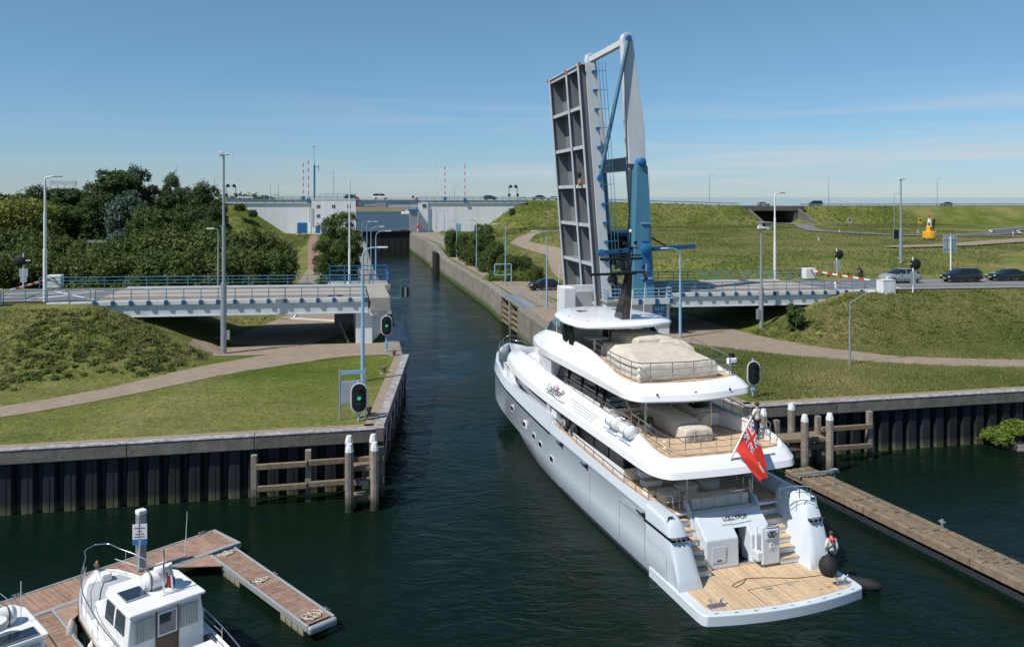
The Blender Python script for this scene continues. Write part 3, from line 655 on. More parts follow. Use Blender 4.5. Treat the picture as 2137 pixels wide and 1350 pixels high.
for t0, tt in ((.75,.95),(12.6,.95)):
    P = [(26.0,20.2),(27.75,20.0),(27.55,24),(26.35,32.6),(26.15,33.05),(25.75,33.2),(25.4,33.0),(25.3,32.5),(25.75,24)]
    b = MB().prism(P, 1, t0, t0+tt); b.o('arm', 'beam_white', ba_, bev=.05)
    MB().prism([(26.7,20.0),(27.6,19.98),(28.5,10.2),(27.5,10.2)], 1, t0+.02 if t0 > 5 else t0+2.65, t0+tt-.02 if t0 > 5 else t0+3.1).o('rear_arm', 'beam_white', ba_)
    q = MB(); q.tube([(25.9,t0-.12,32.45),(25.82,t0-.12,32.3),(22.75,t0-.62,18.85)], .2, 10); q.o('tie_rod', 'rod_blue', ba_, smooth=True)
    MB().lathe([(.05,0),(.30,.02),(.30,.3),(.05,.32)], (25.85,t0-.02,32.55), 16, 1).o('tip_bearing', 'bright_blue', ba_, smooth=True)
    MB().lathe([(.05,0),(.30,.02),(.30,.3),(.05,.32)], (22.75,t0-.50,18.8), 16, 1).o('foot_bearing', 'bright_blue', ba_, smooth=True)
MB().box(25.55,26.1,1.71,12.59,32.1,32.7).o('cross_beam', 'beam_white', ba_, bev=.04)
MB().box(26.25,27.2,1.71,12.59,19.6,20.95).o('cross_beam', 'beam_white', ba_, bev=.04)
MB().box(26.4,29.3,3.9,11.3,9.7,12.9).o('counterweight', 'gate_black', ba_, bev=.05); MB().box(26.3,29.4,3.8,11.35,12.91,13.25).o('counterweight_cap', 'rod_blue', ba_)
rk = frame('drive_rack', 'dark blue push rod beam crossing in front of the bridge tower', 'push rod')
MB().beam((22.9,.2,11.55),(32.7,.2,12.05),.3,.42).o('rod', 'bracket_blue', rk, bev=.04)
MB().beam((27.9,.2,13.0),(29.6,.2,12.1),.12,.16).o('strut', 'black', rk)
MB().lathe([(.05,0),(.34,.02),(.34,.4),(.05,.42)], (22.85,.25,11.55), 14, 1).o('pin', 'bright_blue', rk, smooth=True)
# ================================================================ FAR ROAD BRIDGE AND LOCK BUILDINGS
fb = frame('lock_building', 'white flat roofed lock building with small square windows and blue doors', 'building')
MB().box(-10.4,3.2,186,206,5.0,15.9).o('wall', 'white_wall', fb)
MB().box(-10.6,3.4,185.9,206,15.91,16.15).o('roof', 'white_paint', fb)
wins = [(-8.3,13.9),(-3.7,13.9),(1.0,13.9),(-8.3,10.9),(-3.7,10.9)]
for x_, z in wins:
    wn = MB().box(x_-.55,x_+.55,185.93,185.99,z-.55,z+.55).o('window', 'white_paint', fb)
    MB().box(x_-.47,x_+.47,185.90,185.928,z-.47,z+.47).o('pane', 'glass_tint', wn); MB().box(x_-.04,x_+.04,185.87,185.898,z-.47,z+.47).o('mullion', 'white_paint', wn)
for x_ in (-8.5,-6.5,-4.5): MB().box(x_-.65,x_+.65,185.93,185.99,5.5,7.9).o('door', 'bright_blue', fb)
for x_ in (-8.5,-6.5): MB().ball((x_,185.85,8.6), .2, 8, 6).o('wall_lamp', 'black', fb)
simple_rail(fb, [(-7.8,186.2,16.15),(3.1,186.2,16.15),(3.1,204,16.15)], [6,5], 1.6, 'rail_blue', .06, (.5,1))
rw = frame('retaining_wall', 'long white wall with large blue roller door left of the lock building', 'wall')
MB().box(-33.5,-10.65,186.8,192,5.0,14.75).o('wall', 'white_wall', rw); MB().box(-36,-10.65,186.45,203,14.76,15.7).o('cornice', 'beam_white', rw, bev=.03); MB().box(-36,-10.65,186.3,203,15.71,15.95).o('deck_edge', 'concrete', rw)
MB().box(-14.7,-11.8,186.7,186.79,5.5,8.8).o('roller_door', 'bright_blue', rw)
MB().tube([(-11,185.5,14.7),(-11,185.5,9)], .12, 6).o('downpipe', 'galv', rw)
rw2 = frame('retaining_wall', 'long white wall right of the lock with grey door', 'wall')
MB().box(23,57,186.8,192,5.0,14.75).o('wall', 'white_wall', rw2); MB().box(23,58.5,186.45,203,14.76,15.5).o('cornice', 'beam_white', rw2, bev=.03); MB().box(23,58.5,186.3,203,15.51,15.75).o('deck_edge', 'concrete', rw2)
MB().box(22.9,26,186.2,192,5,14.74).o('end_block', 'white_wall', rw2)
w_ = MB().box(24.2,25.4,186.1,186.19,13.4,14.5).o('window', 'glass_dark', rw2)
MB().box(35,36.5,186.7,186.79,5.4,8.2).o('door', 'lamp_blue', rw2)
dk = frame('road_bridge', 'grey girder road bridge over the far end of the lock', 'bridge')
MB().box(3.42,22.88,187,203,13.6,15.6).o('girder', 'leaf_light', dk, bev=.03); MB().box(3.42,22.88,186.6,203.4,15.61,15.95).o('deck', 'concrete', dk)
MB().box(3.42,10,186.7,186.98,13.9,14.15).o('inspection_rail', 'galv', dk); MB().box(9.4,12.6,186.5,186.98,13.6,15.1).o('inspection_cage', 'galv', dk)
for sx0, sx1 in ((-36,3),(23,58)):
    rl = railing(rw if sx0 < 0 else rw2, (sx0,186.2), (sx1,186.2), lambda s: 15.9, 14, 1.1, .05)
for x_, z, m_ in ((3.9,16.4,'red'),(22.3,16.4,'red'),(1.2,16.9,'black'),(21.2,16.8,'black')): MB().ball((x_,186.3,z), .42, 10, 8).o('signal_lamp', m_, dk)
MB().box(19.95,22.3,183.5,186,5.3,12.2).o('gate_guide', 'galv', dk); MB().box(19.6,22.7,183,186.1,12.21,12.9).o('gate_guide_cap', 'bright_blue', dk)
# underpass in the dike
up = frame('underpass', 'dark concrete road underpass through the grassy dike', 'underpass')
MB().box(137.0,161,187.6,205.5,11.9,13.50).o('deck', 'concrete_dark', up, bev=.03)
MB().box(138.8,140.8,187.9,205,6.8,11.89).o('side_wall', 'concrete_dark', up); MB().box(157.0,159,187.9,205,6.8,11.89).o('side_wall', 'concrete_dark', up)
MB().prism([(187.7,12.6),(187.7,7),(177,7),(177,8.0)], 0, 158.2, 159.0).o('wing_wall', 'concrete_dark', up); MB().prism([(187.7,12.6),(187.7,7),(177,7),(177,8.0)], 0, 138.8, 139.6).o('wing_wall', 'concrete_dark', up)
MB().box(140.9,156.9,203.5,205,6.8,11.88).o('added_end_wall', 'concrete_dark', up); MB().box(137.2,160.8,187.7,205,5.5,7.0).o('floor', 'concrete_dark', up)  # end wall added across the tunnel so its inside looks dark
# ================================================================ MOTOR YACHT (x starboard, y forward, z up)
Y = thing('motor_yacht', (11.26,33.4,0), R(18), 'large white and silver motor yacht leaving the lock stern first in view', 'yacht')
def ip(y, ys, vs): return float(np.interp(y, ys, vs))
def mir(pts): return [(-p[0],)+tuple(p[1:]) for p in pts]
YS = [3.0,3.4,5,8,12,16,17.3,17.31,20,24,27,29,31,32.6,33.6,34.5,35.3,36,36.5,36.9,37.2,37.35]
def hull_sec(y):
    b = ip(y, [3,10,17,22,27,30,32.6,34.5,36,36.9,37.35], [3.9,3.92,3.9,3.8,3.52,3.2,2.72,2.0,1.15,.5,.04])
    w_ = ip(y, [3,10,15,20,25,30,33,35.6,36.5,37.35], [3.84,3.84,3.78,3.48,2.85,1.8,.95,.15,.05,.02])
    zt = ip(y, [3,8,13,17.3,17.305,20,26,29,33,37.35], [3.22,3.22,3.36,3.52,3.98,3.95,3.76,3.82,4.28,4.62])
    zk = ip(y, [3,17,26,33,37.35], [2.75,2.95,3.25,3.55,3.85])
    zd = ip(y, [3,17,17.4,30,37.35], [2.5,2.5,3.3,3.4,3.7])
    bt = b-ip(y, [3,17,17.4,30,37], [.10,.10,.22,.2,.0])
    k = max(bt-.25, .01); k2 = max(bt-.3, .005)
    zb = ip(y, [3,33,36,37.35], [-.9,-.9,-.3,3.0])
    return [(-k2,y,zd),(-k,y,zt),(-bt,y,zt),(-b,y,zk),(-b+.07,y,zk-.10),(-(w_+(b-w_)*.92),y,max(1.3,zb)),(-w_,y,max(0,zb)),(-w_*.8,y,min(-.5,zb) if zb < 0 else zb),(0,y,zb)]
b = MB(); rings = []
for y in YS:
    h = hull_sec(y); rings.append(h+[(-q[0],q[1],q[2]) for q in h[-2::-1]])
b.loft(rings, closed=False); HULL = b.o('hull', 'silver_hull', Y, smooth=True)
b = MB(); rr = []
for y in YS:
    h = hull_sec(y); w_ = -h[6][0]; rr.append([(-w_-.015,y,.17),(-w_-.012,y,-.1),(w_+.012,y,-.1),(w_+.015,y,.17)])
for sgn in (0, 2): b.loft([[r_[sgn], r_[sgn+1]] for r_ in rr[:-2]], closed=False)
b.o('boot_stripe', 'boot_dark', Y)
for sgn in (-1, 1):
    b = MB(); b.tube([(sgn*-hull_sec(y)[3][0]*1.0+sgn*-.0-sgn*.03*0, y, hull_sec(y)[3][2]-.05) for y in YS[6:-1]], .05, 6); b.o('rub_groove', 'black', Y)
for sgn in (-1, 1):
    for y_, z0, z1 in ((7.6,.55,2.35),(4.95,.55,2.35),(11.2,.5,2.4)): MB().box(sgn*3.905,sgn*3.922,y_-.008,y_+.008,z0,z1).o('shell_seam', 'grey_panel', Y)
    MB().box(sgn*3.905,sgn*3.926,4.95,7.6,2.34,2.356).o('shell_seam', 'grey_panel', Y)
# portholes
for y, z in ((22.4,2.0),(20.3,1.8),(19.0,1.65),(16.9,1.4),(25.5,2.25)):
    h = hull_sec(y); x_ = np.interp(z, [h[6][2],h[5][2],h[4][2]], [h[6][0],h[5][0],h[4][0]])
    for sgn in (1, -1):
        ph = MB().hexa([(sgn*(x_+.0),y-.36,z-.22),(sgn*(x_+.08),y-.36,z-.22),(sgn*(x_+.08),y+.36,z-.22),(sgn*(x_+.0),y+.36,z-.22)], [(sgn*(x_-.02),y-.30,z+.22),(sgn*(x_+.08),y-.30,z+.22),(sgn*(x_+.08),y+.30,z+.22),(sgn*(x_-.02),y+.30,z+.22)]).o('porthole', 'white_gel', Y, bev=.04)
        MB().hexa([(sgn*(x_-.012),y-.26,z-.10),(sgn*(x_+.05),y-.26,z-.10),(sgn*(x_+.05),y+.26,z-.10),(sgn*(x_-.012),y+.26,z-.10)], [(sgn*(x_-.032),y-.24,z+.2),(sgn*(x_+.05),y-.24,z+.2),(sgn*(x_+.05),y+.24,z+.2),(sgn*(x_-.032),y+.24,z+.2)]).o('pane', 'glass_dark', ph)
# platform
def aft(x_, k=1.): return -.5*(1-(x_/3.92)**2)*k
pl = [(x_, aft(x_)) for x_ in np.linspace(-3.75,3.75,17)]
out_ = [(-3.92,.5),(-3.88,.12)]+pl+[(3.88,.12),(3.92,.5),(3.9,4.6),(-3.9,4.6)]
MB().prism(out_, 2, -.35, .43).o('platform', 'silver_hull', Y, smooth=True, bev=.05)
MB().prism([(x_, aft(x_)-.02) for x_ in np.linspace(-3.8,3.8,17)]+[(3.9,.6),(-3.9,.6)], 2, -.36, -.02).o('platform_skirt', 'boot_dark', Y)
tk = [(-3.5,.42)]+[(x_, aft(x_)+.34) for x_ in np.linspace(-3.4,3.4,15)]+[(3.5,.42),(3.5,2.6),(2.95,4.5),(-2.95,4.5),(-3.5,2.6)]
MB().prism(tk, 2, .425, .448).o('platform_teak', 'teak', Y)
MB().box(-1.0,1.6,1.25,1.275,.4485,.4545).o('hatch_seam', 'black', Y); MB().box(-1.0,-.98,1.25,-.1,.4485,.4545).o('hatch_seam', 'black', Y)
for x_ in (-.1,1.05): MB().box(x_-.16,x_+.16,1.0,1.14,.449,.462).o('hatch_hinge', 'steel', Y)
for x_ in np.linspace(-3.3,3.3,9): MB().box(x_-.09,x_+.09,aft(x_)+.10,aft(x_)+.16,.43,.437).o('fitting', 'steel', Y)
for x_, y_, s_ in ((2.9,.55,.30),(2.45,.42,.18),(3.2,.75,.2),(2.0,.35,.12)): 
    MB().prism([(x_+s_*(.7+.4*math.sin(3.3*k+x_*7))*math.cos(k*.7), y_+.5*s_*(.7+.4*math.cos(2.1*k+x_*3))*math.sin(k*.7)) for k in range(9)], 2, .449, .4535).o('rust_stain', 'rust', Y)
# quarter wings
for sgn in (-1, 1):
    prof = [(1.95,.46,.55),(2.03,.46,.95),(2.24,.46,1.55),(2.52,.46,2.2),(2.80,.46,2.75),(3.0,.46,3.03),(3.3,.46,3.16),(3.9,.46,3.18),(4.9,.46,3.2)]
    rg = []
    for y, zb, zt in prof:
        kk = (zt-.5)/2.8; xi = 2.72+.35*kk; xo = 3.9; c_ = min(.28, (zt-zb)*.4)
        rg.append([(sgn*3.80,y,zb-.7),(sgn*3.84,y,zb),(sgn*3.875,y,max(min(1.4,zt-c_-.1),zb+.01)),(sgn*3.9,y,max(zt-c_,zb+.02)),(sgn*(xo-.05),y,zt-c_*.35),(sgn*(xo-.18),y,zt),(sgn*(xi+.28),y,zt),(sgn*(xi+.1),y,zt-c_*.35),(sgn*xi,y,max(zt-c_,zb)),(sgn*(2.72),y,zb-.02)])
    b = MB(); b.loft(rg); b.o('quarter_wing', 'silver_hull', Y, smooth=True)
    MB().box(sgn*3.92,sgn*3.1,2.44,2.7,2.33,2.43).o('fairlead_recess', 'black_gloss', Y); 
    for x_ in (3.25,3.5,3.72): MB().tube([(sgn*x_,2.43,2.32),(sgn*x_,2.43,2.44)], .035, 8).o('fairlead_roller', 'steel', Y)
    MB().box(sgn*3.93,sgn*3.88,2.5,5.0,2.33,2.43).o('fairlead_groove', 'black_gloss', Y)
    for i in range(7):
        y0 = 2.8+i*.36; z0 = .45+(i+1)*.3; x0, x1 = 1.78+.0*i, 2.80+.03*i
        st = MB().box(sgn*x0,sgn*x1,y0,y0+.50,z0-.28,z0-.045).o('step', 'silver_hull', Y, bev=.02)
        MB().box(sgn*x0,sgn*x1,y0-.03,y0+.47,z0-.045,z0).o('tread', 'teak', st, bev=.015)
TR = thing_child('transom', Y); TR.location = (0,-.25,0)
# transom house
MB().prism([(3.55,.45),(4.4,.45),(4.95,2.55),(4.62,2.55),(3.6,1.72)], 0, -1.72, -.05).o('transom_panel', 'silver_hull', TR, bev=.06)
MB().prism([(3.55,.45),(4.4,.45),(4.95,2.55),(4.62,2.55),(3.6,1.72)], 0, .60, 1.74).o('transom_panel', 'silver_hull', TR, bev=.06)
MB().prism([(3.95,2.0),(4.5,2.0),(4.95,2.55),(4.62,2.55)], 0, -.05, .60).o('lintel', 'silver_hull', TR)
MB().box(-.05,.60,3.56,3.75,.45,.56).o('sill', 'steel', TR); MB().box(-.05,.60,3.76,4.9,.449,.47).o('garage_floor', 'black', TR)  # black floor and back wall paint the shade inside the garage
MB().box(-.3,.86,4.9,5.0,.46,2.4).o('garage_interior', 'black', TR); MB().box(.2,.55,4.3,4.8,.48,1.3).o('garage_locker', 'black_gloss', TR)
MB().box(-1.45,-.75,3.53,3.56,.75,1.45).o('locker_hatch', 'silver_hull', TR, bev=.01); MB().box(-1.2,-.95,3.525,3.54,.8,.86).o('hatch_grip', 'black', TR)
dr = MB().box(.78,1.72,3.02,3.16,.56,2.28).o('transom_door', 'silver_hull', TR, bev=.10)
MB().box(.58,.85,3.05,3.5,.75,1.15).o('hinge', 'silver_hull', dr, bev=.03); MB().tube([(.72,3.4,.7),(.72,3.4,2.2)], .06, 8).o('hinge_post', 'white_gel', dr)
MB().hexa([(.95,2.98,1.72),(1.55,2.98,1.72),(1.55,3.02,1.72),(.95,3.02,1.72)], [(.9,2.96,2.15),(1.6,2.96,2.15),(1.6,3.02,2.15),(.9,3.02,2.15)]).o('badge_plate', 'white_gel', dr, bev=.03)
for x_ in (1.17,1.33):
    MB().tube([(x_+.13*math.cos(a_), 2.945, 1.93+.13*math.sin(a_)) for a_ in np.linspace(0, 2*math.pi, 20, endpoint=False)], .022, 6, closed=True).o('emblem_ring', 'lettering', dr)
MB().lathe([(.01,0),(.15,.005),(.15,.02),(.01,.025)], (1.27,3.02,1.38), 18, 1).o('lock_plate', 'white_gel', dr); MB().box(1.255,1.285,2.98,2.996,1.42,1.5).o('latch', 'black', dr); MB().box(1.255,1.285,2.98,2.996,1.26,1.34).o('latch', 'black', dr)
MB().tube([(.95,2.99,2.33),(1.25,2.97,2.30),(1.55,2.99,2.36)], .025, 6).o('grab_rail', 'steel', dr)
def slope_text(body, size, mt, loc, X, Yv, shear=0.25):
    cu = bpy.data.curves.new('name', 'FONT'); cu.body = body; cu.size = size; cu.extrude = .008; cu.align_x = 'CENTER'; cu.shear = shear
    tmp = bpy.data.objects.new('n', cu); COL.objects.link(tmp); dg = bpy.context.evaluated_depsgraph_get(); me = bpy.data.meshes.new_from_object(tmp.evaluated_get(dg)); bpy.data.objects.remove(tmp)
    me.materials.clear(); me.materials.append(MATS[mt]); o = bpy.data.objects.new('name_lettering', me); COL.objects.link(o); o.parent = Y
    X = Vector(X).normalized(); Yv = Vector(Yv); Yv = (Yv-X*Yv.dot(X)).normalized(); Z = X.cross(Yv)
    o.matrix_local = Matrix.Translation(loc) @ Matrix((X, Yv, Z)).transposed().to_4x4(); return o
slope_text('LOLLYPOP', .27, 'lettering', (.18,3.96,2.275), (1,0,0), (0,1.02,.83), 0)
MB().ball((.42,4.11,2.52), (.07,.02,.09), 8, 6).o('name_flourish', 'pink', Y)
MB().tube([(-.6,3.83,2.15),(.1,3.81,2.135),(.95,3.84,2.16)], .009, 5).o('name_underline', 'lettering', Y)
MB().prism([(3.7,.45),(5.2,.45),(5.2,2.9),(4.75,2.9),(4.5,2.55)], 0, 1.75, 1.82).o('stair_side', 'silver_hull', Y); MB().prism([(3.7,.45),(5.2,.45),(5.2,2.9),(4.75,2.9),(4.5,2.55)], 0, -1.82, -1.75).o('stair_side', 'silver_hull', Y)
# main deck
MB().box(-3.58,3.58,4.75,17.3,2.42,2.5).o('main_deck', 'white_gel', Y); MB().box(-3.5,3.5,4.97,17.2,2.501,2.52).o('main_deck_teak', 'teak', Y)
MB().prism([(-3.1,17.2),(3.1,17.2),(3.1,28),(1.8,32),(.6,35.6),(-.6,35.6),(-1.8,32),(-3.1,28)], 2, 3.2, 3.45).o('fore_deck', 'grey_panel', Y)
b = MB()
MB().box(-2.85,2.85,9.3,18,2.52,3.15).o('house_base', 'white_gel', Y, bev=.03); MB().box(-2.80,2.80,9.35,18,3.151,4.42).o('saloon_glazing', 'glass_dark', Y)
for sgn in (-1,1):
    for y_ in (9.35,11.2,13.1,15.0): MB().box(sgn*2.78,sgn*2.83,y_,y_+.07,3.152,4.42).o('mullion', 'black', Y)
    MB().box(sgn*2.5,sgn*3.62,16.9,18.2,2.53,4.5).o('house_pillar', 'white_gel', Y, bev=.05)
MB().box(-2.75,2.75,4.2+14,30,3.3,4.6).o('forward_house', 'white_gel', Y)
# upper deck bulwark band
def sweep(name, mt, rows, smooth=True):
    """rows: list of polylines (port half from bow centre to stern centre); mirrored and lofted"""
    b = MB(); full = []
    for r_ in rows: full.append(list(r_)+[(-q[0],q[1],q[2]) for q in r_[-2:0:-1]])
    n_ = len(full[0])
    for i in range(len(full)-1): b.loft([full[i]+[full[i][0]], full[i+1]+[full[i+1][0]]], closed=False)
    return b.o(name, mt, Y, smooth=smooth)
def dens(pts, m_=4):
    P = np.array(pts, float); n_ = len(P); out2 = []
    for i in range(n_-1):
        p0, p1, p2, p3 = P[max(i-1,0)], P[i], P[i+1], P[min(i+2,n_-1)]
        if i == 0: p0 = P[1]*np.array([-1,1,1])
        if i == n_-2: p3 = P[n_-2]*np.array([-1,1,1])
        for k in range(m_):
            u = k/m_; out2.append(tuple(.5*((2*p1)+(-p0+p2)*u+(2*p0-5*p1+4*p2-p3)*u*u+(-p0+3*p1-3*p2+p3)*u**3)))
    out2.append(tuple(P[-1])); return out2
UL = [(0,33.0,4.9),(-1.3,32.3,4.85),(-2.3,30.6,4.75),(-3.0,27.8,4.66),(-3.5,24,4.6),(-3.8,19,4.58),(-3.9,15,4.57),(-3.92,9,4.55),(-3.9,6,4.5),(-3.78,4.7,4.47),(-3.35,3.95,4.45),(-2.6,3.72,4.45),(0,3.58,4.45)]
UU = [(0,30.8,5.42),(-1.0,30.3,5.45),(-1.75,29.0,5.6),(-2.3,26.6,5.85),(-2.75,23,5.98),(-3.08,19.2,5.95),(-3.22,15,5.86),(-3.3,9,5.72),(-3.32,7,5.7),(-3.34,5.3,5.42),(-3.1,4.55,5.24),(-2.5,4.3,5.2),(0,4.15,5.2)]
L_, U_ = dens(UL), dens(UU)
M1 = [tuple(np.array(a)*.82+np.array(c)*.18+np.array([np.sign(a[0])*.06,0,-.02+.16])) for a, c in zip(L_, U_)]
M2 = [tuple(np.array(a)*.4+np.array(c)*.6+np.array([np.sign(a[0])*.06,0,.09])) for a, c in zip(L_, U_)]
IN = [(q[0]*.955,q[1]-.12 if q[1] > 20 else q[1]+.12,q[2]-.01) for q in U_]; DN = [(q[0],q[1],5.08) for q in IN]
BOT = [(q[0]*.96,q[1]-(.1 if q[1] > 20 else -.1),q[2]-.04) for q in L_]; BOT2 = [(q[0]*.5,q[1],q[2]) for q in BOT]
sweep('upper_bulwark', 'white_gel', [BOT, L_, M1, M2, U_, IN, DN])
def plate(name, mt, half, z, parent=Y, y0=None, y1=None, inset=0, th=.03):
    pts = [(q[0]*(1-inset),q[1]) for q in half]; pts = pts+[(-x_,y_) for x_, y_ in pts[-2:0:-1]]
    return MB().prism(pts, 2, z-th, z).o(name, mt, parent)
plate('upper_deck_soffit', 'white_gel', BOT, 4.47, th=.05); plate('upper_deck', 'white_gel', DN, 5.06, th=.06)
aftU = [q for q in DN if q[1] < 12]
plate('upper_deck_teak', 'teak', [(0,12,0)]+[(aftU[0][0],12,0)]+aftU, 5.09, inset=.012, th=.025)
# louvre lines and name on port side of the band
def band_pt(y, k):  # point on port band surface, k 0..1 from low edge to crest
    a = np.array([np.interp(y, [q[1] for q in L_[::-1]], [q[i] for q in L_[::-1]]) for i in range(3)]); c = np.array([np.interp(y, [q[1] for q in U_[::-1]], [q[i] for q in U_[::-1]]) for i in range(3)])
    p = a*(1-k)+c*k; n_ = np.array([-(c-a)[2], 0, (c-a)[0]]); n_ = n_/np.linalg.norm(n_); off = .11*math.sin(math.pi*k)
    return p+np.array([-1,0,0])*off*.6+np.array([0,0,1])*off
for i in range(4):
    MB().tube([tuple(band_pt(y, .66-.1*i)+np.array([-.015,0,.02])) for y in np.linspace(14.6-.25*i, 10.9+.1*i, 8)], .022, 5).o('louvre', 'grey_panel', Y)
pc = band_pt(17.0, .42)
slope_text('LollypoP', .66, 'lettering', tuple(pc+np.array([-.10,0,.05])), (.03,-1,0), (.55,0,1.1), .2)
q = band_pt(16.9,.7); MB().ball(tuple(q+np.array([-.08,0,.05])), (.05,.16,.18), 8, 6).o('name_flourish', 'pink', Y)
MB().tube([tuple(band_pt(y, .33+.02*math.sin(y*3))+np.array([-.05,0,.03])) for y in np.linspace(18.2,15.2,8)], .02, 5).o('name_underline', 'lettering', Y)
# forward main deck glazing, both sides
for sgn in (1, -1):
    b = MB(); rg = []
    for y in np.linspace(18.3, 29.3, 14):
        a = [np.interp(y, [q[1] for q in L_[::-1]], [q[i] for q in L_[::-1]]) for i in range(3)]
        rg.append([(sgn*(a[0]+.42), y, 3.5), (sgn*(a[0]+.16), y, a[2]+.03)])
    b.loft(rg, closed=False); b.o('forward_window', 'glass_dark', Y)
    b = MB(); b.loft([[(sgn*-3.55,18.3,3.4),(sgn*-3.72,18.3,4.6)],[(sgn*-3.6,17.6,3.4),(sgn*-3.75,17.6,4.6)]], closed=False); b.o('house_pillar', 'white_gel', Y)
# foredeck lounge and bow
MB().box(-1.6,1.6,25.6,27.3,5.09,5.75).o('fore_lounge', 'white_gel', Y, bev=.15)
MB().box(-1.3,1.3,27.4,28.4,5.09,5.5).o('fore_cushion', 'cushion', Y, bev=.1)
MB().prism([(-1.5,33.4),(1.5,33.4),(.8,35.6),(-.8,35.6)], 2, 3.46, 3.5).o('bow_teak', 'teak', Y); MB().box(-.45,.45,34,34.8,3.5,3.9).o('windlass', 'steel', Y, bev=.08)
# upper deck house
def oct_(x0, y0, y1, rf, z, xf=None): return [(-x0,y0,z),(x0,y0,z),(x0,y1-rf,z),(x0*.82,y1-rf*.3,z),(x0*.45,y1,z),(-x0*.45,y1,z),(-x0*.82,y1-rf*.3,z),(-x0,y1-rf,z)]
b = MB(); b.loft([oct_(2.62,11.5,23.0,3,5.09), oct_(2.62,11.5,22.8,3,5.62)]); b.o('bridge_house_base', 'white_gel', Y, bev=.03)
b = MB(); b.loft([oct_(2.58,11.55,22.6,3,5.625), oct_(2.45,11.8,20.8,2.6,7.02)]); b.o('bridge_glazing', 'glass_dark', Y)
for sgn in (-1, 1):
    MB().hexa([(sgn*2.2,19.6,5.6),(sgn*3.06,19.2,5.9),(sgn*3.0,20.6,5.9),(sgn*2.2,20.9,5.6)], [(sgn*2.1,18.9,7.05),(sgn*3.2,18.9,7.05),(sgn*2.95,22.3,7.05),(sgn*1.8,22.3,7.05)]).o('bridge_wing', 'white_gel', Y, bev=.06)
    for y_ in (13.3,15.4,17.4): MB().box(sgn*2.5,sgn*2.60,y_,y_+.1,5.63,7.02).o('mullion', 'black', Y)
    MB().box(sgn*2.48,sgn*2.64,12.3,12.7,5.09,7.02).o('house_corner', 'black_gloss', Y)
# sun deck
SL = [(0,26.5,7.1),(-1.2,26.2,7.08),(-2.1,25.2,7.0),(-2.75,23,6.92),(-3.2,20,6.95),(-3.4,17.3,7.05),(-3.5,12,7.1),(-3.52,9,7.1),(-3.45,7.9,7.1),(-3.1,7.2,7.1),(-2.4,6.95,7.1),(0,6.55,7.1)]
SU = [(0,25.2,7.72),(-.9,25.0,7.75),(-1.6,24.2,7.85),(-2.1,22.4,8.15),(-2.5,20,8.42),(-2.68,17.5,8.48),(-2.85,13.5,8.42),(-3.02,10.8,8.05),(-3.08,9.4,7.86),(-2.95,8.2,7.8),(-2.4,7.75,7.8),(0,7.4,7.8)]
SLd, SUd = dens(SL), dens(SU)
S1 = [tuple(np.array(a)*.85+np.array(c)*.15+np.array([np.sign(a[0])*.09,0,.16])) for a, c in zip(SLd, SUd)]
S2 = [tuple(np.array(a)*.45+np.array(c)*.55+np.array([np.sign(a[0])*.07,0,.13])) for a, c in zip(SLd, SUd)]
SI = [(q[0]*.95,q[1]-.15 if q[1] > 16 else q[1]+.15,q[2]-.01) for q in SUd]; SD = [(q[0],q[1],7.72) for q in SI]
SB = [(q[0]*.95,q[1]-(.12 if q[1] > 16 else -.12),q[2]-.05) for q in SLd]
sweep('sundeck_bulwark', 'white_gel', [SB, SLd, S1, S2, SUd, SI, SD])
plate('sundeck_soffit', 'white_gel', [(q[0],q[1],7.0) for q in SB], 7.05, th=.05); plate('sundeck', 'white_gel', SD, 7.7, th=.06)
aS = [q for q in SD if q[1] < 20]; plate('sundeck_teak', 'teak', [(0,20,0),(aS[0][0],20,0)]+aS, 7.73, inset=.01, th=.025)
for x_ in (-2.2,-.2,1.8): MB().lathe([(.01,0),(.07,.01),(.05,.03),(.01,.035)], (x_,6.9+.06*x_*x_*.6-.12,7.42), 10, 1).o('deck_light', 'black', Y)
b = MB(); b.loft([oct_(2.3,19.4,24.2,2.4,7.73), oct_(2.2,19.5,23.2,2.2,8.75)]); b.o('windscreen', 'glass_tint', Y)
b = MB(); b.loft([oct_(2.15,19.3,22.2,1.6,7.73), oct_(2.1,19.3,21.8,1.6,8.55)]); b.o('sun_console', 'white_gel', Y, bev=.05)
# hardtop
ho = [(-2.0,20.9),(-1.0,21.6),(0,21.8),(1.0,21.6),(2.0,20.9),(2.85,19.2),(3.2,16.8),(3.05,15.0),(2.6,14.35),(1.3,14.0),(0,13.9),(-1.3,14.0),(-2.6,14.35),(-3.05,15.0),(-3.2,16.8),(-2.85,19.2)]
def hr(k, z): return [(x_*k,17.6+(y_-17.6)*k,z) for x_, y_ in ho]
b = MB(); b.loft([hr(.93,9.40), hr(.99,9.46), hr(1,9.56), hr(.97,9.68), hr(.85,9.78), hr(.45,9.86), hr(.08,9.88)]); b.o('hardtop', 'white_gel', Y, smooth='all')
for x_, y_ in ((-1.2,18.6),(1.2,18.6)): MB().box(x_-.3,x_+.3,y_-.25,y_+.25,9.84,9.885).o('skylight', 'glass_dark', Y, bev=.01)
for x_, y_ in ((-2.3,15.2),(-1.2,14.9),(1.0,14.8),(2.4,15.4),(-2.6,17.4),(.4,16)): MB().ball((x_,y_,9.77), (.05,.05,.06), 8, 5).o('light_fitting', 'steel', Y)
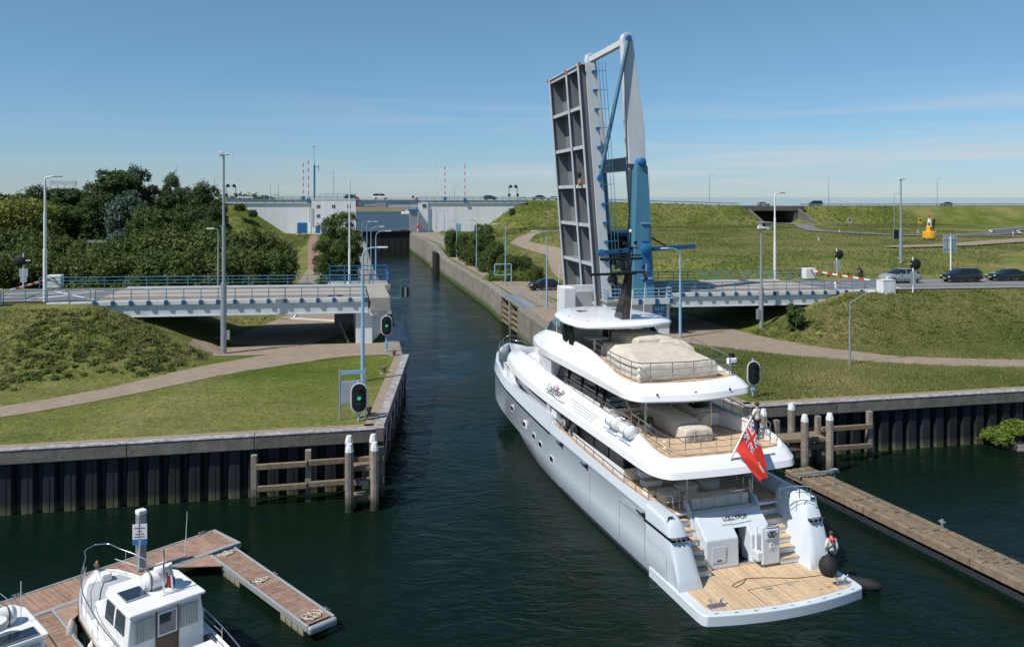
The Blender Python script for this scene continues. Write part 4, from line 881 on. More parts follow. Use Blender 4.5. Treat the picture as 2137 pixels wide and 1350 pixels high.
for sgn in (-1,1):
    MB().hexa([(sgn*2.72,15.9,8.3),(sgn*2.95,15.9,8.3),(sgn*2.95,16.5,8.3),(sgn*2.72,16.5,8.3)], [(sgn*2.45,17.2,9.45),(sgn*2.66,17.2,9.45),(sgn*2.66,17.75,9.45),(sgn*2.45,17.75,9.45)]).o('hardtop_strut', 'black_gloss', Y, bev=.02)
    MB().hexa([(sgn*2.70,17.0,8.35),(sgn*2.92,17.0,8.35),(sgn*2.92,17.55,8.35),(sgn*2.70,17.55,8.35)], [(sgn*2.42,18.3,9.45),(sgn*2.62,18.3,9.45),(sgn*2.62,18.8,9.45),(sgn*2.42,18.8,9.45)]).o('hardtop_strut', 'black_gloss', Y, bev=.02)
MB().box(-2.1,.2,18.2,18.5,7.74,9.38).o('bar_back', 'grey_panel', Y); MB().box(-.3,.8,17.9,18.19,7.9,9.1).o('bar_cabinet', 'white_gel', Y); 
for x_ in (-.15,.35): MB().box(x_,x_+.38,17.86,17.898,8.1,8.95).o('bar_door', 'brown_wood', Y)
MB().box(-1.9,-.7,15.8,17.0,8.55,8.62).o('bar_top', 'grey_panel', Y); MB().tube([(-1.3,16.4,7.74),(-1.3,16.4,8.55)], .08, 8).o('bar_leg', 'steel', Y)
# mast
ma_ = MB().hexa([(-.28,14.9,9.8),(.28,14.9,9.8),(.28,16.0,9.8),(-.28,16.0,9.8)], [(-.14,14.3,12.6),(.14,14.3,12.6),(.14,14.7,12.6),(-.14,14.7,12.6)]).o('mast', 'black_gloss', Y, bev=.04)
MB().tube([(0,14.5,12.6),(0,14.3,14.9)], .06, 8).o('mast_pole', 'black', ma_); MB().ball((0,14.3,15.0), .1, 8, 6).o('anchor_light', 'white_gel', ma_)
MB().box(-.9,1.0,14.3,14.7,12.55,12.65).o('spreader', 'black', ma_); MB().box(-.7,.75,14.4,14.55,13.55,13.62).o('spreader', 'black', ma_); MB().box(-.35,.5,14.3,14.45,14.0,14.05).o('spreader', 'black', ma_)
for x_, y_, z, l_ in ((-.5,15.6,12.35,1.5),(-.1,15.3,13.25,1.35)):
    MB().box(x_-l_,x_+l_,y_-.07,y_+.07,z,z+.14).o('radar_scanner', 'black', ma_); MB().lathe([(.05,-.5),(.3,-.45),(.3,-.05),(.05,0)], (x_,y_,z), 12).o('radar_base', 'black_gloss', ma_, smooth=True); MB().beam((x_,y_,z-.4),(0,15,z-.7),.18,.18).o('radar_bracket', 'black', ma_)
for x_, z in ((-.85,12.8),(.9,12.8),(.4,14.2),(-.3,14.2),(0.12,13.9),(-.6,13.75)): MB().lathe([(.02,0),(.1,.02),(.1,.18),(.02,.2)], (x_,14.45,z), 8).o('nav_light', 'black', ma_)
for x_, y_, z0, z1, r_ in ((-2.6,19.4,8.5,12.7,.022),(1.9,16.4,9.8,12.9,.022),(.15,14.6,9.85,12.4,.03)): MB().tube([(x_,y_,z0),(x_+.15,y_-.1,z1)], [r_,r_*.6], 6).o('whip_antenna', 'flag_white', Y)
# railings
def yrail(pts, posts, h, name='railing', mt='steel', r=.022, lv=(.34,.67), top=.026, base=None):
    rl = thing_child(name, Y); P = [Vector(p) for p in pts]; d = [0]
    for a, c in zip(P[:-1], P[1:]): d.append(d[-1]+(c-a).length)
    def at(u):
        for i in range(len(P)-1):
            if u <= d[i+1]+1e-6: return P[i].lerp(P[i+1], (u-d[i])/max(d[i+1]-d[i],1e-6))
        return P[-1]
    MB().tube([p+Vector((0,0,h)) for p in P], top, 6).o('top_rail', mt, rl, smooth=True)
    for l_ in lv: MB().tube([p+Vector((0,0,h*l_)) for p in P], r*.7, 6).o('mid_rail', mt, rl, smooth='all')
    for i in range(posts+1): q = at(d[-1]*i/posts); MB().tube([q, q+Vector((0,0,h))], r, 6).o('post', mt, rl, smooth=True)
    return rl
yrail([(-3.12,7.9,5.5),(-3.1,6.2,5.4),(-2.95,5.2,5.2),(-2.6,4.75,5.12),(0,4.62,5.12),(2.6,4.75,5.12),(2.95,5.2,5.2),(3.1,6.5,5.4),(3.1,9.5,5.5)], 17, .88)
yrail([(-3.18,16.5,5.86),(-3.22,12,5.78),(-3.2,7.9,5.7)], 6, .45, lv=(.5,))
yrail([(-2.8,13.2,8.0),(-2.85,10.5,7.8),(-2.75,8.5,7.75),(-2.5,8.0,7.75),(0,7.65,7.75),(2.5,8.0,7.75),(2.8,8.8,7.75),(2.9,12.5,8.0)], 13, 1.0)
yrail([(-3.7,17.0,3.5),(-3.78,12,3.34),(-3.8,8,3.22),(-3.75,5,3.22),(-3.4,4.3,3.22),(-2.9,4.2,3.22)], 11, .36, mt='steel', lv=())
yrail([(3.7,17.0,3.5),(3.78,12,3.34),(3.8,8,3.22),(3.8,4.0,3.24),(3.5,3.2,3.3)], 9, .36, lv=())
MB().tube([(-3.66,17,3.53),(-3.74,12,3.37),(-3.76,8,3.25),(-3.7,5,3.25)], .05, 6).o('cap_rail', 'teak_rail', Y); MB().tube([(3.66,17,3.53),(3.74,12,3.37),(3.76,8,3.25)], .05, 6).o('cap_rail', 'teak_rail', Y)
yrail([(-1.7,5.05,2.6),(-1.3,4.85,2.6),(0,4.75,2.6),(1.3,4.85,2.6),(1.7,5.05,2.6)], 5, .62, lv=())
yrail([(-2.75,5.0,2.55),(-1.75,5.05,2.55)], 3, .9, lv=(.5,)); yrail([(1.85,5.3,2.55),(1.85,6.4,2.55)], 2, .9, lv=(.5,)); yrail([(2.3,3.6,3.0),(2.6,3.0,3.3),(3.3,2.7,3.3)], 3, .55, lv=(.5,))
bowr = [(sg*-hull_sec(y)[1][0], y, hull_sec(y)[1][2]) for sg, y in [(-1,28.5),(-1,30.5),(-1,32.5),(-1,34.5),(-1,36),(-1,37.0),(1,37.0),(1,36),(1,34.5),(1,32.5),(1,30)]]
yrail(bowr, 11, .72, lv=(.5,), r=.026); MB().tube([(0,37,4.6),(0,37,6.1)], .03, 6).o('jack_staff', 'steel', Y)
for x_ in (-1.72,1.82): MB().tube([(x_,5.1,2.52),(x_,5.0,4.45)], .05, 8).o('stanchion', 'steel', Y)
for x_, y_ in ((-2.3,8.0),(1.4,8.0)): MB().tube([(x_,y_,5.09),(x_,y_,7.02)], .05, 8).o('stanchion', 'steel', Y)
# stairs to the upper deck, port
for i in range(7): s_ = MB().box(-2.7,-1.75,7.0+i*.3,7.5+i*.3,2.55+i*.35,2.80+i*.35).o('stair_step', 'white_gel', Y); MB().box(-2.7,-1.75,6.98+i*.3,7.35+i*.3,2.801+i*.35,2.84+i*.35).o('tread', 'teak', s_)
for i in range(6): MB().box(-2.35,-1.35,11.3-i*.0+.0+i*.28-1.6,11.6+i*.28-1.6,5.4+i*.32,5.46+i*.32).o('sun_stair', 'teak_rail', Y)
for o_ in (0,.75): MB().tube([(-2.4+o_*.4,9.1+o_,5.9),(-2.4+o_*.4,10.2+o_,6.5),(-2.4+o_*.4,11.2+o_,7.5)], .025, 6).o('stair_rail', 'steel', Y)
MB().box(-1.6,-.9,7.6,8.6,2.53,3.7).o('bar_unit', 'cover', Y, bev=.05); MB().box(.5,2.0,8.4,9.1,2.53,3.6).o('wet_bar', 'white_gel', Y, bev=.05)
MB().prism([(.9,9.6),(2.6,9.6),(3.0,7.0),(2.8,6.2),(2.5,6.2),(2.65,7.0),(2.3,8.7),(.9,8.9)], 2, 5.1, 5.75).o('settee_back', 'white_gel', Y, bev=.04); MB().prism([(1.0,9.4),(2.4,9.4),(2.8,7.0),(2.7,6.3),(2.55,6.3),(2.6,7.0),(2.1,9.0),(1.0,9.0)], 2, 5.755, 5.9).o('settee_cushion', 'cushion', Y, bev=.04)
for sgn in (-1,1):
    for y_, z in ((5.4,2.55),(12.0,2.7),(15.6,2.8)): MB().box(sgn*3.9,sgn*3.97,y_-.3,y_+.3,z-.05,z+.05).o('hull_fitting', 'steel', Y); MB().box(sgn*3.9,sgn*3.98,y_-.5,y_-.3,z-.1,z+.1).o('hull_fitting', 'black', Y)
# cleats on the platform
for x_ in (-3.0,3.15):
    c_ = MB().box(x_-.38,x_+.38,.12+aft(x_)+.42,.42+aft(x_)+.42,.449,.50).o('cleat', 'steel', Y, bev=.015)
    for d_ in (-.18,.18): MB().tube([(x_+d_,.69+aft(x_),.5),(x_+d_*1.3,.69+aft(x_),.68),(x_+d_*1.9,.69+aft(x_),.78)], [.05,.05,.03], 8).o('cleat_horn', 'steel', c_)
# ---- things aboard
def ypt(x_, y_, z): c, s = math.cos(R(18)), math.sin(R(18)); return (11.26+x_*c-y_*s, 33.4+x_*s+y_*c, z)
def ything(name, loc, label, cat, rz=0, group=None): return thing(name, ypt(*loc), R(18)+rz, label, cat, group)
def covered(name, loc, label, cat, rings, mt='cover', rz=0):
    t = ything(name, loc, label, cat, rz); b = MB(); b.loft(rings); b.o('cover', mt, t, smooth=True, bev=.07); return t
def sq(x0, x1, y0, y1, z, j=0, n_=6):
    out3 = []
    for k in range(n_): out3.append((x0+(x1-x0)*k/n_, y0+j*math.sin(k*2.1+z*5), z))
    for k in range(n_): out3.append((x1+j*math.sin(k*1.7+z*3), y0+(y1-y0)*k/n_, z))
    for k in range(n_): out3.append((x1-(x1-x0)*k/n_, y1+j*math.sin(k*2.6+z), z))
    for k in range(n_): out3.append((x0+j*math.sin(k*1.3+z*4), y1-(y1-y0)*k/n_, z))
    return out3
covered('covered_spa_pool', (-.3,10.0,7.74), 'large spa pool under a beige cover on the sun deck', 'covered pool', [sq(-2.2,2.2,-1.75,2.2,0,.03), sq(-2.2,2.2,-1.8,2.2,.1,.05), sq(-2.22,2.22,-1.75,2.25,.55,.05), sq(-2.15,2.15,-1.65,2.2,.82,.04), sq(-1.75,1.5,.2,2.0,1.22,.05), sq(-1.2,1.0,.7,1.7,1.3,.03), sq(-.4,.3,1.0,1.3,1.33)])
covered('covered_sofa', (.9,14.6,7.74), 'beige covered sofa in the shade under the hardtop', 'sofa', [sq(-.9,1.6,-1.2,2.6,0), sq(-.95,1.65,-1.2,2.6,.3,.04), sq(-.8,1.5,-1.0,2.4,1.1,.06), sq(-.3,.8,-.4,1.6,1.25,.04)])
covered('covered_lounger', (2.0,12.4,7.74), 'bulging beige covered loungers in the sun beside the spa pool', 'lounger', [sq(-1.1,.6,-.8,1.0,0), sq(-1.15,.7,-.85,1.0,.35,.08), sq(-1.05,.6,-.7,.9,.85,.1), sq(-.7,.3,-.4,.6,1.15,.08), sq(-.3,.0,-.1,.2,1.2)])
covered('covered_stool', (-.7,15.2,7.74), 'small beige covered bar seat on the sun deck', 'seat', [sq(-.5,.5,-.35,.4,0), sq(-.5,.5,-.35,.4,.6,.02), sq(-.45,.45,-.3,.35,.68), sq(-.1,.1,-.1,.1,.7)])
covered('covered_dining_table', (-.3,8.9,5.1), 'long dining table under a dark beige cover on the upper deck', 'table', [sq(-.65,.65,-1.6,2.4,0,.02), sq(-.68,.68,-1.62,2.4,.4,.03), sq(-.62,.62,-1.6,2.4,.78,.03), sq(-.5,.5,-1.4,2.2,.86,.02), sq(-.1,.1,-.5,.5,.88)])
for i in range(4):
    covered('covered_chair', (.75+.05*i,7.9+i*.85,5.1), 'covered dining chair %s along the starboard side of the long table' % ['nearest the stern rail','second from the stern rail','third from the stern rail','furthest from the stern rail'][i], 'chair', [sq(-.3,.3,-.35,.35,0), sq(-.3,.3,-.35,.35,.5,.02), sq(.0,.3,-.3,.3,.85,.02), sq(.1,.2,-.1,.1,.9)])
covered('covered_bench', (-.2,6.85,5.1), 'strapped beige cushion box at the head of the dining table', 'bench', [sq(-.75,.75,-.4,.5,0,.02), sq(-.78,.78,-.42,.5,.3,.04), sq(-.72,.72,-.38,.46,.62,.03), sq(-.3,.3,-.1,.2,.68)])
tb_ = [o for o in bpy.data.objects if o.name.startswith('covered_bench') and o.parent is None][0]
for x_ in (-.3,.35): MB().tube([(x_,-.46,.0),(x_,-.47,.55),(x_,-.3,.66),(x_,.4,.66)], .02, 5).o('strap', 'grey_panel', tb_)
MB().tube([(-.8,-.46,.33),(.8,-.46,.33)], .02, 5).o('strap', 'grey_panel', tb_)
for i, (x_, y_) in enumerate(((-.9,6.5),(.4,6.7))):
    rg = [[(.62*k*math.cos(a_),.58*k*math.sin(a_),z) for a_ in np.linspace(0, 2*math.pi, 8, endpoint=False)+.39] for k, z in ((1,0),(1.02,.35),(.97,.6),(.6,.66),(.1,.67))]
    t = ything('covered_table', (x_,y_,2.53), ['covered octagonal table on the left of the aft cockpit', 'covered octagonal table on the right of the aft cockpit'][i], 'table'); b = MB(); b.loft(rg); b.o('cover', 'cover', t, bev=.04)
t = ything('cockpit_sofa', (0,5.15,2.53), 'long cream sofa along the transom of the aft cockpit', 'sofa')
MB().box(-1.5,1.5,-.1,.8,0,.38).o('seat', 'cushion', t, bev=.06); MB().box(-1.55,1.5,-.3,-.08,0,.52).o('backrest', 'cushion', t, bev=.07)
covered('covered_armchair', (-1.9,6.2,2.53), 'low beige covered armchair by the left cockpit post', 'armchair', [sq(-.5,.4,-.4,.5,0), sq(-.5,.4,-.4,.5,.45,.03), sq(-.4,.3,-.3,.4,.55)])
for i, y_ in enumerate((8.85,7.35)):
    q = band_pt(y_, .62); t = ything('life_raft', tuple(q), ['white life raft canister on the upper side deck, the forward one', 'white life raft canister on the upper side deck, the after one'][i], 'life raft', R(90))
    MB().lathe([(.02,-.56),(.22,-.54),(.33,-.44),(.33,.44),(.22,.54),(.02,.56)], (0,0,.38), 18, 0).o('canister', 'white_gel', t, smooth=True)
    for x_ in (-.3,.3): MB().tube([(x_,.345*math.cos(a_),.38+.345*math.sin(a_)) for a_ in np.linspace(-.5,3.7,12)], .018, 5).o('lashing', 'galv', t)
    for s_ in (-1,1): MB().tube([(-.5,s_*.12,.75),(.5,s_*.12,.75)], .015, 5).o('cradle_bar', 'steel', t); MB().tube([(-.6,s_*.3,.02),(.6,s_*.3,.02)], .03, 5).o('cradle_foot', 'galv', t)
def planter(loc, label, s=1., fl=True):
    t = ything('planter', loc, label, 'plant'); MB().box(-.35*s,.35*s,-.3*s,.3*s,0,.45*s).o('pot', 'grey_panel', t, bev=.03)
    b = MB()
    for _ in range(160):
        a_ = random.random()*6.28; r_ = .5*s*random.random()**.5; z = .45*s+.55*s*random.random()*(1-r_); c = Vector((r_*math.cos(a_), r_*math.sin(a_), z)); d = Vector((random.uniform(-1,1),random.uniform(-1,1),random.uniform(.1,1))).normalized()*.16*s; e_ = d.orthogonal().normalized()*.06*s
        b.add([c-e_, c+d*.5+e_, c+d, c+d*.5-e_*2], [(0,1,2,3)])
    b.o('foliage', 'leaf_bright' if fl else 'leaf_dark', t); 
    if fl:
        b = MB()
        for _ in range(14): b.ball((random.uniform(-.35,.35)*s, random.uniform(-.35,.35)*s, random.uniform(.8,1.05)*s), .05, 6, 4)
        b.o('blossoms', 'flowers_white', t)
planter((-1.85,9.0,5.1), 'flowering planter box by the port rail of the upper deck', .9); planter((1.9,10.1,5.1), 'dark leafy planter behind the curved settee', 1., False)
# ensign: a hanging flag cloth
fl = ything('ensign', (0,0,0), 'red ensign with union canton hanging from the slanting stern staff', 'flag')
MB().tube([(-.1,3.95,5.0),(.80,3.60,7.0)], [.05,.035], 8).o('staff', 'flag_white', fl, smooth=True); MB().ball((.80,3.60,7.04), .06, 8, 6).o('truck', 'steel', fl)
nu, nv = 48, 30; C00 = Vector((.72,3.62,6.84)); C01 = Vector((.10,3.84,5.46)); C10 = Vector((1.42,3.22,4.70)); C11 = Vector((1.05,3.14,4.12))
def fpt(u, v):  # u along fly, v along hoist (0 top)
    p = C00.lerp(C10, u).lerp(C01.lerp(C11, u), v); return p+Vector((.05*u*math.sin(v*9+u*2), -.17*math.sin(u*4.5+v*8)*u**.5, -.06*math.sin(v*3.1)*u))
b = MB()
for i in range(nu+1):
    for j in range(nv+1): b.v.append(tuple(fpt(i/nu, j/nv)))
for i in range(nu):
    for j in range(nv):
        u, v = (i+.5)/nu, (j+.5)/nv; mi = 0
        if u < .5 and v < .5:
            x_, y_ = u/.5, v/.5; d1 = abs(y_-x_)/1.2; d2 = abs(y_-(1-x_))/1.2; mi = 1
            if d1 < .10 or d2 < .10: mi = 2
            if d1 < .035 or d2 < .035: mi = 0
            if abs(x_-.5) < .13 or abs(y_-.5) < .17: mi = 2
            if abs(x_-.5) < .075 or abs(y_-.5) < .10: mi = 0
        elif (u-.76)**2/.012+(v-.5)**2/.022 < 1: mi = 3 if (i+j) % 3 else 2
        a_ = i*(nv+1)+j; b.f.append((a_, a_+1, a_+nv+2, a_+nv+1)); b.mi.append(mi)
co = b.o('flag_cloth', ['ensign_red','flag_blue','flag_white','flag_gold'], fl, smooth='all')
MB().tube([(.15,4.0,5.0),(.7,3.7,4.9),(1.3,3.55,4.7)], .012, 5).o('halyard', 'rope', fl)
cf = thing('courtesy_flag', ypt(.9,14.4,11.8), 0, 'small red white and blue flag hanging from the mast spreader', 'flag')
MB().add([(0,0,.7),(.02,.02,.3),(.35,.1,-.1),(.4,.1,.1),(.15,.05,.65)], [(0,1,2,3,4)]).o('cloth', 'flag_blue', cf); MB().add([(0,-.02,.75),(.16,.03,.68),(.2,.04,.5),(.02,0,.45)], [(0,1,2,3)]).o('stripe', 'red', cf)
# fenders and lines
fd = ything('round_fender', (3.15,1.35,.45), 'big black round fender standing on the swim platform beside the crew member', 'fender')
MB().lathe([(.02,0),(.2,.02),(.34,.12),(.40,.34),(.38,.54),(.26,.74),(.12,.83),(.07,.9),(.02,.91)], (0,0,0), 20).o('ball', 'rubber', fd, smooth='all'); MB().tube([(.02,0,1.0),(.12,.15,1.1),(.2,.2,1.0)], .015, 5).o('lanyard', 'black', fd)
fd2 = ything('long_fender', (4.4,.7,.12), 'black fender floating off the starboard corner of the swim platform', 'fender')
o = MB().lathe([(.02,-.75),(.12,-.72),(.25,-.5),(.27,.3),(.18,.62),(.07,.78),(.02,.8)], (0,0,.05), 16, 0).o('body', 'rubber', fd2, smooth='all'); fd2.rotation_euler[2] = R(-25)
MB().tube([(-.75,0,.1),(-1.0,.2,.3),(-1.25,.3,.45)], .02, 5).o('line', 'black', fd2)
rp = ything('mooring_line', (0,0,.46), 'thin dark line lying across the teak swim platform', 'rope')
MB().tube([(2.8,1.4,.0),(1.6,1.5,.0),(.4,1.95,.0),(-.5,2.15,.0),(-1.1,1.95,.0),(-1.45,1.75,.0),(-1.35,1.6,0),(-.9,1.8,0),(-.5,2.1,0)], .017, 5).o('line', 'black', rp)
sl_ = ything('deck_device', (2.75,8.2,7.75), 'white swivelling deck device at the aft corner of the sun deck', 'search light')  # unidentified deck device modelled as a swivelling housing, not a known lamp
MB().tube([(0,0,0),(0,0,.55)], .05, 8).o('stem', 'steel', sl_); MB().box(-.22,.22,-.2,.2,.55,.95).o('housing', 'white_gel', sl_, bev=.08); MB().box(-.12,.12,-.14,.14,.951,1.15).o('camera_head', 'black', sl_, bev=.03); MB().box(-.18,.18,-.22,-.201,.62,.7).o('lens', 'black', sl_)
# ================================================================ PEOPLE
def skin_obj(name, joints, edges, rad, mt, parent, sub=1):
    ks = list(joints); me = bpy.data.meshes.new(name); me.from_pydata([joints[k] for k in ks], [(ks.index(a), ks.index(c)) for a, c in edges], [])
    me.materials.append(MATS[mt]); o = bpy.data.objects.new(name, me); COL.objects.link(o); o.parent = parent
    sk = o.modifiers.new('skin', 'SKIN'); sk.use_smooth_shade = True
    for i, k in enumerate(ks):
        r_ = rad[k]; d = me.skin_vertices[0].data[i]; d.radius = (r_, r_) if not isinstance(r_, tuple) else r_; d.use_root = (i == 0)
    s_ = o.modifiers.new('sub', 'SUBSURF'); s_.levels = sub; s_.render_levels = sub
    return o
STAND = dict(pel=(0,0,.95), sp=(0,.01,1.15), ch=(0,.0,1.35), nk=(0,.0,1.52), hd0=(0,-.01,1.60), hd=(0,-.02,1.70), hdt=(0,-.01,1.77),
    sl=(-.17,0,1.44), el=(-.24,.02,1.16), wl=(-.23,-.06,.92), hl=(-.23,-.08,.84), sr=(.17,0,1.44), er=(.24,.02,1.16), wr=(.23,-.06,.92), hr=(.23,-.08,.84),
    tl=(-.09,0,.90), kl=(-.10,-.02,.50), al=(-.10,.02,.09), fl=(-.11,-.15,.035), tr=(.09,0,.90), kr=(.10,-.02,.50), ar=(.10,.02,.09), fr=(.11,-.15,.035))
def person(loc, rz, label, jk='jacket_white', tr='trousers', pose=None, hair='hair', vest=False, cap=None):
    """faces local -y"""
    J = dict(STAND); J.update(pose or {}); t = thing('person', loc, rz, label, 'person')
    for s_ in 'lr':  # five fingers rooted in the palm
        h = Vector(J['h'+s_]); w_ = Vector(J['w'+s_]); d = (h-w_).normalized(); sd = Vector((0,1,0)).cross(d) if abs(d.y) < .9 else Vector((1,0,0)); sd = Vector((0,1,0))-d*d.y; sd = sd.normalized()
        for k in range(4): f0 = h+sd*(.028*(k-1.5)); J['f%d%s' % (k,s_)] = tuple(f0+d*.045); J['g%d%s' % (k,s_)] = tuple(f0+d*(.075+.01*(k in (1,2)))+Vector((0,-.02,0)))
        J['th'+s_] = tuple(h-d*.03-sd*.045); J['ti'+s_] = tuple(h+d*.02-sd*.06)
    E_ = [('pel','sp'),('sp','ch'),('ch','nk'),('nk','hd0'),('hd0','hd'),('hd','hdt')]
    for s_ in 'lr':
        E_ += [('ch','s'+s_),('s'+s_,'e'+s_),('e'+s_,'w'+s_),('w'+s_,'h'+s_),('pel','t'+s_),('t'+s_,'k'+s_),('k'+s_,'a'+s_),('a'+s_,'f'+s_)]
        for k in range(4): E_ += [('h'+s_,'f%d%s' % (k,s_)),('f%d%s' % (k,s_),'g%d%s' % (k,s_))]
        E_ += [('h'+s_,'th'+s_),('th'+s_,'ti'+s_)]
    r_ = dict(pel=.125, sp=.115, ch=.125, nk=.055, hd0=.075, hd=.095, hdt=.07)
    for s_ in 'lr':
        r_.update({'s'+s_:.06,'e'+s_:.043,'w'+s_:.03,'h'+s_:.034,'t'+s_:.085,'k'+s_:.058,'a'+s_:.042,'f'+s_:.04,'th'+s_:.011,'ti'+s_:.009})
        for k in range(4): r_.update({'f%d%s' % (k,s_):.010,'g%d%s' % (k,s_):.008})
    keep = {k for e_ in E_ for k in e_}
    body = skin_obj('body', {k: J[k] for k in J if k in keep}, E_, r_, 'skin', t)
    hd = Vector(J['hd'])
    MB().ball(tuple(hd+Vector((0,.02,.03))), (.105,.115,.11), 10, 8).o('hair', hair, t, smooth='all')
    b = MB(); b.ball(tuple(hd+Vector((0,-.115,-.03))), (.014,.02,.025), 6, 5); b.o('nose', 'skin', t)
    for x_ in (-.035,.035): MB().ball(tuple(hd+Vector((x_,-.095,0))), (.014,.01,.009), 6, 4).o('eye', 'black', t)
    je = [('sp','ch')]+[('ch','s'+q) for q in 'lr']+[('s'+q,'e'+q) for q in 'lr']+[('e'+q,'c'+q) for q in 'lr']+[('pel2','sp'),('ch','cn')]
    JJ = {k: J[k] for k in ('sp','ch','sl','sr','el','er')}; JJ['cn'] = tuple(Vector(J['ch']).lerp(Vector(J['nk']), .75)); JJ['pel2'] = tuple(Vector(J['pel']).lerp(Vector(J['sp']), .1))
    for q in 'lr': JJ['c'+q] = tuple(Vector(J['e'+q]).lerp(Vector(J['w'+q]), .92))
    JJ = {k: JJ[k] for k in ['sp','ch','sl','sr','el','er','cl','cr','pel2','cn']}
    skin_obj('jacket', JJ, je, dict(sp=.145, ch=.155, sl=.088, sr=.088, el=.066, er=.066, cl=.05, cr=.05, pel2=.15, cn=.075), jk, t)
    TJ = {'pel': J['pel']}; te = []; tr_ = {'pel': .135}
    for q in 'lr':
        TJ.update({'t'+q: J['t'+q], 'k'+q: J['k'+q], 'a'+q: tuple(Vector(J['k'+q]).lerp(Vector(J['a'+q]), .93))}); te += [('pel','t'+q),('t'+q,'k'+q),('k'+q,'a'+q)]; tr_.update({'t'+q:.10,'k'+q:.078,'a'+q:.06})
    skin_obj('trousers', TJ, te, tr_, tr, t)
    for q in 'lr': a_ = Vector(J['a'+q]); f_ = Vector(J['f'+q]); MB().beam(tuple(a_+Vector((0,.05,-.045))), tuple(f_+Vector((0,-.06,.0))), .095, .085).o('shoe', 'black', t, bev=.03)
    if vest:
        c = Vector(J['nk']); MB().tube([tuple(c+Vector((.13*math.cos(a_), .10*math.sin(a_)+.01, -.02-.05*abs(math.sin(a_))))) for a_ in np.linspace(0, 2*math.pi, 14, endpoint=False)], .05, 7, closed=True).o('life_collar', 'red', t, smooth='all')
        for s_ in (-1,1): MB().tube([(s_*.13,.06,1.46),(0,.165,1.28),(-s_*.15,.10,1.12),(-s_*.16,0,1.1)], .018, 5).o('harness_strap', 'black', t)
    return t
person(ypt(3.45,1.5,.452), R(18)+R(160), 'crew member in pale jacket and red life collar standing on the swim platform', 'jacket_white', vest=True, pose=dict(hd=(0,-.05,1.69), hdt=(0,-.06,1.76), wr=(.2,-.14,.95), hr=(.19,-.18,.89)))
person(ypt(2.75,6.0,5.1), R(18)+R(-165), 'person in hooded white jacket at the starboard rail of the upper deck', 'jacket_white', pose=dict(wl=(-.18,-.32,1.05), hl=(-.17,-.39,1.03), el=(-.25,-.08,1.15), wr=(.18,-.32,1.05), hr=(.17,-.39,1.03), er=(.25,-.08,1.15)))
person(ypt(-3.2,16.2,2.53), R(18)+R(-90), 'person in grey top leaning at the port side deck under the name', 'jacket_grey', pose=dict(sp=(0,-.04,1.14), ch=(0,-.14,1.32), nk=(0,-.22,1.47), hd0=(0,-.26,1.54), hd=(0,-.3,1.62), hdt=(0,-.32,1.69), sl=(-.17,-.16,1.4), sr=(.17,-.16,1.4), el=(-.24,-.22,1.12), er=(.24,-.22,1.12), wl=(-.2,-.42,1.0), wr=(.2,-.42,1.0), hl=(-.19,-.49,.99), hr=(.19,-.49,.99)))
person(W(21.6,52,hz(22,52)+.06), R(200), 'person in dark clothes walking on the right lock quay', 'trousers', pose=dict(kl=(-.1,-.14,.5), al=(-.1,-.12,.1), fl=(-.11,-.28,.04), kr=(.1,.08,.5), ar=(.1,.24,.13), fr=(.11,.12,.04)))
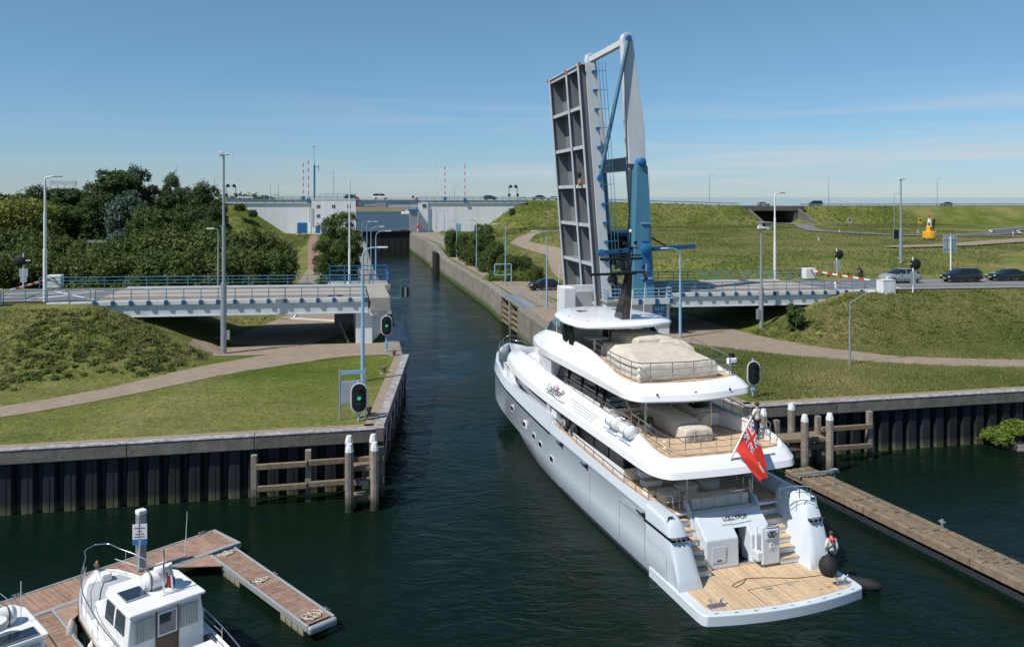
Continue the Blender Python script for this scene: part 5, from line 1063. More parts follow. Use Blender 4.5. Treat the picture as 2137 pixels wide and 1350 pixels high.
# ================================================================ CARS
def wheel(parent, x_, y_, r_, wdt, s_):
    w_ = thing_child('wheel', parent); w_.location = (x_, y_, r_)
    MB().lathe([(r_*.66,-wdt/2),(r_*.93,-wdt/2),(r_,-wdt*.32),(r_,wdt*.32),(r_*.93,wdt/2),(r_*.66,wdt/2)], (0,0,0), 18, 0).o('tyre', 'tyre', w_, smooth=True)
    MB().lathe([(.02,s_*wdt*.30),(r_*.2,s_*wdt*.42),(r_*.62,s_*wdt*.36),(r_*.66,s_*wdt*.46),(r_*.66,-s_*wdt*.2),(.02,-s_*wdt*.2)], (0,0,0), 10, 0).o('rim', 'galv', w_)
def car(loc, rz, label, paint, kind, group=None, detail=True):
    """faces local -y... length along y, nose at -y"""
    P = dict(suv=(4.6,1.86,1.62,1.02,[(-2.3,.62),(-2.2,.80),(-1.95,.98),(-1.2,1.06),(2.15,1.10),(2.3,.95)],[(-1.25,1.04),(-.35,1.56),(.2,1.62),(1.3,1.58),(2.2,1.08)],.36),
        mpv=(4.65,1.84,1.60,1.0,[(-2.32,.60),(-2.2,.78),(-1.9,.96),(-1.35,1.04),(2.2,1.12),(2.32,.9)],[(-1.5,1.02),(-.5,1.52),(.1,1.60),(1.7,1.56),(2.28,1.08)],.34),
        sedan=(4.8,1.85,1.42,.94,[(-2.4,.58),(-2.25,.74),(-1.9,.86),(-1.0,.94),(1.9,1.0),(2.4,.92)],[(-1.05,.92),(-.1,1.36),(.4,1.42),(1.0,1.40),(2.15,.98)],.34),
        van=(5.1,1.95,1.95,1.15,[(-2.55,.65),(-2.45,.9),(-2.1,1.12),(-1.6,1.2),(2.5,1.2),(2.55,1.0)],[(-1.7,1.15),(-.9,1.86),(-.4,1.93),(2.3,1.93),(2.5,1.2)],.36))[kind]
    ln, wd, ht, belt, low, up_, wr_ = P; h = wd/2; t = thing('parked_car' if detail else 'passing_car', loc, rz, label, 'car', group)
    st = []; zs = lambda y: np.interp(y, [q[0] for q in low], [q[1] for q in low])
    for y in np.linspace(-ln/2, ln/2, 17):
        k = 1-.16*max(0, (abs(y)-ln*.36)/(ln*.14))**2; z = float(zs(y)); zl = .24+(.12*max(0,(abs(y)-ln*.42)/(ln*.08)))
        st.append([(-h*k*.92,y,zl),(-h*k,y,zl+.16),(-h*k,y,z*.66+.05),(-h*k*.95,y,z-.06),(-h*k*.84,y,z),(h*k*.84,y,z),(h*k*.95,y,z-.06),(h*k,y,z*.66+.05),(h*k,y,zl+.16),(h*k*.92,y,zl)])
    b = MB(); b.loft(st); b.o('body', paint, t, smooth=True)
    ys = [q[0] for q in up_]; zr2 = lambda y: float(np.interp(y, ys, [q[1] for q in up_])); yy_ = list(np.linspace(ys[0], ys[-1], 13)); st = []
    for y in yy_:
        z = zr2(y); zb = float(zs(y))-.04; kk = (z-zb)/(ht-belt); hw = h*.90-.17*min(1, kk)
        st.append([(-h*.90,y,zb),(-hw,y,max(z-.05,zb)),(-hw*.8,y,z),(hw*.8,y,z),(hw,y,max(z-.05,zb)),(h*.90,y,zb)])
    b = MB(); b.loft(st); b.o('window_glass', 'glass_dark', t, smooth=True)
    b = MB(); ry = [y for y in yy_ if up_[1][0] <= y <= up_[3][0]+.25]; b.loft([[(-h*.72,y,zr2(y)-.02),(-h*.66,y,zr2(y)+.012),(h*.66,y,zr2(y)+.012),(h*.72,y,zr2(y)-.02)] for y in ry], closed=False); b.o('roof', paint, t, smooth=True)
    for s_ in (-1,1):
        for y in ([.25, 1.25] if detail else [.3]):
            z = zr2(y); hw = h*.91; MB().hexa([(s_*(h*.905),y-.05,float(zs(y))-.04),(s_*(h*.93),y-.05,float(zs(y))-.04),(s_*(h*.93),y+.05,float(zs(y))-.04),(s_*h*.905,y+.05,float(zs(y))-.04)], [(s_*(h*.72),y-.04,z-.06),(s_*(h*.745),y-.04,z-.06),(s_*(h*.745),y+.04,z-.06),(s_*h*.72,y+.04,z-.06)]).o('pillar', paint, t)
        for y in (-ln*.305, ln*.29): wheel(t, s_*(h-.12), y, wr_, .24, s_)
        MB().box(s_*h*.5,s_*h*.83,-ln/2+.06,-ln/2+.22,.62,.74).o('headlight', 'head_glass', t, bev=.03)
        if detail: MB().box(s_*h*1.0,s_*h*1.12,up_[0][0]+.55,up_[0][0]+.72,belt+.02,belt+.16).o('mirror', paint, t, bev=.03); MB().box(s_*h*.55,s_*h*.8,ln/2-.2,ln/2-.03,.72,.86).o('tail_light', 'red', t)
    MB().box(-.26,.26,-ln/2-.02,-ln/2+.03,.42,.53).o('number_plate', 'plate_yellow', t)
    MB().box(-h*.55,h*.55,-ln/2+.0,-ln/2+.06,.30,.40).o('grille', 'black', t)
    return t
FL = BA-R(90)   # nose toward -s
zR = lambda s: float(zroad(s))+.03
car(W(61.3,7.2,zR(61)), FL, 'light grey SUV waiting first in the queue at the barrier', 'car_grey', 'suv')
car(W(69.6,7.3,zR(69.6)), FL, 'black people carrier second in the queue at the bridge', 'car_black', 'mpv')
car(W(76.6,8.1,zR(76.6)), FL, 'black saloon car third in the queue at the right edge', 'car_black', 'sedan')
car(W(26.9,38.5,hz(27,38)+.05), FL, 'black SUV parked on the quay behind the raised bridge leaf', 'car_black', 'suv')
far = [(-31.1,15.98,'car_white','sedan','small white car on the far bridge left of the striped barriers',-1),(11.3,15.98,'car_white','van','white van on the far bridge over the lock gate',1),(47.8,15.78,'car_black','mpv','black car on the far bridge above the right white wall',1),
    (64.5,None,'car_blue','suv','blue car on the dike left of the raised leaf',-1),(69.5,None,'car_white','sedan','white car on the dike beside the raised leaf',-1),(148.5,None,'car_grey','sedan','grey car on the dike over the dark underpass',1),(169.5,None,'car_black','van','dark van on the dike right of the underpass',-1),(225,None,'car_black','sedan','dark car on the dike behind the yellow buoy',-1),(2.0,15.98,'car_black','mpv','dark car on the far bridge half hidden above the lock building',1)]
for s_, z, pm, kd, lb, dr_ in far: car(W(s_,194.5,(z if z else float(crest(s_))+.12)), BA+R(90)*dr_, lb, pm, kd, 'cars on the dike road', False)
# ================================================================ BICYCLE, SCOOTER
def cycle(loc, rz, label, motor=False):
    t = thing('motor_scooter' if motor else 'bicycle', loc, rz, label, 'scooter' if motor else 'bicycle'); r_ = .34 if not motor else .27
    for y_ in (-.52,.52):
        w_ = thing_child('wheel', t); w_.location = (0,y_,r_); MB().tube([(0,r_*math.cos(a_),r_*math.sin(a_)) for a_ in np.linspace(0, 2*math.pi, 20, endpoint=False)], .02 if not motor else .06, 6, closed=True).o('tyre', 'tyre', w_)
        for a_ in np.linspace(0, math.pi, 5, endpoint=False): MB().tube([(0,-r_*math.cos(a_),-r_*math.sin(a_)),(0,r_*math.cos(a_),r_*math.sin(a_))], .004 if not motor else .012, 4).o('spoke', 'galv', w_)
    if not motor:
        for a, c in (((0,.52,.34),(0,.1,.32)),((0,.1,.32),(0,.18,.85)),((0,.18,.82),(0,-.38,.82)),((0,.1,.32),(0,-.40,.75)),((0,.52,.34),(0,.18,.8)),((0,-.52,.34),(0,-.38,.9))): MB().tube([a, c], .02, 6).o('frame_tube', 'black', t)
        MB().box(-.06,.06,.06,.32,.88,.93).o('saddle', 'black', t, bev=.02); MB().tube([(-.21,-.45,.86),(-.2,-.38,.93),(0,-.38,.93),(.2,-.38,.93),(.21,-.45,.86)], .014, 6).o('handlebar', 'black', t)
    else:
        MB().prism([(-.42,.3),(-.1,.24),(.3,.25),(.75,.5),(.78,.78),(.15,.82),(.05,.45),(-.3,.42),(-.44,1.0),(-.5,1.0)], 0, -.17, .17).o('body', 'black_gloss', t, bev=.05); MB().tube([(-.3,-.4,1.02),(0,-.47,1.0),(.3,-.4,1.02)], .02, 6).o('handlebar', 'black', t)
        MB().box(-.09,.09,-.56,-.5,.8,.95).o('headlight', 'head_glass', t, bev=.02); MB().box(-.15,.15,.1,.72,.821,.9).o('seat', 'black', t, bev=.03)
    return t
RIDE = dict(pel=(0,.18,.98), sp=(0,.06,1.14), ch=(0,-.08,1.30), nk=(0,-.19,1.43), hd0=(0,-.24,1.49), hd=(0,-.29,1.57), hdt=(0,-.31,1.65), sl=(-.17,-.11,1.36), sr=(.17,-.11,1.36), el=(-.22,-.24,1.14), er=(.22,-.24,1.14), wl=(-.2,-.40,.98), wr=(.2,-.40,.98), hl=(-.2,-.45,.94), hr=(.2,-.45,.94), tl=(-.09,.14,.94), tr=(.09,.14,.94), kl=(-.11,-.17,.72), kr=(.11,.0,.55), al=(-.1,.06,.36), ar=(.1,.13,.14), fl=(-.11,-.08,.30), fr=(.11,-.0,.08))
cycle(W(58.8,10.9,zR(59)), BA-R(80), 'thin black racing bicycle waiting behind the striped barrier'); person(W(58.8,10.9,zR(59)), BA-R(80), 'cyclist in black leaning on the bicycle behind the barrier', 'trousers', pose=RIDE)
cycle(W(-33.9,5.0,zR(-34)), BA+R(78), 'dark motor scooter waiting at the left edge of the road', True); person(W(-33.9,5.0,zR(-34)-.12), BA+R(78), 'rider in dark clothes sitting on the scooter at the left edge', 'trousers', pose=RIDE)
# ================================================================ LAMPS AND MASTS
def lamp(s_, t_, h, arm, adir, label, mt='lamp_blue', z0=None, r_=.085, head='white_paint', cat='street lamp', name='street_lamp', group=None, flat=False, curve=True, rise=.10):
    z0 = hz(s_, t_)+.03 if z0 is None else z0; t = thing(name, W(s_, t_, z0), BA, label, cat, group); d = Vector((math.cos(adir), math.sin(adir), 0))
    MB().tube([(0,0,0),(0,0,h*.42),(0,0,h*.421),(0,0,h*.72),(0,0,h*.721),(0,0,h-arm*.45)], [r_*1.25,r_*1.25,r_,r_,r_*.75,r_*.72], 10).o('pole', mt, t, smooth=True)
    if curve: pts = [Vector((0,0,h-arm*.45)), Vector((0,0,h-arm*.2))+d*arm*.06, Vector((0,0,h-arm*.07))+d*arm*.22, Vector((0,0,h))+d*arm*.5, Vector((0,0,h+.02))+d*arm*.8]
    else: pts = [Vector((0,0,h-arm*.45)), Vector((0,0,h-.08))+d*.04, Vector((0,0,h))+d*.12, Vector((0,0,h+rise))+d*arm*.8]
    MB().tube(pts, r_*.55, 8).o('arm', mt, t, smooth=True)
    c = pts[-1]; MB().beam(c, c+d*.75, .24, .13).o('lamp_head', head, t, bev=.04)
    return t
lamp(-.32,-14.85,9.7,1.35,0,'nearest pale blue lamp post behind the notice board on the left quay',r_=.115)
for i, (s_, t_) in enumerate(((2.6,30),(2.6,46),(2.8,70),(2.9,104))): lamp(s_,t_,9.0-(.0 if t_ < 96 else 1.5),1.5,0,'pale blue lamp post along the left lock wall, %s behind the bridge' % ['first','second','third','fourth'][i],group='lamps on the left lock wall')
for i, (s_, t_) in enumerate(((22.35,19.2),(22.4,44.2),(22.0,68),(23,100),(23.6,126),(24.4,150),(24.8,172))): lamp(s_,t_,9.3 if t_ < 96 else 8,1.5,R(180),'pale blue lamp post along the right lock wall, %s from the raised leaf' % ['first','second','third','fourth','fifth','sixth','seventh'][i],group='lamps on the right lock wall')
lamp(29.9,-2.6,8.5,1.5,R(180),'pale blue lamp post standing just behind the yacht hardtop',r_=.11)
lamp(37.96,-17.3,5.0,2.3,R(8),'short galvanised lamp post on the grass beside the right path','galv',r_=.075,curve=False,rise=.75)
lamp(-26.6,1.0,10.6,.75,0,'white road lamp at the left barrier','white_paint',z0=zR(-26),r_=.13,head='galv',curve=False)
lamp(48.9,13.2,10.2,.75,0,'white road lamp behind the right end of the bridge','white_paint',z0=7.1,r_=.13,head='galv',curve=False)
lamp(-14.4,14.5,7.0,.5,R(180),'slim grey post with camera behind the left span railing','galv',z0=6.6,r_=.075)
def mast(s_, t_, z0, h, thick, label, r_=.10, cat='mast', head=True, mt='galv'):
    t = thing('camera_mast', W(s_,t_,z0), BA, label, cat)
    MB().tube([(0,0,0),(0,0,thick)], r_*1.9, 10).o('base_tube', mt, t, smooth=True); MB().tube([(0,0,thick),(0,0,thick+h*.3),(0,0,thick+h*.301),(0,0,h)], [r_*1.1,r_*1.1,r_*.8,r_*.7], 10).o('pole', mt, t, smooth=True)
    if head:
        MB().beam((-.35,0,h-.05),(.5,0,h+.05),.07,.07).o('cross_arm', mt, t); MB().box(-.4,-.05,-.18,.1,h+.02,h+.3).o('camera', 'white_paint', t, bev=.03); MB().hexa([(.2,-.2,h+.1),(.7,-.25,h),(.7,.15,h),(.2,.2,h+.1)], [(.2,-.2,h+.25),(.75,-.25,h+.12),(.75,.15,h+.12),(.2,.2,h+.25)]).o('flood_light', 'white_paint', t)
    return t
m1 = mast(-11.7,-1.9,3.53,17.0,6.0,'tall grey camera mast standing in front of the left bridge span',.13); MB().box(.2,.5,-.15,.15,1.2,2.0).o('cabinet', 'float_grey', m1)
m2 = mast(39.3,-.9,3.53,10.2,4.4,'grey camera mast in front of the right bridge span',.12); MB().box(-.45,-.2,-.2,.2,1.2,2.2).o('cabinet', 'galv', m2)
mast(77.85,28.6,7.3,12.1,5.0,'grey camera mast on the meadow behind the queue of cars',.13)
mast(-.9,14.6,7.5,11.2,.4,'white mast with flat top plate on the control platform',r_=.11,head=False,mt='white_paint')
# road lamps along the dike
for i, (s_, h, w2) in enumerate(((131.5,10.8,0),(180.5,10.9,0),(228,10.6,0),(-52.6,11,0),(-41,7.5,0),(-23.8,5.6,0),(-21.3,5.0,0),(-3.7,10,0),(36.4,4.6,0),(40.1,5.0,0),(280,10.6,0),(108,10.8,0))):
    lamp(s_,203 if i < 3 or i > 9 else 200,h,1.0,R(90) if i % 2 else R(0),'thin grey lamp post on the dike road, %s' % ['left of the underpass','right of the underpass','right of the tall camera mast','above the tallest tree','behind the trees near the white car','left of the striped barriers','next left of the striped barriers','above the lock building roof','between the right striped barriers','right of the striped barriers','at the far right edge','behind the bridge tower'][i],'galv',z0=(float(crest(s_)) if abs(s_) > 60 else 15.8),r_=.09,curve=False,head='galv',group='lamps on the dike road')
for i, (s_, t_, h) in enumerate(((152,128,10.5),(176,90,8.5),(190,92,8.5))): lamp(s_,t_,h,1.2,0,'grey lamp post on the meadow %s' % ['beside the service road','by the curving slip road','inside the slip road bend'][i],'galv',r_=.09,curve=False,head='galv',group='lamps on the meadow')
# blue antenna mast, striped barriers and gantries on the far bridge
am = frame('antenna_mast', 'tall blue antenna mast rising above the lock building', 'mast')
MB().tube([(-9.6,190,15.9),(-9.6,190,27)], .28, 8).o('pole', 'bright_blue', am); MB().tube([(-9.6,190,27),(-9.8,190,33)], .07, 6).o('whip', 'galv', am); MB().box(-10.4,-8.8,189.9,190.1,32.7,32.8).o('yard', 'galv', am); MB().box(-9.4,-8.2,189.9,190.1,26.2,26.4).o('bracket', 'bright_blue', am); MB().tube([(-8.3,190,25),(-8.3,190,26.9)], .1, 6).o('dipole', 'bright_blue', am)
def striped(s_, t_, z, h, label, lean=.0):
    t = frame('raised_barrier', label, 'barrier'); t['group'] = 'raised barriers on the far bridge'; MB().box(s_-.5,s_+.5,t_-.4,t_+.4,z,z+1.2).o('motor_box', 'bright_blue', t, bev=.05)
    k = 10
    for i in range(k): MB().beam((s_+lean*i/k*h,t_,z+1+h*i/k),(s_+lean*(i+1)/k*h,t_,z+1+h*(i+1)/k),.24,.2).o('stripe', 'red' if i % 2 else 'flag_white', t)
striped(-12.9,188,15.9,10.5,'left one of the two raised striped barriers by the antenna mast'); striped(-11.3,186.4,15.2,12,'right one of the two raised striped barriers by the antenna mast')
striped(31.6,187,15.6,10,'left one of the raised striped barriers over the right white wall'); striped(38,186.4,15.2,11,'right one of the raised striped barriers over the right white wall')
for s_, lb in ((28.8,'left'),(30.4,'middle'),(33.4,'right')): 
    t = frame('flag_pole', 'thin white pole, %s of three over the right white wall' % lb, 'pole'); MB().tube([(s_,187,15.7),(s_,187,26.5)], .09, 6).o('pole', 'white_paint', t); MB().ball((s_,187,26.55), .16, 6, 5).o('finial', 'galv', t)
for s0, lb in ((-36.5,'left of the white car'),(53.7,'right of the black car')):
    t = frame('signal_gantry', 'small road signal gantry on the dike, %s' % lb, 'gantry'); s1 = s0+2.9
    for s_ in (s0, s1): MB().tube([(s_,192,15.5),(s_,192,20.4)], .14, 6).o('post', 'galv', t); MB().ball((s_+.1,191.8,17.5), .5, 8, 6).o('signal', 'black', t)
    MB().beam((s0,192,20.3),(s1,192,20.3),.18,.18).o('beam', 'galv', t)
    for s_ in (s0+.6, s1-.5): MB().box(s_-.4,s_+.4,191.6,192.1,19.8,20.8).o('signal', 'black', t)
# ================================================================ SIGNALS, BOARDS, BARRIERS
def oval(cx_, cz, w_, h, n_=10): 
    r_ = w_/2; return [(cx_+r_*math.cos(a_), cz+(h/2-r_)+r_*math.sin(a_)) for a_ in np.linspace(0, math.pi, n_)]+[(cx_+r_*math.cos(a_), cz-(h/2-r_)+r_*math.sin(a_)) for a_ in np.linspace(math.pi, 2*math.pi, n_)]
def signal(s_, t_, cz, w_, h, label, rz=0, lit=1):
    z0 = hz(s_, t_); t = thing('harbour_signal', W(s_,t_,z0), BA+rz, label, 'signal'); c = cz-z0
    MB().tube([(0,.1,0),(0,.1,c+h/2+.12)], .075, 8).o('post', 'lamp_blue', t, smooth=True); MB().box(-.11,.11,-.02,.22,.45,.95).o('junction_box', 'lamp_blue', t, bev=.02)
    MB().prism(oval(0,c,w_,h), 1, -.06, .0).o('rim', 'white_paint', t, bev=.01); MB().prism(oval(0,c,w_-.14,h-.14), 1, -.10, -.062).o('backboard', 'signal_black', t)
    for i, dz in enumerate((h*.26,0,-h*.26)):
        ln_ = MB().lathe([(.01,0),(.125,.005),(.12,.03),(.01,.05)], (0,-.10,c+dz), 16, 1).o('lens', ('green_lamp' if lit else 'green_lamp_off') if i == 1 else 'red_lamp_off', t)
        MB().tube([(.14*math.cos(a_),-.16,c+dz+.14*math.sin(a_)) for a_ in np.linspace(.3,2.84,8)], .03, 5).o('hood', 'black', ln_); MB().box(-.15,.15,-.30,-.10,c+dz+.13,c+dz+.16).o('visor', 'black', ln_)
    return t
signal(-.85,-25.7,4.93,1.0,1.82,'black oval harbour signal with green light nearest on the left quay corner',R(5)); signal(2.0,-4.3,5.85,.98,1.75,'black oval harbour signal with green light beside the white bridge pier',R(5)); signal(25.2,-25.3,5.15,.92,1.66,'black oval harbour signal on the grass right of the yacht',R(-6),0)
bs = frame('harbour_signal', 'small black signal seen from behind over the water by the bridge pier', 'signal')
MB().prism(oval(4.1,8.0,.72,1.15), 1, 1.6, 1.7).o('backboard', 'signal_black', bs); MB().tube([(3.65,1.75,7.45),(4.55,1.75,7.45),(4.55,1.75,8.6),(3.65,1.75,8.6)], .04, 6, closed=True).o('frame', 'rail_blue', bs); MB().box(4.02,4.18,1.55,1.6,7.5,8.5).o('back_strap', 'galv', bs); MB().tube([(2.2,1.9,7.4),(3.7,1.75,7.42)], .05, 6).o('bracket', 'rail_blue', bs)
nb = thing('notice_board', W(-1.25,-25.15,3.5), BA, 'pale blue notice board on two posts behind the nearest left signal', 'notice board')
for x_ in (-.72,.78): MB().tube([(x_,0,0),(x_,0,3.05)], .055, 8).o('post', 'galv', nb)
MB().box(-.68,.74,-.03,.03,.95,2.35).o('panel', 'lamp_blue', nb); MB().box(-.68,.74,-.035,.035,2.75,2.98).o('top_board', 'lamp_blue', nb); MB().box(-.62,.68,-.045,-.032,1.02,2.28).o('panel_back', 'alu', nb)
cp = frame('control_platform', 'concrete platform with bright blue railings behind the left bridge pier', 'platform')
MB().box(-3.2,3.4,12.5,17.5,6.9,7.5).o('slab', 'concrete', cp, bev=.03); MB().box(-2.5,2.8,13,17,3.4,6.89).o('base', 'concrete', cp)
simple_rail(cp, [(-3,12.7,7.5),(3.2,12.7,7.5),(3.2,17.3,7.5)], [3,3], 1.15, 'bright_blue', .05, (.5,1)); simple_rail(cp, [(-3,15.3,7.5),(3.2,15.3,7.5)], [4], 1.9, 'bright_blue', .05, (.45,.75,1))
wk = frame('quay_gangway', 'small railed gangway beside the water below the bridge pier', 'gangway'); MB().box(2.4,4.6,1.0,9,3.55,3.62).o('grating', 'galv', wk)
simple_rail(wk, [(2.5,1.0,3.6),(4.5,1.0,3.6),(4.6,9,3.6)], [2,6], 1.1, 'galv', .03, (.35,.68,1))
def lane_signal(s_, t_, z0, cz, label, face):
    t = thing('road_signal', W(s_,t_,z0), BA, label, 'signal'); c = cz-z0
    MB().tube([(0,0,0),(0,0,c+.75)], .075, 8).o('post', 'white_paint', t); MB().lathe([(.02,0),(.55,.02),(.6,.1),(.58,.28),(.4,.4),(.02,.42)], (.35*face,.25,c), 16, 1).o('signal_disc', 'signal_black', t, smooth=True)
    MB().box(-.35,.65,-.05,.0,c+.0,c+.09).o('bracket', 'white_paint', t); MB().box(-.38,.42,-.06,-.02,c-1.55,c-.75).o('plate', 'alu', t); MB().box(-.28,.32,-.06,-.02,c-2.1,c-1.58).o('plate', 'alu', t)
lane_signal(58.7,15.5,7.2,9.75,'round black road signal behind the cyclist',1); lane_signal(56.4,-1.2,7.0,9.95,'round black road signal nearest the grass right of the bridge',1); lane_signal(-32.6,13.6,7.7,10.6,'round black road signal at the left barrier',-1)
def barrier(s_, t0, t1, z, label, lift):
    t = frame('barrier', label, 'barrier'); b = MB().box(s_-.65,s_+.65,t0-.5,t0+.5,z,z+1.25).o('motor_box', 'white_paint', t, bev=.04)
    k = 12
    for i in range(k):
        a, c = i/k, (i+1)/k; MB().beam((s_,t0+(t1-t0)*a,z+1.0+lift*a),(s_,t0+(t1-t0)*c,z+1.0+lift*c),.11,.16).o('stripe', 'red' if i % 2 == 0 else 'flag_white', t)
    MB().beam((s_+.4,t0+.2,z+.3),(s_,t0+(t1-t0)*.2,z+1.0),.08,.08).o('brace', 'galv', t)
    return t
barrier(52.9,12.4,.9,7.2,'lowered red and white barrier at the right end of the bridge',-.05); barrier(-29.6,13.2,2.0,7.95,'lowered red and white barrier at the left end of the bridge',.0)
for s_, t_, lb in ((53.6,-.7,'white barrier cabinet at the right end of the near bridge edge'),(-30.4,-.3,'white barrier cabinet at the left end of the near bridge edge')):
    t = frame('barrier_cabinet', lb, 'cabinet'); MB().box(s_-.75,s_+.75,t_-.55,t_+.55,zR(s_)-.4,zR(s_)+1.15).o('box', 'white_paint', t, bev=.04); MB().box(s_-.78,s_+.78,t_-.58,t_+.58,zR(s_)+1.151,zR(s_)+1.2).o('lid', 'beam_white', t); MB().box(s_+.0,s_+.6,t_-.565,t_-.551,zR(s_),zR(s_)+1.0).o('door', 'white_paint', t)
def board(s_, t_, z0, w_, h, lift, label, mt='alu'):
    t = thing('road_sign', W(s_,t_,z0), BA, label, 'sign'); MB().tube([(0,0,0),(0,0,lift+h*.9)], .10, 8).o('post', 'white_paint', t); MB().box(-w_/2,w_/2,.11,.16,lift,lift+h).o('panel', mt, t)
    for z in (.2,.75): MB().box(-w_/2,w_/2,.05,.109,lift+h*z,lift+h*z+.12).o('stiffener', 'lamp_blue', t)
    for x_ in (-.28,.28): MB().box(w_*x_-.05,w_*x_+.05,.03,.1,lift,lift+h).o('stiffener', 'galv', t)
    return t
board(76.8,17.5,7.2,2.1,2.3,2.4,'large direction sign seen from behind above the black saloon'); 
ib = thing('information_board', W(111,73,7.3), BA, 'dark information board on two legs left of the yellow buoy', 'sign')
for x_ in (-.8,.8): MB().tube([(x_,0,0),(x_,0,2.9)], .06, 6).o('leg', 'galv', ib)
MB().box(-.72,.72,-.04,.04,.9,2.8).o('panel', 'signal_black', ib)
for s_, t_, z, lb in ((178,150,8.6,'yellow road sign on the dike foot right of the underpass'),(158.5,158,7.8,'small dark round sign beside the underpass portal')):
    t = thing('road_sign', W(s_,t_,hz(s_,t_)), BA, lb, 'sign'); MB().tube([(0,0,0),(0,0,1.6)], .07, 6).o('post', 'galv', t); MB().box(-.75,.75,-.05,.05,1.2,3.1).o('panel', 'sign_yellow' if 'yellow' in lb else 'grey_panel', t); MB().lathe([(.01,0),(.4,.01),(.4,.04),(.01,.05)], (0,-.06,2.3), 14, 1).o('symbol', 'black' , t); MB().box(-.3,.3,-.14,-.115,2.25,2.38).o('bar', 'red', t)
hut = thing('switch_hut', W(119.7,142,7.2), BA, 'small grey concrete hut with flat roof on the meadow', 'hut'); MB().box(-1.5,1.5,-1.2,1.2,0,2.1).o('wall', 'concrete', hut, bev=.03); MB().box(-1.75,1.75,-1.45,1.45,2.11,2.35).o('roof', 'concrete', hut); MB().box(-1.35,-.55,-1.24,-1.205,.1,1.9).o('door', 'signal_black', hut)
by = thing('navigation_buoy', W(125,80.7,7.3), BA, 'big yellow navigation buoy displayed on the meadow', 'buoy')
MB().lathe([(.3,.5),(1.35,.5),(1.45,.6),(1.45,1.9),(1.35,2.0),(.8,2.01),(.72,2.05),(.66,3.1),(.5,3.2),(.3,3.21)], (0,0,0), 20).o('hull', 'buoy_yellow', by, smooth=True)
for a_ in range(4): MB().box(math.cos(a_*1.57+.78)*1.0-.12,math.cos(a_*1.57+.78)*1.0+.12,math.sin(a_*1.57+.78)*1.0-.12,math.sin(a_*1.57+.78)*1.0+.12,0,.56).o('foot', 'galv', by)
MB().hexa([(.1,-1.46,1.0),(1.05,-1.12,1.0),(1.05,-1.0,1.0),(.1,-1.3,1.0)], [(.1,-1.47,1.75),(1.05,-1.13,1.75),(1.05,-1.0,1.75),(.1,-1.3,1.75)]).o('info_panel', 'flag_white', by)
for a_ in range(4): MB().tube([(.5*math.cos(a_*1.57),.5*math.sin(a_*1.57),3.2),(.22*math.cos(a_*1.57),.22*math.sin(a_*1.57),5.0)], .06, 5).o('lattice_leg', 'white_paint', by)
MB().lathe([(.1,3.9),(.38,3.95),(.38,4.6),(.1,4.65)], (0,0,0), 12).o('lantern_cage', 'white_paint', by); MB().lathe([(.02,5.0),(.1,5.02),(.12,5.3),(.3,5.4),(.1,5.9),(.02,5.92)], (0,0,0), 10).o('topmark', 'red', by); MB().hexa([(.7,-.1,2.5),(1.1,-.1,2.5),(1.1,.3,2.5),(.7,.3,2.5)], [(1.1,-.1,4.7),(1.5,-.1,4.7),(1.5,.3,4.7),(1.1,.3,4.7)]).o('spare_topmark', 'black', by, bev=.08)
MB().box(-.45,-.1,-.9,-.8,2.5,2.95).o('hatch', 'black', by)
for i, (s_, t_) in enumerate(((112,60),(100,84),(140,92),(165,100),(128,118),(182,112),(147,112),(190,122))):
    t = thing('marker_post', W(s_,t_,hz(s_,t_)), 0, 'small white marker post beside the meadow roads', 'post', 'marker posts on the meadow'); MB().box(-.1,.1,-.08,.08,0,1.0).o('shaft', 'flag_white', t); MB().box(-.102,.102,-.082,.082,.72,.84).o('band', 'black', t)
gd = frame('guard_rail', 'long steel guard rail along the top of the dike road', 'guard rail')
for a_, c_ in ((57,137),(161,420)):
    n_ = int((c_-a_)/8)
    for i in range(n_): s0, s1 = a_+(c_-a_)*i/n_, a_+(c_-a_)*(i+1)/n_; MB().beam((s0,190.6,float(crest(s0))+.75),(s1,190.6,float(crest(s1))+.75),.08,.34).o('rail', 'galv', gd); MB().box(s0-.08,s0+.08,190.62,190.8,float(crest(s0))-.2,float(crest(s0))+.8).o('post', 'galv', gd)
# quay fittings
for s_, t_, lb in ((1.35,-12.5,'rusty mooring bollard on the left quay by the shaded coping'),(2.55,-5.9,'rusty mooring bollard near the bridge pier signal'),(-.2,-24.3,'rusty bollard behind the nearest left signal')):
    t = thing('bollard', W(s_,t_,3.5), BA, lb, 'bollard'); MB().lathe([(.2,0),(.2,.06),(.12,.08),(.12,.3),(.2,.36),(.2,.46),(.12,.5),(.02,.51)], (0,0,0), 12).o('body', 'iron', t, smooth=True); MB().box(-.28,.28,-.28,.28,-.02,.03).o('base_plate', 'concrete', t)
pm = frame('kerb', 'white painted kerb line on the paving under the left span', 'kerb'); MB().beam((-1.2,1.2,3.6),(-2.6,24,3.6),.16,.14).o('kerb_stone', 'white_paint', pm); MB().beam((-1.9,14.2,3.6),(-7.2,17.4,3.6),.16,.14).o('kerb_stone', 'white_paint', pm); MB().beam((-6.9,17.5,3.6),(-6.5,25,3.6),.16,.14).o('kerb_stone', 'white_paint', pm)
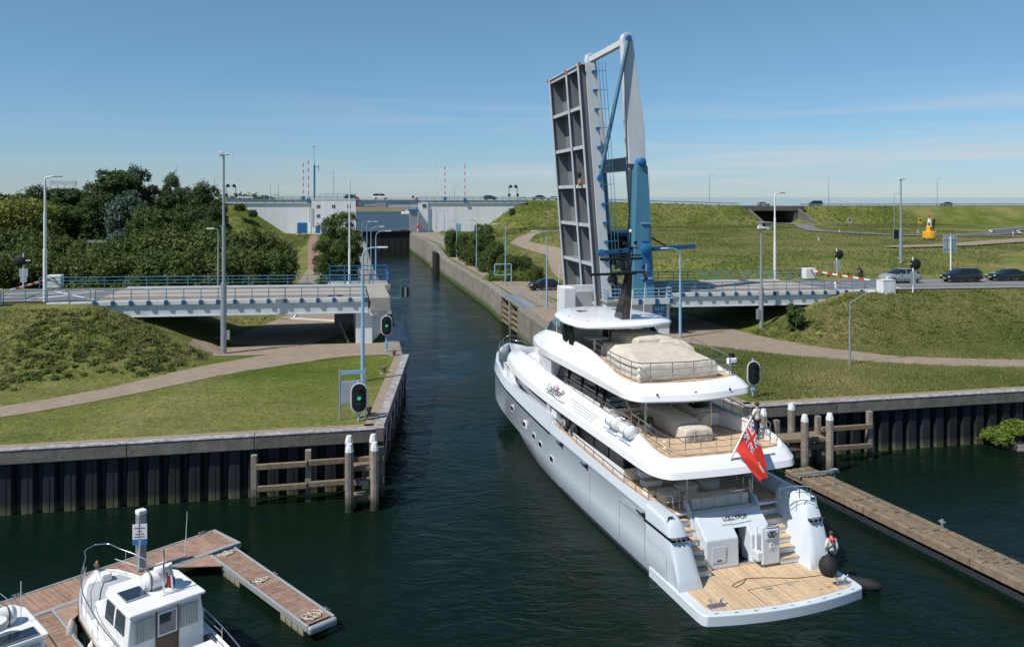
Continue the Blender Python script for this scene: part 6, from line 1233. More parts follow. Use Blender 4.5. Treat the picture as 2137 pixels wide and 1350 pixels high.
# ================================================================ TIMBER PILES, FLOATING BEAM
def dolphin(origin, label, piles, planks, h=3.6, rz=0):
    t = thing('mooring_dolphin', W(*origin, 0), BA+rz, label, 'mooring pile')
    for x_, y_, hh in piles:
        r_ = .24; pg = [(x_+r_*math.cos(a_), y_+r_*math.sin(a_)) for a_ in np.linspace(.39, .39+2*math.pi, 8, endpoint=False)]
        p_ = MB(); p_.prism(pg, 2, -1.2, hh-.42); p_ = p_.o('pile', 'pile_wood', t, bev=.03)
        b = MB(); b.loft([[(a_, c_, hh-.419) for a_, c_ in pg], [(x_+(a_-x_)*.9, y_+(c_-y_)*.9, hh-.24) for a_, c_ in pg], [(x_+(a_-x_)*.6, y_+(c_-y_)*.6, hh) for a_, c_ in pg]]); b.o('pile_cap', 'pile_cap', p_)
    for a, c, w_, hh in planks: MB().beam(a, c, w_, hh).o('cross_beam', 'old_wood', t, bev=.02)
    for z in ((1.35,.6) if origin[0] < 5 else ()): MB().box(-.2,.3,.06,.12,z-.12,z+.12).o('bolt_plate', 'galv', t)
    return t
dolphin((-.75,-30.3), 'timber mooring dolphin with white capped piles at the left quay corner', [(-.72,-.28,3.65),(.62,-.28,3.65),(-.72,1.45,3.6),(.62,1.45,3.6)], [((-.72,.3,2.2),(.62,.3,2.2),.9,.2),((-.72,.25,1.35),(.62,.25,1.35),.2,.25),((-.72,.3,.6),(.62,.3,.6),.8,.2),((-.72,-.28,2.2),(-.72,1.45,2.2),.22,.3),((.62,-.28,2.2),(.62,1.45,2.2),.22,.3)])
dolphin((26.6,-30.2), 'timber mooring dolphin with white capped piles right of the yacht stern', [(-.8,-.3,3.7),(.9,-.3,3.7),(-.5,1.7,3.9),(-2.6,1.4,3.7)], [((-2.6,.8,2.0),(.9,.6,2.0),1.3,.22),((-2.6,.3,1.5),(.9,.3,1.5),.2,.3),((-.8,-.3,1.7),(-.5,1.7,1.7),.2,.25)])
def fence(origin, label, posts, beams):
    t = thing('fender_frame', W(*origin, 0), BA, label, 'timber fender')
    for x_, z in posts: MB().box(x_-.16,x_+.16,-.16,.16,-1,z).o('post', 'pile_wood', t, bev=.03)
    for x0, x1, z in beams: MB().box(x0,x1,-.38,-.165,z-.15,z+.15).o('beam', 'old_wood', t, bev=.03)
    return t
fence((0,-28.5), 'grey timber fender frame on the left quay wall beside the dolphin', [(-6.6,2.75),(-3.7,2.85),(.35,2.75)], [(-6.5,-3.75,2.15),(-3.65,-1.5,2.2),(-1.45,.5,2.2),(-6.4,-3.75,.95),(-3.65,-1.5,1.0),(-1.45,.5,1.0)])
fence((25.6,-28.6), 'grey timber fender frame on the right quay wall', [(-.6,2.9),(2.3,3.0),(6.0,3.1)], [(-.6,2.2,1.95),(2.4,6.0,2.2),(2.4,5.9,.95)])
# floating guide beam: long planks
fp0, fp1 = Vector((16.9,48.6,0)), Vector((24.2,28.5,0)); d_ = fp1-fp0; fa = math.atan2(d_.y, d_.x)
fbm = thing('floating_beam', fp0, fa, 'long weathered timber guide beam floating right of the yacht', 'floating beam')
ln = d_.length
for k in range(4):
    y0 = -.75+k*.46; cuts = [0, 6.2+.3*k, 12.6+.2*k, 17.2-.2*k, ln]
    for a_, c_ in zip(cuts[:-1], cuts[1:]):
        p_ = MB().box(a_+.02,c_-.02,y0,y0+.36,.42+.02*(k % 2),.80+.03*random.random()).o('plank', 'old_wood', fbm, bev=.03)
        for x_ in np.arange(a_+.6, c_-.3, 2.4):
            for dy in (.09,.27): MB().lathe([(.01,0),(.05,.001),(.05,.02),(.01,.025)], (x_,y0+dy,.82), 8).o('bolt', 'black', p_)
[MB().box(.05,ln-.05,-.75+q_*.46+.365,-.75+q_*.46+.455,.3,.72).o('gap_shade', 'black', fbm) for q_ in range(3)]; MB().box(0,ln,-.7,.95,-.5,.22).o('float', 'boot_dark', fbm)  # black strips paint the shade of the open gaps between planks
for x_ in (9.5,15.2): MB().box(x_-.05,x_+.05,1.02,1.12,.5,1.15).o('bracket', 'galv', fbm); MB().box(x_-.15,x_+.15,.99,1.15,1.0,1.06).o('bracket', 'galv', fbm)
gp = thing('steel_guide', W(25.0,-33.0,0), BA, 'galvanised steel guide frame behind the floating beam', 'steel frame'); MB().beam((-1.2,0,1.0),(1.3,0,1.05),.13,.13).o('beam', 'galv', gp); MB().beam((1.0,.1,-.8),(1.15,.1,1.0),.18,.18).o('leg', 'galv', gp); MB().box(.95,1.35,-.12,.15,1.12,1.17).o('plate', 'galv', gp); MB().beam((1.15,.0,1.15),(1.6,.2,.85),.1,.1).o('fork', 'galv', gp)
# bank with stones and herbs at far right
rb = thing('shore_bank', W(42.4,-26.0,0), BA, 'stony shore with green herbs at the right edge below the quay', 'bank')
b = MB(); n_ = 14; V = []
for i in range(n_+1):
    for j in range(9): x_ = -3+i*1.1; y_ = -3.5+j*.85; z = -.5+.55*max(0, (x_+2.2)*.35)+.25*j*.35*min(1, max(0,(x_+2.5)*.3))+.07*math.sin(i*2.1+j*1.3); V.append((x_,y_,min(z,1.5)))
b.add(V, [(i*9+j, (i+1)*9+j, (i+1)*9+j+1, i*9+j+1) for i in range(n_) for j in range(8)]); b.o('soil', 'concrete_dark', rb, smooth='all')
b = MB()
for _ in range(700):
    x_ = random.uniform(-2.8,3); y_ = random.uniform(-3.3,2.8); i = (x_+3)/1.1; j = (y_+3.5)/.85; z = min(-.5+.55*max(0, (x_+2.2)*.35)+.25*j*.35*min(1, max(0,(x_+2.5)*.3)), 1.5); s_ = random.uniform(.05,.13); b.ball((x_,y_,z+s_*.3), (s_,s_*random.uniform(.7,1),s_*.6), 6, 4)
b.o('stones', 'stone', rb, kind='stuff')
# ================================================================ PONTOON
PON = thing('pontoon', (-20.78,33.06,0), math.atan2(7.06,5.95), 'floating jetty with brown boards behind the small white boats', 'jetty')
pk = MB().box(0,.172,-2.08,-.12,.50,.545).o('plank', 'deck_board', PON, bev=.008); pk.location = (-8,0,0)
k = 0
for i in range(1, 86): share(pk, PON, (-8+i*.202,0,random.uniform(-.004,.004)))
MB().box(-8.2,9.3,-.10,.0,.30,.57).o('edge_beam', 'alu', PON, bev=.02); MB().box(-8.2,9.3,-2.36,-2.10,.30,.575).o('edge_beam', 'alu', PON, bev=.02); MB().box(9.32,9.45,-2.36,0,.3,.57).o('end_beam', 'alu', PON, bev=.02)
for x_ in (-6.5,-1.5,3.5,7.6): MB().box(x_-1.2,x_+1.2,-2.1,-.2,-.4,.29).o('float', 'float_grey', PON)
def cleat(par, x_, y_, z=.575, rot=0):
    c = thing_child('cleat', par); c.location = (x_,y_,z); c.rotation_euler = (0,0,rot)
    MB().tube([(-.2,0,.10),(.2,0,.10)], .022, 6).o('horn', 'steel', c); MB().tube([(-.07,0,0),(-.07,0,.1)], .02, 6).o('stem', 'steel', c); MB().tube([(.07,0,0),(.07,0,.1)], .02, 6).o('stem', 'steel', c)
for x_ in (-4.9,-2.2,.6,8.7): cleat(PON, x_, -.05)
fin = None
def finger(loc, rz, label, ln, n_):
    f = thing('jetty_finger', loc, rz, label, 'jetty'); p_ = MB().box(0,ln/n_-.022,-.5,.5,.50,.545).o('plank', 'deck_board', f, bev=.006)
    for i in range(1, n_): share(p_, f, (i*ln/n_,0,random.uniform(-.003,.003)))
    for y_ in (-.62,.52): MB().box(-.1,ln+.1,y_,y_+.10,.32,.57).o('edge_beam', 'alu', f, bev=.02)
    MB().box(ln+.1,ln+.32,-.62,.62,.25,.56).o('end_bumper', 'alu', f, bev=.09)
    for x_ in (1.8,ln-1.2): 
        for q in range(4): MB().box(x_-.9+q*.46,x_-.48+q*.46,-.55,.55,-.35,.31).o('float', 'float_grey', f, bev=.03)
    for x_ in (ln*.46,ln-.35): cleat(f, x_, -.56); cleat(f, x_, .56)
    return f
fr_ = math.atan2(-.72,.695)
F1 = finger((-13.35,37.75,0), fr_, 'narrow jetty finger reaching right with coiled white ropes', 8.45, 60)
MB().prism([(-.2,-.6),(1.3,-.64),(-.2,-2.4),(-.9,-2.5)], 2, .49, .54).o('gusset', 'deck_board', F1, bev=.01)
F2 = finger((-18.6,31.95,0), fr_, 'narrow jetty finger between the two small boats', 6.0, 40); MB().prism([(-.2,.64),(1.5,.64),(-.2,2.2)], 2, .49, .54).o('gusset', 'deck_board', F2, bev=.01)
def coil(f, x_, y_, label, seed, big=1.):
    rnd = random.Random(seed); c, s_ = math.cos(fr_), math.sin(fr_); l = f.location
    t = thing('rope_coil', (l.x+c*x_-s_*y_, l.y+s_*x_+c*y_, .56), fr_, label, 'rope'); pts = []
    for k in range(46): a_ = k*.62; r_ = (.10+.14*rnd.random())*big; pts.append((r_*math.cos(a_)+.05*math.sin(k*.3), r_*math.sin(a_)*1.3+.008*k-.15, .015+.0012*k))
    MB().tube(pts, .016, 5).o('rope', 'rope', t); return t
coil(F1, .35, -.1, 'loose white rope coil at the inner end of the jetty finger', 1); coil(F1, 3.9, -.25, 'loose white rope beside the middle cleat of the finger', 2, .9); coil(F1, 8.0, -.1, 'large white rope coil at the tip of the jetty finger', 3, 1.3)
gpst = thing('guide_pile', (-16.35,35.9,0), R(49.9), 'grey steel guide pile with blue and white notice behind the small boat', 'pile')
MB().box(-.17,.17,-.17,.17,-1,3.0).o('shaft', 'galv', gpst, bev=.02); MB().box(-.19,.19,-.19,.19,3.01,3.22).o('cap', 'pile_cap', gpst, bev=.05)
sb_ = MB().box(-.30,.30,-.21,-.19,1.75,2.65).o('notice', 'flag_white', gpst); sb_.rotation_euler[2] = R(-40); q = MB().box(-.30,.30,-.216,-.211,1.75,2.0).o('notice_band', 'blue_sign', gpst); q.rotation_euler[2] = R(-40)
for z, w_ in ((2.48,.22),(2.34,.10),(2.22,.18),(2.1,.22)): q = MB().box(-w_,w_,-.216,-.2115,z-.018,z+.018).o('notice_text', 'lettering', gpst); q.rotation_euler[2] = R(-40)
# ================================================================ SMALL BOATS
def spl(P, m_=6):
    P = [Vector(q) for q in P]; n_ = len(P); o_ = []
    for i in range(n_-1):
        p0, p1, p2, p3 = P[max(i-1,0)], P[i], P[i+1], P[min(i+2,n_-1)]
        for k in range(m_): u = k/m_; o_.append(.5*((2*p1)+(p2-p0)*u+(2*p0-5*p1+4*p2-p3)*u*u+(3*p1-p0-3*p2+p3)*u**3))
    return o_+[P[-1]]
def small_boat(loc, rz, label, second=False):
    t = thing('cabin_cruiser', loc, rz, label, 'boat')
    def sec(y):
        b_ = ip(y, [-3.4,-1,2,4.5,6,7,7.55], [1.35,1.52,1.55,1.4,1.05,.6,.05]); z = ip(y, [-3.4,0,4,7.55], [.95,1.0,1.15,1.42]); w_ = b_*ip(y, [-3.4,4,7.55], [.9,.82,.2])
        return b_, z, w_
    ys = [-3.4,-2,0,2,3.5,4.5,5.5,6.3,7,7.4,7.55]; b = MB(); rg = []
    for y in ys: b_, z, w_ = sec(y); rg.append([(-b_+.08,y,z+.02),(-b_,y,z+.06),(-b_,y,z-.10),(-b_+.04,y,z-.2),(-w_,y,.05),(-w_*.5,y,-.4),(w_*.5,y,-.4),(w_,y,.05),(b_-.04,y,z-.2),(b_,y,z-.10),(b_,y,z+.06),(b_-.08,y,z+.02)])
    b.loft(rg, closed=False); b.o('hull', 'boat_white', t, smooth=True)
    b = MB(); b.loft([[(-sec(y)[0]+.06,y,sec(y)[1]),(0,y,sec(y)[1]+.05),(sec(y)[0]-.06,y,sec(y)[1])] for y in ys if y >= .0], closed=False); b.o('deck', 'boat_white', t, smooth=True)
    b = MB(); b.loft([[(-sec(y)[0]+.25,y,sec(y)[1]+.035),(0,y,sec(y)[1]+.06),(sec(y)[0]-.25,y,sec(y)[1]+.035)] for y in (3.9,4.5,5.5,6.2,6.6)], closed=False); b.o('deck_grip', 'grey_panel', t)
    for s_ in (-1,1): MB().tube([(s_*(sec(y)[0]+.005),y,sec(y)[1]-.14) for y in ys], .03, 5).o('rub_strip', 'brown_wood', t)
    MB().box(-1.3,1.3,-3.35,-.02,.35,.42).o('cockpit_sole', 'boat_white', t)
    cab = MB(); cab.loft([[(-1.22,0,.42),(1.22,0,.42),(1.25,2.6,1.1),(1.05,4.3,1.2),(-1.05,4.3,1.2),(-1.25,2.6,1.1)], [(-1.2,.02,1.75),(1.2,.02,1.75),(1.2,2.6,1.75),(1.0,3.75,1.6),(-1.0,3.75,1.6),(-1.2,2.6,1.75)], [(-1.12,.06,2.5),(1.12,.06,2.5),(1.08,2.35,2.5),(.9,2.7,2.5),(-.9,2.7,2.5),(-1.08,2.35,2.5)]]); cab.o('cabin', 'boat_white', t, bev=.04)
    MB().prism([(-1.22,-.16),(1.22,-.16),(1.2,2.3),(.95,2.85),(-.95,2.85),(-1.2,2.3)], 2, 2.505, 2.60).o('roof', 'boat_white', t, bev=.04)
    MB().prism([(-.98,4.3),(.98,4.3),(.9,3.0),(-.9,3.0)], 2, 1.2, 1.62).o('trunk', 'boat_white', t, bev=.08)
    for s_ in (-1,1):
        for y0, y1 in ((.4,1.3),(1.5,2.3)): w_ = MB().hexa([(s_*1.19,y0,1.78),(s_*1.225,y0,1.78),(s_*1.225,y1,1.78),(s_*1.19,y1,1.78)], [(s_*1.12,y0+.05,2.38),(s_*1.155,y0+.05,2.38),(s_*1.155,y1,2.38),(s_*1.12,y1,2.38)]).o('side_window', 'glass_tint', t)
        w_ = MB().box(s_*.42,s_*1.0,-.03,.015,1.55,2.28).o('rear_window', 'curtain', t); MB().box(s_*.40,s_*1.02,-.035,-.031,1.53,1.57).o('window_frame', 'boat_white', w_)
        b = MB(); b.tube(spl([(s_*(sec(y)[0]-.1), y, sec(y)[1]+hh) for y, hh in ((-2.9,.55),(-1,.58),(1.5,.62),(3,.68),(4.5,.78),(5.8,.88),(6.8,.96))]+[(s_*.42,7.5,2.36),(0,7.75,2.40)]), .02, 6); b.o('guard_rail', 'steel', t, smooth='all')
        b = MB(); b.tube([(s_*(sec(y)[0]-.1), y, sec(y)[1]+hh) for y, hh in ((-1,.36),(1.5,.36),(3,.36),(4.5,.4),(6,.45),(7.0,.5))], .010, 5); b.o('guard_wire', 'galv', t)
        for y, hh in ((-2.9,.55),(-1,.58),(.6,.6),(2.3,.65),(4.0,.74),(5.3,.83),(6.5,.92)): MB().tube([(s_*(sec(y)[0]-.1), y, sec(y)[1]),(s_*(sec(y)[0]-.1), y, sec(y)[1]+hh)], .013, 5).o('stanchion', 'steel', t)
    dr_ = MB().box(-.33,.33,-.04,.01,.45,1.5).o('door', 'brown_wood', t); w_ = MB().box(-.31,.31,-.05,-.005,1.55,2.32).o('door_frame', 'flag_white', dr_); MB().box(-.26,.26,-.062,-.051,1.6,2.27).o('pane', 'glass_tint', w_); MB().box(-.36,-.332,-.05,.01,.45,2.4).o('jamb', 'brown_wood', dr_); MB().box(.332,.36,-.05,.01,.45,2.4).o('jamb', 'brown_wood', dr_)
    MB().box(.45,1.25,-1.6,-.55,.42,1.05).o('locker', 'boat_white', t, bev=.03); MB().box(-1.25,-.5,-1.8,-.4,.42,.8).o('bench', 'boat_white', t, bev=.03)
    MB().lathe([(.36,1.30),(.34,1.36),(.30,1.39),(.02,1.40)], (0,5.0,0), 18).o('hatch_rim', 'boat_white', t, smooth=True); MB().lathe([(.27,1.37),(.25,1.42),(.02,1.44)], (0,5.0,0), 18).o('hatch', 'grey_panel', t, smooth=True)
    MB().box(-.18,.18,6.25,6.75,1.38,1.68).o('windlass', 'boat_white', t, bev=.06); MB().beam((0,6.7,1.5),(0,7.8,1.6),.1,.1).o('anchor_roller', 'steel', t); MB().beam((-.1,7.2,1.9),(.1,7.75,1.4),.08,.12).o('anchor', 'rust', t)
    sp_ = MB().box(-.98,-.25,.95,1.9,2.63,2.66).o('solar_panel', 'alu', t); MB().box(-.95,-.28,.98,1.87,2.661,2.668).o('cells', 'solar', sp_)
    MB().lathe([(.02,-.5),(.22,-.47),(.32,-.35),(.32,.35),(.22,.47),(.02,.5)], (.18,1.45,2.88), 14, 0).o('liferaft_canister', 'boat_white', t, smooth=True)
    for x_ in (-.1,.4): MB().tube([(x_,1.45+.34*math.cos(a_),2.88+.34*math.sin(a_)) for a_ in np.linspace(0, 2*math.pi, 14, endpoint=False)], .018, 5, closed=True).o('lashing', 'black', t)
    if not second: 
        ms = MB().tube([(.15,.75,2.6),(.15,.75,4.1)], .03, 6).o('mast', 'steel', t); MB().tube([(.45,.75,2.6),(.35,.75,3.5)], .02, 6).o('mast_stay', 'steel', ms); MB().lathe([(.02,3.25),(.28,3.27),(.3,3.35),(.28,3.45),(.02,3.47)], (.25,1.1,0), 14).o('radome', 'boat_white', ms, smooth=True); MB().box(-.7,.9,.7,.76,3.62,3.66).o('yard', 'galv', ms)
        for x_ in (-.65,.85): MB().tube([(x_,.73,3.6),(x_+.06,.7,5.2)], [.018,.008], 5).o('whip_antenna', 'flag_white', ms)
    else:
        MB().lathe([(.02,2.95),(.38,2.97),(.42,3.1),(.38,3.22),(.02,3.26)], (-.2,.6,0), 16).o('radome', 'boat_white', t, smooth=True); s2 = MB().box(-.9,.95,-.1,.55,2.63,2.66).o('solar_panel', 'alu', t); MB().box(-.88,.93,-.08,.53,2.661,2.668).o('cells', 'solar', s2)
        MB().tube([(.75,1.2,2.6),(.75,1.2,4.0)], .014, 5).o('whip_antenna', 'flag_white', t)
    return t
BOAT1 = small_boat((-12.15,28.7,0), R(45), 'white cabin cruiser with solar panel and curtained windows moored at the jetty'); small_boat((-16.25,26.15,0), R(46), 'white cabin cruiser cut off at the bottom left corner', True); BOAT1.scale = (1.1,.95,1.05)
for i, (x_, y_) in enumerate(((-1.72,2.4),(-1.72,4.6))):
    c, s_ = math.cos(R(45)), math.sin(R(45)); t = thing('boat_fender', (-12.15+c*x_-s_*y_, 28.7+s_*x_+c*y_, .2), 0, ['white fender hanging midships on the port side of the nearer boat', 'grey fender hanging by the bow of the nearer boat'][i], 'fender'); MB().lathe([(.03,-.45),(.14,-.36),(.19,-.1),(.18,.2),(.10,.45),(.04,.5),(.02,.56)], (0,0,.35), 12).o('body', 'boat_white' if i == 0 else 'grey_panel', t, smooth='all'); MB().tube([(0,0,.9),(.1,-.1,1.4)], .012, 5).o('lanyard', 'rope', t)
bf = thing('boat_flag', (-12.4,29.25,2.95), R(20), 'small red white and blue flag on the nearer boat mast', 'flag'); MB().add([(0,0,.45),(.06,.02,0),(.16,.03,-.05),(.12,.02,.42)], [(0,1,2,3)]).o('red_stripe', 'red', bf); MB().add([(.12,.02,.42),(.16,.03,-.05),(.22,.02,.0),(.2,.0,.4)], [(0,1,2,3)]).o('white_stripe', 'flag_white', bf); MB().add([(.2,.0,.4),(.22,.02,0),(.28,.04,.03),(.27,.03,.37)], [(0,1,2,3)]).o('blue_stripe', 'flag_blue', bf)
ob_ = thing('orange_fuel_can', (-10.3,28.4,.65), 0, 'orange container on the side deck of the nearer boat', 'container'); MB().lathe([(.02,0),(.12,.01),(.12,.35),(.05,.42),(.02,.43)], (0,0,0), 10).o('body', 'orange', ob_, smooth=True); MB().tube([(-.06,0,.42),(0,0,.48),(.06,0,.42)], .015, 5).o('grip', 'black', ob_)
# sailing boat far beyond the gate
fbt = thing('distant_motor_boat', (-100,790,0), R(70), 'small white boat far out beyond the lock gate', 'boat'); b = MB(); b.loft([[(-2.2,y,1.6),(-1.8,y,0),(1.8,y,0),(2.2,y,1.6)] if y < 5 else [(-.2,y,2.2),(-.1,y,0),(.1,y,0),(.2,y,2.2)] for y in (-7,0,4,8)]); b.o('hull', 'white_gel', fbt); MB().box(-1.4,1.4,-3,3,1.6,3.8).o('cabin', 'white_gel', fbt, bev=.2); MB().box(-1.42,1.42,-2.5,2.6,2.6,3.3).o('window_band', 'glass_dark', fbt); MB().tube([(0,0,3.8),(0,0,8)], .12, 6).o('mast', 'galv', fbt)
# house and tank in the trees, sign scaffold
hs = thing('bungalow', (-77,150,0), R(10), 'low house with pale flat roof among the bushes', 'house'); MB().box(-4.2,4.2,-3,3,5,8.6).o('wall', 'float_grey', hs); MB().box(-5,5,-3.8,3.8,8.61,9.1).o('roof', 'roof_felt', hs, bev=.04); MB().box(-.5,.9,-1,1,9.11,10.3).o('chimney', 'white_paint', hs); MB().box(-.6,2.6,-3.05,-3.01,7.0,8.4).o('window', 'glass_dark', hs); MB().tube([(-2,0,9.1),(-2,0,12.8)], .07, 6).o('aerial', 'galv', hs)
bl = thing('scaffold_sign', (-156,283,0), R(14), 'white board on a thin scaffold above the left tree line', 'sign'); MB().box(-4.2,4.2,-.6,.6,21.0,22.4).o('board', 'beam_white', bl)
for x_ in (-4,-1.6,.8,3.2,4): MB().tube([(x_,0,8),(x_,0,21)], .09, 5).o('scaffold_leg', 'galv', bl)
for z in (17.5,19.2): MB().tube([(-4,0,z),(4,0,z)], .07, 5).o('scaffold_bar', 'galv', bl)

# small quay things by the right wall
for i, (s_, t_, lb) in enumerate(((22.6,47,'pale blue pipe frame beside the walking person on the right quay'),(24.2,12,'pale blue pipe frame left of the raised leaf on the right quay'))):
    t = thing('pipe_frame', W(s_,t_,hz(s_,t_)), BA, lb, 'frame'); MB().tube([(-1.3,0,1.4),(-1.3,0,3.0),(-1.2,0,3.1),(1.2,0,3.1),(1.3,0,3.0),(1.3,0,0)], .09, 8).o('pipe', 'lamp_blue', t, smooth=True); MB().tube([(-1.3,0,1.45),(1.3,0,1.45)], .07, 8).o('cross_pipe', 'lamp_blue', t)
lbz = thing('life_buoy', W(22.4,178,5.5), BA, 'red and white life buoy on a post by the far right lock lamps', 'life buoy'); MB().tube([(0,0,0),(0,0,2.4)], .08, 6).o('post', 'galv', lbz); MB().tube([(.55*math.cos(a_),-.12,2.1+.55*math.sin(a_)) for a_ in np.linspace(0, 2*math.pi, 18, endpoint=False)], .16, 8, closed=True).o('ring', 'red', lbz, smooth='all')
qr = frame('quay_railing', 'grey pipe railing beside the parked SUV on the right quay', 'railing'); simple_rail(qr, [(25,31,3.55),(30,31,3.55)], [4], 1.05, 'galv', .04, (.5,1)); simple_rail(qr, [(24,24,3.55),(24,31,3.55)], [4], 1.05, 'galv', .04, (.5,1))
# ================================================================ VEGETATION
def npmesh(name, verts, nper, mt, parent=None):
    """verts (k*nper,3): k separate polygons of nper corners"""
    nv = len(verts); k = nv//nper; me = bpy.data.meshes.new(name)
    me.vertices.add(nv); me.vertices.foreach_set('co', np.ascontiguousarray(verts, dtype=np.float32).ravel())
    me.loops.add(nv); me.loops.foreach_set('vertex_index', np.arange(nv, dtype=np.int32))
    me.polygons.add(k); me.polygons.foreach_set('loop_start', np.arange(0, nv, nper, dtype=np.int32)); me.polygons.foreach_set('loop_total', np.full(k, nper, dtype=np.int32))
    me.update(calc_edges=True); me.materials.append(MATS[mt]); o = bpy.data.objects.new(name, me); COL.objects.link(o); o.parent = parent; return o
def rnd_unit(n_):
    v = RS.normal(size=(n_, 3)); return v/np.linalg.norm(v, axis=1)[:, None]
def leaves(blobs, n_, size, droop=0., shell=.55):
    """leaf sprays on and inside overlapping lobes"""
    B = np.array(blobs, float); wgt = B[:, 3]*B[:, 4]*B[:, 5]; wgt = wgt**.67; wgt /= wgt.sum(); idx = RS.choice(len(B), n_, p=wgt); b = B[idx]
    d = rnd_unit(n_); d[:, 2] = np.where(d[:, 2] < -.35, -d[:, 2]*.7, d[:, 2]); d /= np.linalg.norm(d, axis=1)[:, None]
    r_ = shell+(1-shell)*RS.rand(n_)**.6+RS.normal(size=n_)*.08
    # lumpy surface
    f = 1+.16*np.sin(d[:, 0]*9+idx)*np.sin(d[:, 1]*8+idx*2)+.12*np.sin(d[:, 2]*11+d[:, 0]*6)
    c = b[:, :3]+d*b[:, 3:6]*(r_*f)[:, None]
    nrm = d*.6+rnd_unit(n_)*.8+np.array([0,0,.35]); nrm /= np.linalg.norm(nrm, axis=1)[:, None]
    u = np.cross(nrm, rnd_unit(n_)); u /= np.linalg.norm(u, axis=1)[:, None]; v = np.cross(nrm, u)
    if droop: v = v*(1-droop)+np.array([0,0,-1])*droop
    s_ = size*(.55+.9*RS.rand(n_))[:, None]; u = u*s_*.55; v = v*s_
    q = np.stack([c-v*.5, c+u*.5-v*.05, c+v*.6, c-u*.5+v*.1], 1); return q.reshape(-1, 3)
def trunk(parent, h, r_, limbs, mt='bark'):
    b = MB(); b.tube([(0,0,-.4),(.05*h*.1,0,h*.3),(.03*h,.02*h,h*.62),(.02*h,0,h*.9)], [r_*1.4,r_,r_*.6,r_*.2], 8)
    for k in range(limbs):
        a_ = k*2.4+.5; z0 = h*(.22+.5*k/limbs); l_ = h*.34*(1-.4*k/limbs); b.tube([(0.01*h,0,z0),(l_*.5*math.cos(a_),l_*.5*math.sin(a_),z0+l_*.35),(l_*math.cos(a_),l_*math.sin(a_),z0+l_*.8)], [r_*.5,r_*.35,r_*.1], 5)
    return b.o('trunk', mt, parent, smooth=True)
def lobes(h, w_, n_, seed, lo=.25, tall=1.):
    rr = random.Random(seed); out4 = [(0,0,h*.52,w_*.32,w_*.32,h*.30)]
    for k in range(n_):
        a_ = k*2.399+rr.random()*.7; z = lo+(1-lo)*(k+.5)/n_; rad = w_*.5*math.sqrt(max(.05, 1-((z-.52)/.58)**2))*rr.uniform(.45,.85); s_ = w_*rr.uniform(.11,.21)
        out4.append((rad*math.cos(a_), rad*math.sin(a_), h*z*rr.uniform(.88,1.0), s_, s_, s_*rr.uniform(.75,1.1)*tall))
    return out4
PROTO = {}
def proto(key, h, w_, nl, nleaf, size, mt, lo=.25, droop=0., name='broadleaf_tree', seed=1, tr=.25, limbs=7, tall=1.):
    t = thing(name, (0,0,-500)); PROTO[key] = (t, h, w_); trunk(t, h, tr, limbs); npmesh('crown', leaves(lobes(h, w_, nl, seed, lo, tall), nleaf, size, droop), 4, mt, t); t['category'] = 'tree' if 'tree' in name else 'bush'; return t
proto('A', 15, 10, 36, 19000, .44, 'leaf_dark', seed=3); proto('A2', 15, 9, 34, 18000, .42, 'leaf_dark', seed=9, lo=.18, tall=1.3); proto('M', 9, 9.5, 34, 17000, .38, 'leaf_mid', seed=5, lo=.15)
proto('D', 9, 11, 38, 18000, .38, 'leaf_yellow', seed=6, lo=.15); proto('E', 11, 8.5, 30, 14000, .46, 'leaf_blue', seed=8, lo=.12, droop=.35); proto('O', 4.2, 7.5, 30, 13000, .29, 'leaf_olive', seed=12, lo=.12, name='thorn_bush', tr=.12); proto('O2', 4.2, 7.5, 28, 13000, .29, 'leaf_mid', seed=15, lo=.1, name='thorn_bush', tr=.12)
proto('F', 10, 7.5, 30, 16000, .36, 'leaf_mid', seed=18, lo=.08, droop=.4, name='willow_tree'); proto('G', 1.3, 5, 12, 3800, .24, 'leaf_bright', seed=20, lo=.1, name='garden_shrub', tr=.05); proto('H', 3.2, 3.6, 12, 3600, .28, 'leaf_mid', seed=23, lo=.08, name='elder_bush', tr=.08)
USED = set()
def plant(key, px, ytop, D, wpx, label, group, zb=None):
    t0, h, w_ = PROTO[key]; X = (px-1068.5)/1700*D; s_ = (X-B0[0])*BC+(D-B0[1])*BS; tt = -(X-B0[0])*BS+(D-B0[1])*BC
    z0 = hz(s_, tt)-.1 if zb is None else zb; zt = 17-(ytop-410)*D/1700; sz = (zt-z0)/h; sx = wpx*D/1700/w_
    rz = random.random()*6.28; r_ = t0 if key not in USED else dup(t0); USED.add(key); r_.location = (X, D, z0); r_.rotation_euler = (0,0,rz); r_.scale = (sx, sx, sz); r_['label'] = label; r_['group'] = group; return r_
TB = [('A',30,404,200,125,'dark tree at the far left edge of the tree line'),('A2',92,401,195,110,'dark tree behind the white road lamp'),('A',150,391,188,95,'dark tree below the scaffold sign'),('A2',200,396,178,70,'slim dark tree between the scaffold sign and the tallest tree'),('A',243,352,165,110,'tallest dark tree with ragged top in the wood'),('A2',292,366,170,75,'tall dark tree just right of the tallest one'),('A2',358,380,172,72,'dark tree left of the tall camera mast'),('A',398,388,166,80,'dark tree second left of the tall camera mast'),('A2',432,398,162,80,'dark tree directly left of the camera mast top'),('A',452,428,150,62,'dark tree at the right end of the wood'),
    ('D',42,430,140,175,'yellow green tree at the left edge'),('M',135,438,150,150,'rounded green tree behind the road lamp'),('A2',195,424,150,100,'dark tree behind the low house'),('E',268,404,140,105,'blue grey drooping tree in the middle of the wood'),('M',322,445,130,110,'bright rounded tree in front of the blue grey tree'),('A',392,437,140,120,'dark rounded tree in the wood left of the mast'),('M',436,470,128,90,'green tree beside the slim grey post')]
for k, px, yt, D, wp, lb in TB: plant(k, px, yt, D, wp, lb, 'trees left of the lock')
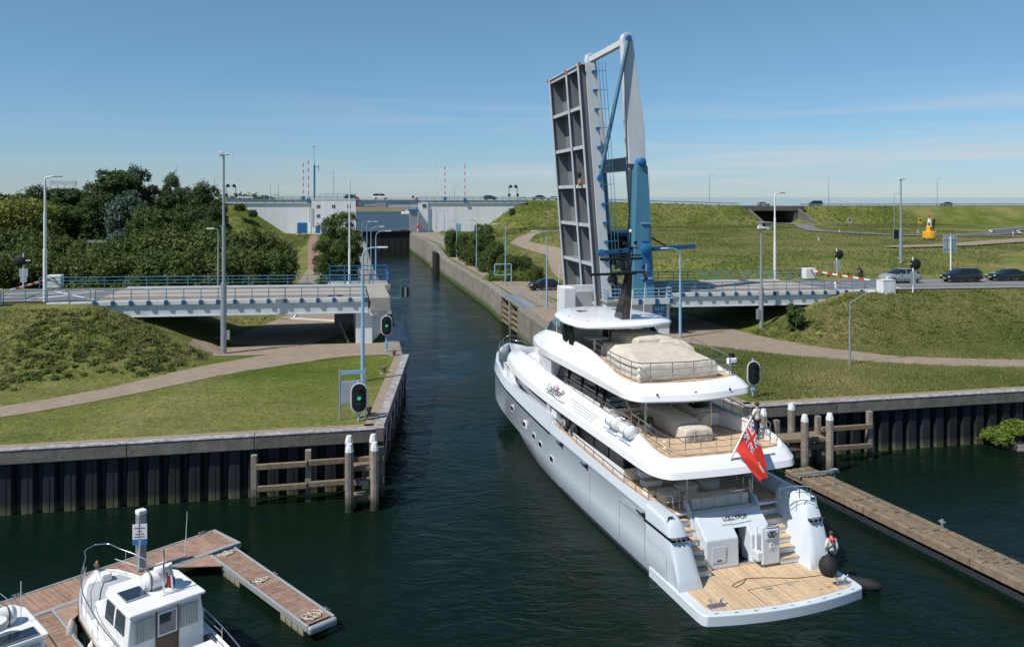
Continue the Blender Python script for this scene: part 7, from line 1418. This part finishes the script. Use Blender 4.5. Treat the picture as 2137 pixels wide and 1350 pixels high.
FB = [(30,492,122,140),(105,505,120,120),(185,518,118,110),(255,512,116,120),(335,496,120,150),(405,500,120,140),(468,505,118,110),(525,500,120,130),(572,514,120,90),(60,532,112,140),(150,540,110,140),(240,545,108,150),(330,536,108,150),(420,540,108,140),(505,536,110,140),(575,538,112,90),(15,548,106,100)]
for i, (px, yt, D, wp) in enumerate(FB): plant('O' if i % 3 else 'O2', px, yt, D, wp, 'dense thorn bush behind the left bridge span, %s in the %s row from the left' % (['first','second','third','fourth','fifth','sixth','seventh','eighth','ninth'][i if i < 9 else i-9], 'back' if i < 9 else 'front'), 'thorn bushes behind the left span')
plant('F',708,446,122,92,'tall willow by the lock left of the lamps','willows by the lock'); plant('F',690,500,112,75,'lower willow in front of the tall one by the lock','willows by the lock'); plant('F',728,478,116,60,'narrow willow nearest the lock wall','willows by the lock')
for k, px, yt, D, wp, lb in (('O2',942,487,178,32,'small dark bush by the far right lamp'),('F',972,489,168,48,'green bush left of the tall bush on the right quay'),('F',1006,470,156,60,'tallest green bush on the right lock quay'),('O2',1034,515,142,52,'green bush behind the walking person'),('O',1064,541,136,58,'grey green bush behind the hedge on the right quay'),('O2',1088,539,136,46,'bush beside the black parked SUV'),('O2',958,500,180,34,'low bush between the far lamps on the right quay'),('O',988,512,158,44,'low bush left of the tallest bush on the right quay'),('O2',1012,532,146,46,'low dark bush in front of the tallest bush on the right quay'),('O',1120,560,128,40,'grey green bush behind the parked SUV')): plant(k, px, yt, D, wp, lb, 'bushes on the right quay')
for px, wp, lb in ((1046,70,'bright yellow green hedge shrub right of the walking person'),(1090,52,'bright yellow green hedge shrub left of the parked SUV')): plant('G', px, 571, 131, wp, lb, 'bright shrubs on the right quay')
plant('H',1660,640,78.5,44,'elder bush with white blossom beneath the right bridge end','bushes at the abutment')
t0 = PROTO['H'][0]; b = MB()
for _ in range(26): a_ = random.random()*6.28; r_ = random.random()**.5*1.7; b.ball((r_*math.cos(a_), r_*math.sin(a_), 3.2*random.uniform(.35,.95)*math.sqrt(max(.1,1-(r_/2.2)**2))+.1), .07, 6, 4)
b.o('blossoms', 'flowers_white', t0)
for k, px, yt, D, wp, lb in (('O',500,428,240,30,'small bush at the top of the left dike slope'),('O2',528,440,236,20,'small bush halfway down the left dike slope'),('O2',1068,437,243,16,'small bush at the top of the right dike slope')): plant(k, px, yt, D, wp, lb, 'bushes on the dike', 17-(yt-410)*D/1700-2.0)
for key, (t0, h, w_) in PROTO.items():
    if key not in USED:
        for c in list(t0.children): bpy.data.objects.remove(c)
        bpy.data.objects.remove(t0)
# distant woodland mass on the left
bl_ = [(x_, 330+40*math.sin(x_*.05), 9, 16, 14, 7.5+3*math.sin(x_*.11)) for x_ in range(-330,-190,9)]+[(x_, 420+30*math.sin(x_*.07), 10, 14, 12, 8) for x_ in range(-330,-120,11)]
o = npmesh('far_woodland', leaves(bl_, 22000, 1.7), 4, 'leaf_dark'); tag(o, 'distant dark woodland along the left horizon', 'woodland', kind='stuff')
# ---- grass, herbs
def clear_of_paths(s_, t_, pad=.15):
    ok = np.ones(len(s_), bool)
    for S, T, wd in PATHS:
        lo_s, hi_s, lo_t, hi_t = S.min()-6, S.max()+6, T.min()-6, T.max()+6
        c = np.where((s_ > lo_s) & (s_ < hi_s) & (t_ > lo_t) & (t_ < hi_t))[0]
        if not len(c): continue
        st = max(1, len(S)//120); Sx, Tx, Wx = S[::st], T[::st], wd[::st]
        for a in range(0, len(c), 8000):
            cc = c[a:a+8000]; d = np.hypot(s_[cc, None]-Sx, t_[cc, None]-Tx); j = d.argmin(1); ok[cc[d[np.arange(len(cc)), j] < Wx[j]/2+pad+.16*RS.normal(size=len(cc))]] = False
    return ok
def tufts(name, label, cat, s_, t_, size, blades, mt, lean=.35, wide=.10, zoff=-.03):
    ok = clear_of_paths(s_, t_, -.12+.22*RS.rand()); s_, t_ = s_[ok], t_[ok]; size = size if np.isscalar(size) else size[ok]; n_ = len(s_); z = height(s_, t_)+zoff
    c = np.stack([B0[0]+s_*BC-t_*BS, B0[1]+s_*BS+t_*BC, z], 1); c = np.repeat(c, blades, 0); sz = np.repeat(np.broadcast_to(size, (n_,)), blades)*(.5+.8*RS.rand(n_*blades))
    k = len(c); a_ = RS.rand(k)*6.28; c = c+np.stack([np.cos(a_), np.sin(a_), np.zeros(k)], 1)*(sz*.45*RS.rand(k))[:, None]
    dirv = np.stack([np.cos(a_)*lean+.22, np.sin(a_)*lean+.08, np.ones(k)], 1)*sz[:, None]; sd = np.stack([-np.sin(a_+.8), np.cos(a_+.8), np.zeros(k)], 1)*(sz*wide)[:, None]
    q = np.stack([c-sd, c+sd, c+dirv], 1).reshape(-1, 3); o = npmesh(name, q, 3, mt); return tag(o, label, cat, kind='stuff')
def uni(n_, s0, s1, t0, t1): return s0+(s1-s0)*RS.rand(n_), t0+(t1-t0)*RS.rand(n_)
def herb(name, label, s_, t_, size, n_, mt):
    ok = clear_of_paths(s_, t_, .5); s_, t_ = s_[ok], t_[ok]; z = height(s_, t_); cx_, cy_ = B0[0]+s_*BC-t_*BS, B0[1]+s_*BS+t_*BC; r_ = size*(.4+.9*RS.rand(len(s_)))
    bl = np.stack([cx_, cy_, z, r_, r_, r_*.75], 1); o = npmesh(name, leaves(bl, n_, .19, shell=.3), 4, mt); return tag(o, label, 'ground cover', kind='stuff')
# left slope: weeds
s_, t_ = uni(9000, -40, -11, -14, -.6); d = rdist(s_, t_, -900, -22.6, -.9, 12.9); k = (d > .5) & (d < 9.6+1.2*np.sin(s_*.7)+.8*RS.normal(size=len(s_))); dense = np.sin(s_*.9+t_*.4)+np.sin(t_*1.1-s_*.3) > .1
herb('weeds', 'dense green weeds covering the bank left of the bridge', s_[k & dense][:700], t_[k & dense][:700], .26, 20000, 'leaf_herb')
herb('weeds', 'olive brambles on the bank below the left abutment', s_[k & (s_ > -26) & (d > 1.2)][400:760], t_[k & (s_ > -26) & (d > 1.2)][400:760], .32, 12000, 'leaf_olive')
tufts('grass_tufts', 'tall yellow green grass on the bank left of the bridge', 'grass', s_[k], t_[k], .26, 7, 'grass_blade')
s_, t_ = uni(26000, -46, 3, -26.4, 12); k = (rdist(s_, t_, -900, -22.6, -.9, 12.9) > 9) & (s_ < sL(t_)-1.2) & ~((t_ > -2.5) & (s_ > -16)); tufts('lawn', 'short mown grass on the left quay', 'grass', s_[k], t_[k], .10, 4, 'grass_short', .6, .16)
# right: bank and meadow
s_, t_ = uni(24000, 38, 84, -16, -.7); k = (rdist(s_, t_, 49.2, 900, -.9, 12.9) < 11.2) & (t_ < -.6); tufts('grass_tufts', 'tall dry grass on the bank right of the bridge', 'grass', s_[k], t_[k], .24, 8, 'grass_blade')
herb('weeds', 'green weeds scattered on the right bank', s_[k][:500], t_[k][:500], .4, 15000, 'leaf_herb')
s_, t_ = uni(26000, 25, 72, -26.2, -8); k = (s_ > sR(t_)+1.4); tufts('grass_tufts', 'tall rough grass along the right quay', 'grass', s_[k], t_[k], .22, 7, 'grass_blade')
s_, t_ = uni(34000, 34, 170, 13.6, 150); k = (s_ < 60+t_*1.2); tufts('grass_tufts', 'tall seeding meadow grass behind the right road', 'grass', s_[k], t_[k], .34, 6, 'grass_blade', .45, .14)
s_, t_ = uni(12000, 30, 200, 150, 190); tufts('grass_tufts', 'rough grass on the right dike slope', 'grass', s_[(s_ < 138) | (s_ > 160)], t_[(s_ < 138) | (s_ > 160)], .5, 5, 'grass_short', .5, .16)
s_, t_ = uni(7000, -70, -10, 110, 190); k = (t_ < 180) | (s_ < -30); tufts('grass_tufts', 'rough grass on the left dike slope', 'grass', s_[k], t_[k], .5, 5, 'grass_short', .5, .16)
s_, t_ = uni(5000, -24, 0, 14, 60); tufts('grass_tufts', 'rough grass beneath and behind the left span', 'grass', s_[s_ < -9], t_[s_ < -9], .3, 4, 'grass_short')
s_, t_ = uni(700, -38, 0, -25, -3); tufts('wild_flowers', 'tiny yellow flowers dotted in the left grass', 'flowers', s_[::3], t_[::3], .09, 2, 'flowers', .3, .4, .12)
s_, t_ = uni(600, 28, 80, -25, -2); tufts('wild_flowers', 'tiny pale flowers dotted on the right bank', 'flowers', s_[::3], t_[::3], .09, 2, 'flowers', .3, .4, .2)
# herbs on the shore bank
b = RS.rand(30, 3); bl2 = [(x_*3.0-1.3, y_*1.7-2.9, .30+.25*(x_*3)+.3*z_, .42+.3*z_, .42+.3*z_, .42) for x_, y_, z_ in b]; o = npmesh('herbs', leaves(bl2, 9000, .15, shell=.2), 4, 'leaf_bright', rb); o['kind'] = 'stuff'
